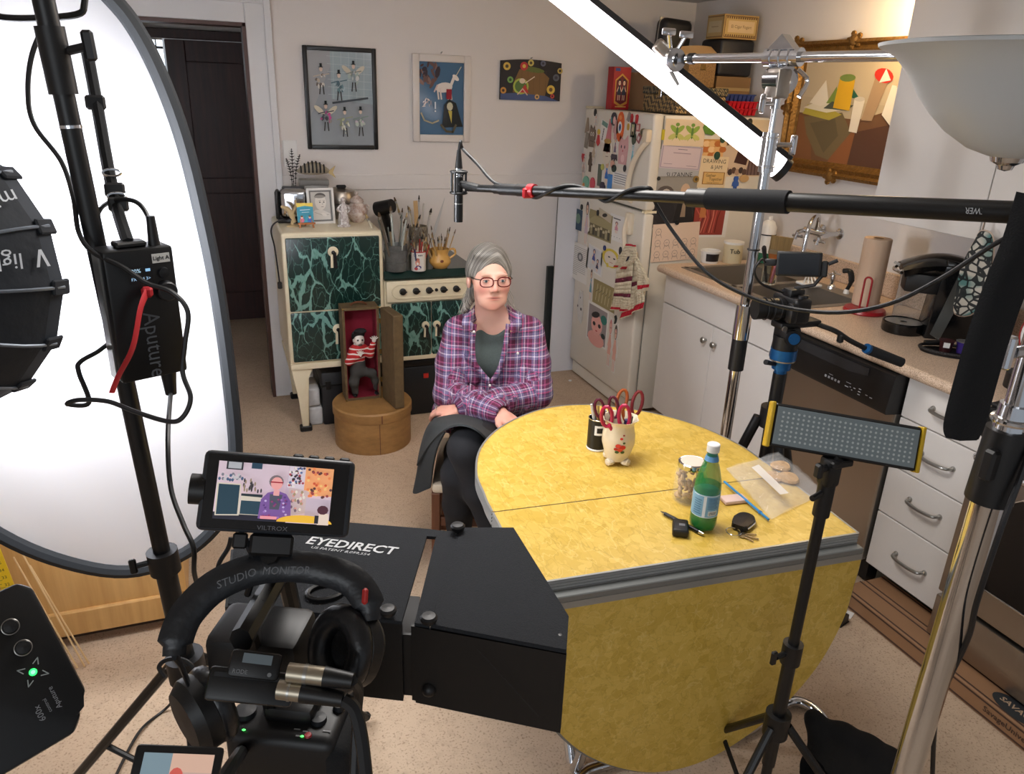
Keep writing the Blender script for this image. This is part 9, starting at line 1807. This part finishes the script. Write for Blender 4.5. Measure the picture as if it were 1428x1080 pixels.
gk=Hd-V3((0,0,0.062));MB().cyl(gk+V3((0.0,0.03,0)),gk-V3((0.0,0.035,0)),0.040,seg=26).build('grip_head',CHROME,cst);MB().cbox(gk+V3((-0.01,-0.01,-0.01)),(0.05,0.06,0.085),0.010,2).build('grip_jaw',STEEL,cst);MB().tube(spline([gk+V3((0.03,-0.04,0.03)),gk+V3((0.062,-0.05,0.0)),gk+V3((0.04,-0.05,-0.045))],5),0.007,8).build('lever',CHROME,cst)
MB().cyl(La+Ad*0.012,La+Ad*0.03,0.0175,seg=20).build('arm_ring',BLACK,cst)
for a in(0.15,2.3,4.3):d=V3((cos(a),sin(a),0));L3=0.24;MB().tube(spline([V3((cx_,cy_,0.30)),V3((cx_,cy_,0.26))+d*0.05,V3((cx_,cy_,0.05))+d*L3*0.6,V3((cx_,cy_,0.014))+d*L3],6),0.0125,12).build('leg',CHROME,cst)
# grip head between arm and tube
gh=thing('gobo_clamp',P(935,82,D=2.52),'chrome grip clamp joining the boom arm to the tube light','clamp');g0=P(936,84,D=2.51);MB().cyl(g0-Ad*0.03,g0+Ad*0.03,0.024,seg=20).build('sleeve',CHROME,gh)
td=(P(1092,238,D=2.64)-P(800,6,D=2.50)).normalized()
MB().cyl(g0-V3((0,0.03,0)),g0+V3((0,0.03,0)),0.036,seg=24).build('disc_plate',CHROME,gh);MB().cbox((0,0,0),(0.04,0.10,0.03),0.008,2,frame(g0+V3((-0.02,0.0,0.02)),(0,-1,0.2),(0.6,0,0.8))).build('jaw',STEEL,gh)
for dx,dz in((-0.03,0.075),(0.03,0.07)):MB().cyl(g0,g0+V3((dx,-0.02,dz)),0.007,seg=10).cbox(g0+V3((dx*1.1,-0.022,dz*1.1)),(0.05,0.012,0.022),0.005,2,None).build('wing_knob',CHROME,gh)
MB().cyl(g0+V3((0.0,0.0,-0.03)),g0+V3((0.03,-0.01,-0.075)),0.007,seg=10).build('lower_knob',DSTEEL,gh)
E0,E1=P(1090,236,D=2.64),P(640,-124,D=2.44);tl=thing('tube_light',E0,'long lit LED tube light slanting down from the upper left','tube light');td=(E1-E0).normalized();vd=(CPOS-E0).normalized();sd=td.cross(vd).normalized()
if sd.z<0:sd=-sd
fd_=(vd*0.62-sd*0.78).normalized();MTu=frame(E0,td,fd_);LT=(E1-E0).length
m=MB(MTu);k=12;vs=[]
for z in(0.012,LT):
    for i in range(k+1):a=-1.95+3.9*i/k;vs.append((0.040*cos(a),0.040*sin(a),z))
m.add(vs,[(i,i+1,k+2+i,k+1+i)for i in range(k)]).build('light_face',mat('tube_glow',(255,246,250),0.4,emit=6.0),tl)
MB(MTu).box((-0.043,-0.036,-0.004),(-0.014,0.036,LT+0.02),0.004).build('housing',BLACK,tl);MB(MTu).cyl((0,0,-0.012),(0,0,0.013),0.043,seg=22).build('end_cap',BLACK,tl)
# ---------------------------------------------------------------- second camera on its tripod
T2=V3((1.69,1.87,0))
def c2(x,y,dy=0.0):return P(x,y,Y=T2.y+dy)
t2=thing('video_tripod',T2,'black tripod with a blue fluid head between the table and the dishwasher','tripod');zh=c2(1102,520).z;BLU=mat('blue_anodised',(30,92,150),0.35,0.6)
ax0=T2.copy();ax0.z=0
def on2(py):
    lo_,hi_=0.0,2.0
    for _ in range(40):
        mid=(lo_+hi_)/2;y=project(np.array([[T2.x,T2.y,mid]]))[1][0]
        if y>py:lo_=mid
        else:hi_=mid
    return V3((T2.x,T2.y,lo_))
for n_,y0,y1,r_,m_ in(('centre_column',640,520,0.022,BLACKM),('blue_neck',527,512,0.020,BLU),('blue_ring',514,500,0.030,BLU),('silver_ring',502,498,0.041,SILV),('blue_collar',500,486,0.042,BLU),('head_base',488,468,0.040,BLACK)):
    MB().cyl(on2(y0),on2(y1),r_,seg=24).build(n_,m_,t2)
MB().cyl(on2(508)-V3((0.02,0,0)),on2(505)-V3((0.075,0.01,-0.01)),0.006,0.009,8).build('lock_lever',BLACK,t2)
hb2=on2(466);MB().cbox(hb2,(0.06,0.07,0.06),0.012,2).build('head_body',BLACK,t2);k2=hb2+V3((-0.01,-0.036,0.0));MB().cyl(k2,k2-V3((0.004,0.014,0)),0.026,seg=22).build('drag_knob',BLACK,t2);MB().cyl(k2-V3((0.004,0.014,0)),k2-V3((0.006,0.020,0)),0.018,seg=20).build('blue_cap',BLU,t2)
pb2=on2(449);MB().cbox(pb2+V3((0.03,0,-0.006)),(0.16,0.055,0.022),0.006,2).build('plate_base',BLACK,t2);MB().cyl(pb2+V3((-0.04,-0.028,-0.012)),pb2+V3((-0.04,-0.034,-0.012)),0.009,seg=14).build('screw',DSTEEL,t2)
pa=[pb2+V3((0.10,-0.02,-0.01)),c2(1165,462,-0.06),c2(1185,475,-0.08),c2(1215,490,-0.10)];MB().tube(spline(pa,6),0.0085,10).build('pan_bar',BLACK,t2);MB().cbox(c2(1172,472,-0.07),(0.02,0.02,0.03),0.005).build('bar_clamp',BLACK,t2);MB().cyl(c2(1208,486,-0.10),c2(1214,489,-0.10),0.0165,seg=16).build('blue_band',BLU,t2);MB().cyl(c2(1212,488,-0.10),c2(1258,506,-0.14),0.017,0.0155,18).build('pan_grip',mat('black_foam',(17,18,22),0.85),t2)
sh_=on2(575);MB().cyl(sh_-V3((0,0,0.05)),sh_+V3((0,0,0.02)),0.042,seg=20).build('spider',BLACK,t2)
for a,sp2 in((2.6,0.27),(4.5,0.30),(0.1,0.30)):
    d=V3((cos(a),sin(a),0));s=sh_+d*0.045-V3((0,0,0.02));e=V3((T2.x,T2.y,0.008))+d*sp2;lg=MB().cyl(s,s.lerp(e,0.55),0.017,seg=14).build('leg',BLACKM,t2);MB().cyl(s.lerp(e,0.50),e,0.012,seg=12).build('lower_leg',BLACKM,lg);MB().cyl(s.lerp(e,0.50),s.lerp(e,0.58),0.023,seg=14).build('leg_lock',BLACK,lg)
cA=thing('mirrorless_camera',pb2,'black mirrorless camera with its lens pointing left on the blue-headed tripod','camera');zb2=pb2.z+0.006
c0=V3((pb2.x+0.0,pb2.y,zb2));MB().box(c0+V3((-0.035,-0.060,0)),c0+V3((0.030,0.060,0.082)),0.012,3).build('body',BLACK,cA);MB().box(c0+V3((-0.03,-0.022,0.075)),c0+V3((0.028,0.022,0.105)),0.008,2).build('viewfinder_hump',BLACK,cA);MB().box(c0+V3((-0.05,-0.062,0.004)),c0+V3((-0.02,-0.03,0.07)),0.010,2).build('grip',BLACK,cA)
MB().cyl(c0+V3((-0.035,0.0,0.040)),c0+V3((-0.078,0.01,0.040)),0.034,seg=26).build('lens',BLACKM,cA);MB().cyl(c0+V3((-0.078,0.01,0.040)),c0+V3((-0.125,0.022,0.040)),0.031,0.035,26).build('lens_barrel',BLACK,cA)
for i in range(3):MB().torus((0,0,0),0.0345,0.0018,24,6,frame(c0+V3((-0.05-0.022*i,0.003+0.005*i,0.040)),(-1,0.25,0))).build('focus_ring',DKBOX,cA)
for dx,dy in((-0.01,-0.045),(0.012,-0.04),(0.0,0.045)):MB().lathe([(0.009,0),(0.0085,0.008),(0,0.0085)],14,MX.Translation(c0+V3((dx,dy,0.082)))).build('dial',DKBOX,cA)
mC=c2(1114,368,-0.02);vM=(CPOS-mC);vM.z*=0.4;M3=frame(mC,vM,RT)@MX.Rotation(0.05,4,'Z');m3=thing('camera_monitor',mC-V3((0,0,0.05)),'small black monitor mounted on top of the second camera','monitor');MB(M3).box((-0.066,-0.040,-0.02),(0.066,0.036,0.0),0.005,2).build('housing',BLACK,m3);MB(M3).box((-0.058,-0.033,0),(0.058,0.030,0.0012)).build('glass',mat('black_glass',(12,13,17),0.12),m3);MB(M3).box((-0.10,-0.010,-0.02),(-0.066,0.012,-0.002),0.004,2).build('cable_plug',BLACK,m3);MB(M3).box((0.066,-0.04,-0.018),(0.084,0.010,0.0),0.004).build('battery',BLACK,m3)
MB().tube([M3@V3((0.070,-0.035,-0.01)),M3@V3((0.05,-0.065,-0.01)),c0+V3((0.0,0,0.104))],0.006,8).build('mount_arm',BLACK,m3);cable('camera_cable',[M3@V3((-0.10,0.0,-0.01)),c2(1062,362),c2(1052,378),c2(1062,396),c2(1092,408)],0.0038,'thin black cable looping from the small monitor to the second camera')
MB().cyl(M3@V3((0.084,0.0,-0.01)),M3@V3((0.110,0.012,-0.01)),0.006,seg=8).build('clamp_lever',BLACK,m3)
# ---------------------------------------------------------------- LED panel on its stand
lx,ly=1.069,1.003
D4=1.47;cTL,cTR,cBR,cBL=P(1080,562,D=D4),P(1292,597,D=D4-0.02),P(1277,659,D=D4-0.02),P(1070,621,D=D4)
pcn=(cTL+cTR+cBR+cBL)/4;xd=(cTR+cBR-cTL-cBL)/2;yd_=(cTL+cTR-cBL-cBR)/2;M5=frame(pcn,xd.cross(yd_),xd);pw,ph=xd.length,yd_.length
lp5=thing('led_panel',pcn-V3((0,0,0.05)),'unlit LED panel light with yellow end caps on a black stand','light panel');MB(M5).box((-pw/2+0.004,-ph/2,-0.022),(pw/2-0.004,ph/2,0),0.003).build('housing',BLACK,lp5)
for s in(-1,1):MB(M5).box((s*pw/2-0.004,-ph/2-0.002,-0.024),(s*pw/2+0.004,ph/2+0.002,0.002),0.002).build('end_cap',mat('yellow_cap',(206,168,30),0.4),lp5)
MB(M5).box((-pw/2+0.008,-ph/2+0.006,0),(pw/2-0.008,ph/2-0.006,0.002),0.0006).build('diffuser',mat('grey_diffuser',(126,138,142),0.4),lp5)
m=MB(M5)
for i in range(26):
    for j in range(7):m.poly(ell((i-12.5)*(pw-0.03)/26,(j-3)*(ph-0.02)/7.4,0.0024,n=7),z=0.0023)
m.build('led_dots',mat('led_dot',(190,198,198),0.4),lp5,kind='stuff')
zs=(pcn-yd_*0.5).z;ps=stand('panel_stand',lx,ly,zs-0.05,0.43,0.36,'black light stand in front of the table leaf carrying the LED panel',0.0115,joints=(0.63,),az=3.5,legr=0.010)
kt=V3((lx,ly,zs-0.02));MB().cbox(kt+V3((0,0,-0.012)),(0.032,0.032,0.06),0.006,2).build('tilt_head',BLACK,ps);MB().cyl(kt,pcn-yd_*0.5,0.009,seg=10).build('tilt_stem',BLACK,ps);MB().cbox(pcn-yd_*0.52+M5.to_3x3()@V3((0.0,-0.006,-0.01)),(0.05,0.03,0.014),0.003).build('mount_shoe',BLACK,ps)
MB().cyl(kt,kt-V3((0.034,0.01,0.0)),0.007,seg=8).cbox(kt-V3((0.040,0.012,0.0)),(0.014,0.018,0.030),0.004).build('tilt_knob',BLACK,ps);MB().cyl((lx,ly,zs-0.052),(lx,ly,zs-0.047),0.0135,seg=18).build('chrome_band',CHROME,ps);MB().cyl((lx,ly,zs-0.075),(lx-0.045,ly-0.014,zs-0.078),0.006,seg=8).build('side_knob',BLACK,ps);MB().cyl((lx,ly,zs-0.13),(lx,ly,zs-0.05),0.0165,seg=16).build('upper_sleeve',BLACK,ps)
# ---------------------------------------------------------------- on the floor at the right
KR=mat('kraft_carton',(150,112,80),0.7,noise=(6,0.08));STR=mat('dark_brown_stripe',(70,48,38),0.7)
bxs=((2.035,2.135,0.068,'front long cardboard paper-roll box on the floor along the counter'),(2.138,2.238,0.066,'rear long cardboard paper-roll box against the toe kick'))
for x0,x1,hgt,lab in bxs:
    t=thing('long_carton',((x0+x1)/2,1.0,0),lab,'box');MB().box((x0,0.35,0.001),(x1,1.745,hgt),0.003).build('carton',KR,t)
    for u in(0.10,0.86):MB().box((x0+(x1-x0)*u-0.003,0.351,hgt),(x0+(x1-x0)*u+0.003,1.744,hgt+0.0006)).build('stripe',STR,t)
    for z in(0.010,hgt-0.010):MB().box((x0-0.0006,0.351,z-0.003),(x0,1.744,z+0.003)).build('stripe',STR,t)
    if x0<2.1:
        Mx_=frame((x0-0.0012,1.035,0.036),(-1,0,0),(0,-1,0));MB().text('SavageUniversal.com',0.026,Mx_,sx=1.05,bold=0.0004).build('lettering',STR,t)
    yl=1.085 if x0<2.1 else 1.13
    Ml=frame(((x0+x1)/2,yl,hgt+0.001),(0,0,1),(0,-1,0));m=MB();m.poly(ell(0,0,0.078,0.040,26),Ml);lg_=m.build('logo_oval',mat('logo_dark',(40,44,48),0.6),t);MB().text('SAVAGE',0.030,Ml@MX.Translation((0,0,0.0006)),bold=0.0006).build('logo_lettering',mat('logo_pale',(176,150,124),0.6),t)
sg=P(1195,1048,Z=0.06);S=SDF((sg.x-0.22,sg.y-0.22,0.0),(sg.x+0.24,sg.y+0.24,0.30),0.006)
A_,B_,C_,D_=P(1135,1003,Z=0.22),P(1240,1062,Z=0.10),P(1150,1090,Z=0.10),P(1225,1100,Z=0.06)
S.cone(A_,B_,0.018,0.022,0.03).cone(A_,C_,0.018,0.04,0.03).cone(C_,B_,0.045,0.030,0.05).cone(A_.lerp(B_,0.4),C_,0.025,0.04,0.05).cone(A_.lerp(B_,0.7),D_,0.03,0.05,0.05).cone(C_,D_,0.05,0.05,0.05).cut((0,0,0.002),(0,0,-1));V,Q=S.mesh(3)
np_mesh('sand_bag',V,Q,BLACKF,label='black cloth sandbag slumped on the floor by the panel stand',cat='sandbag')
q=P(1184,858,Z=0.001);MB(rotz(0.5,q)).box((-0.022,-0.012,0),(0.022,0.012,0.0012)).build('paper_tag',PAPER,label='small white paper tag on the floor by the cartons',cat='tag')
q=P(1171,868,Z=0.0);t=thing('rubber_wedge',q,'small black rubber door wedge on the floor by the table leaf','wedge');MB(rotz(0.3,q)).prism([(-0.025,0.0),(0.025,0.0),(0.02,0.035),(-0.01,0.045)],-0.018,0.018,MX(((1,0,0,0),(0,0,1,0),(0,1,0,0),(0,0,0,1)))).build('wedge_body',BLACK,t);MB(rotz(0.3,q)).box((-0.028,-0.02,0),(0.028,0.02,0.004)).build('base_plate',BLACKM,t)
# cables lying by the key light stand
cable('floor_cable',[P(160,1085,Z=0.01),P(195,1020,Z=0.012),P(235,985,Z=0.02),P(262,945,Z=0.20),P(300,905,Z=0.5),P(340,880,Z=0.75)],0.004,'black cable rising from the floor to the camera rig at the left');cable('coiled_cable',[P(x,y,D=1.30)for x,y in((230,945),(222,930),(235,920),(258,922),(270,935),(262,955),(248,990),(262,1010),(280,1030),(300,1050))],0.004,'black cable coiled around the foot of the key light stand');cable('rear_cable',[P(x,y,D=1.6)for x,y in((322,750),(318,765),(306,785),(304,800),(310,820))],0.005,'black cable curving down behind the field monitor')
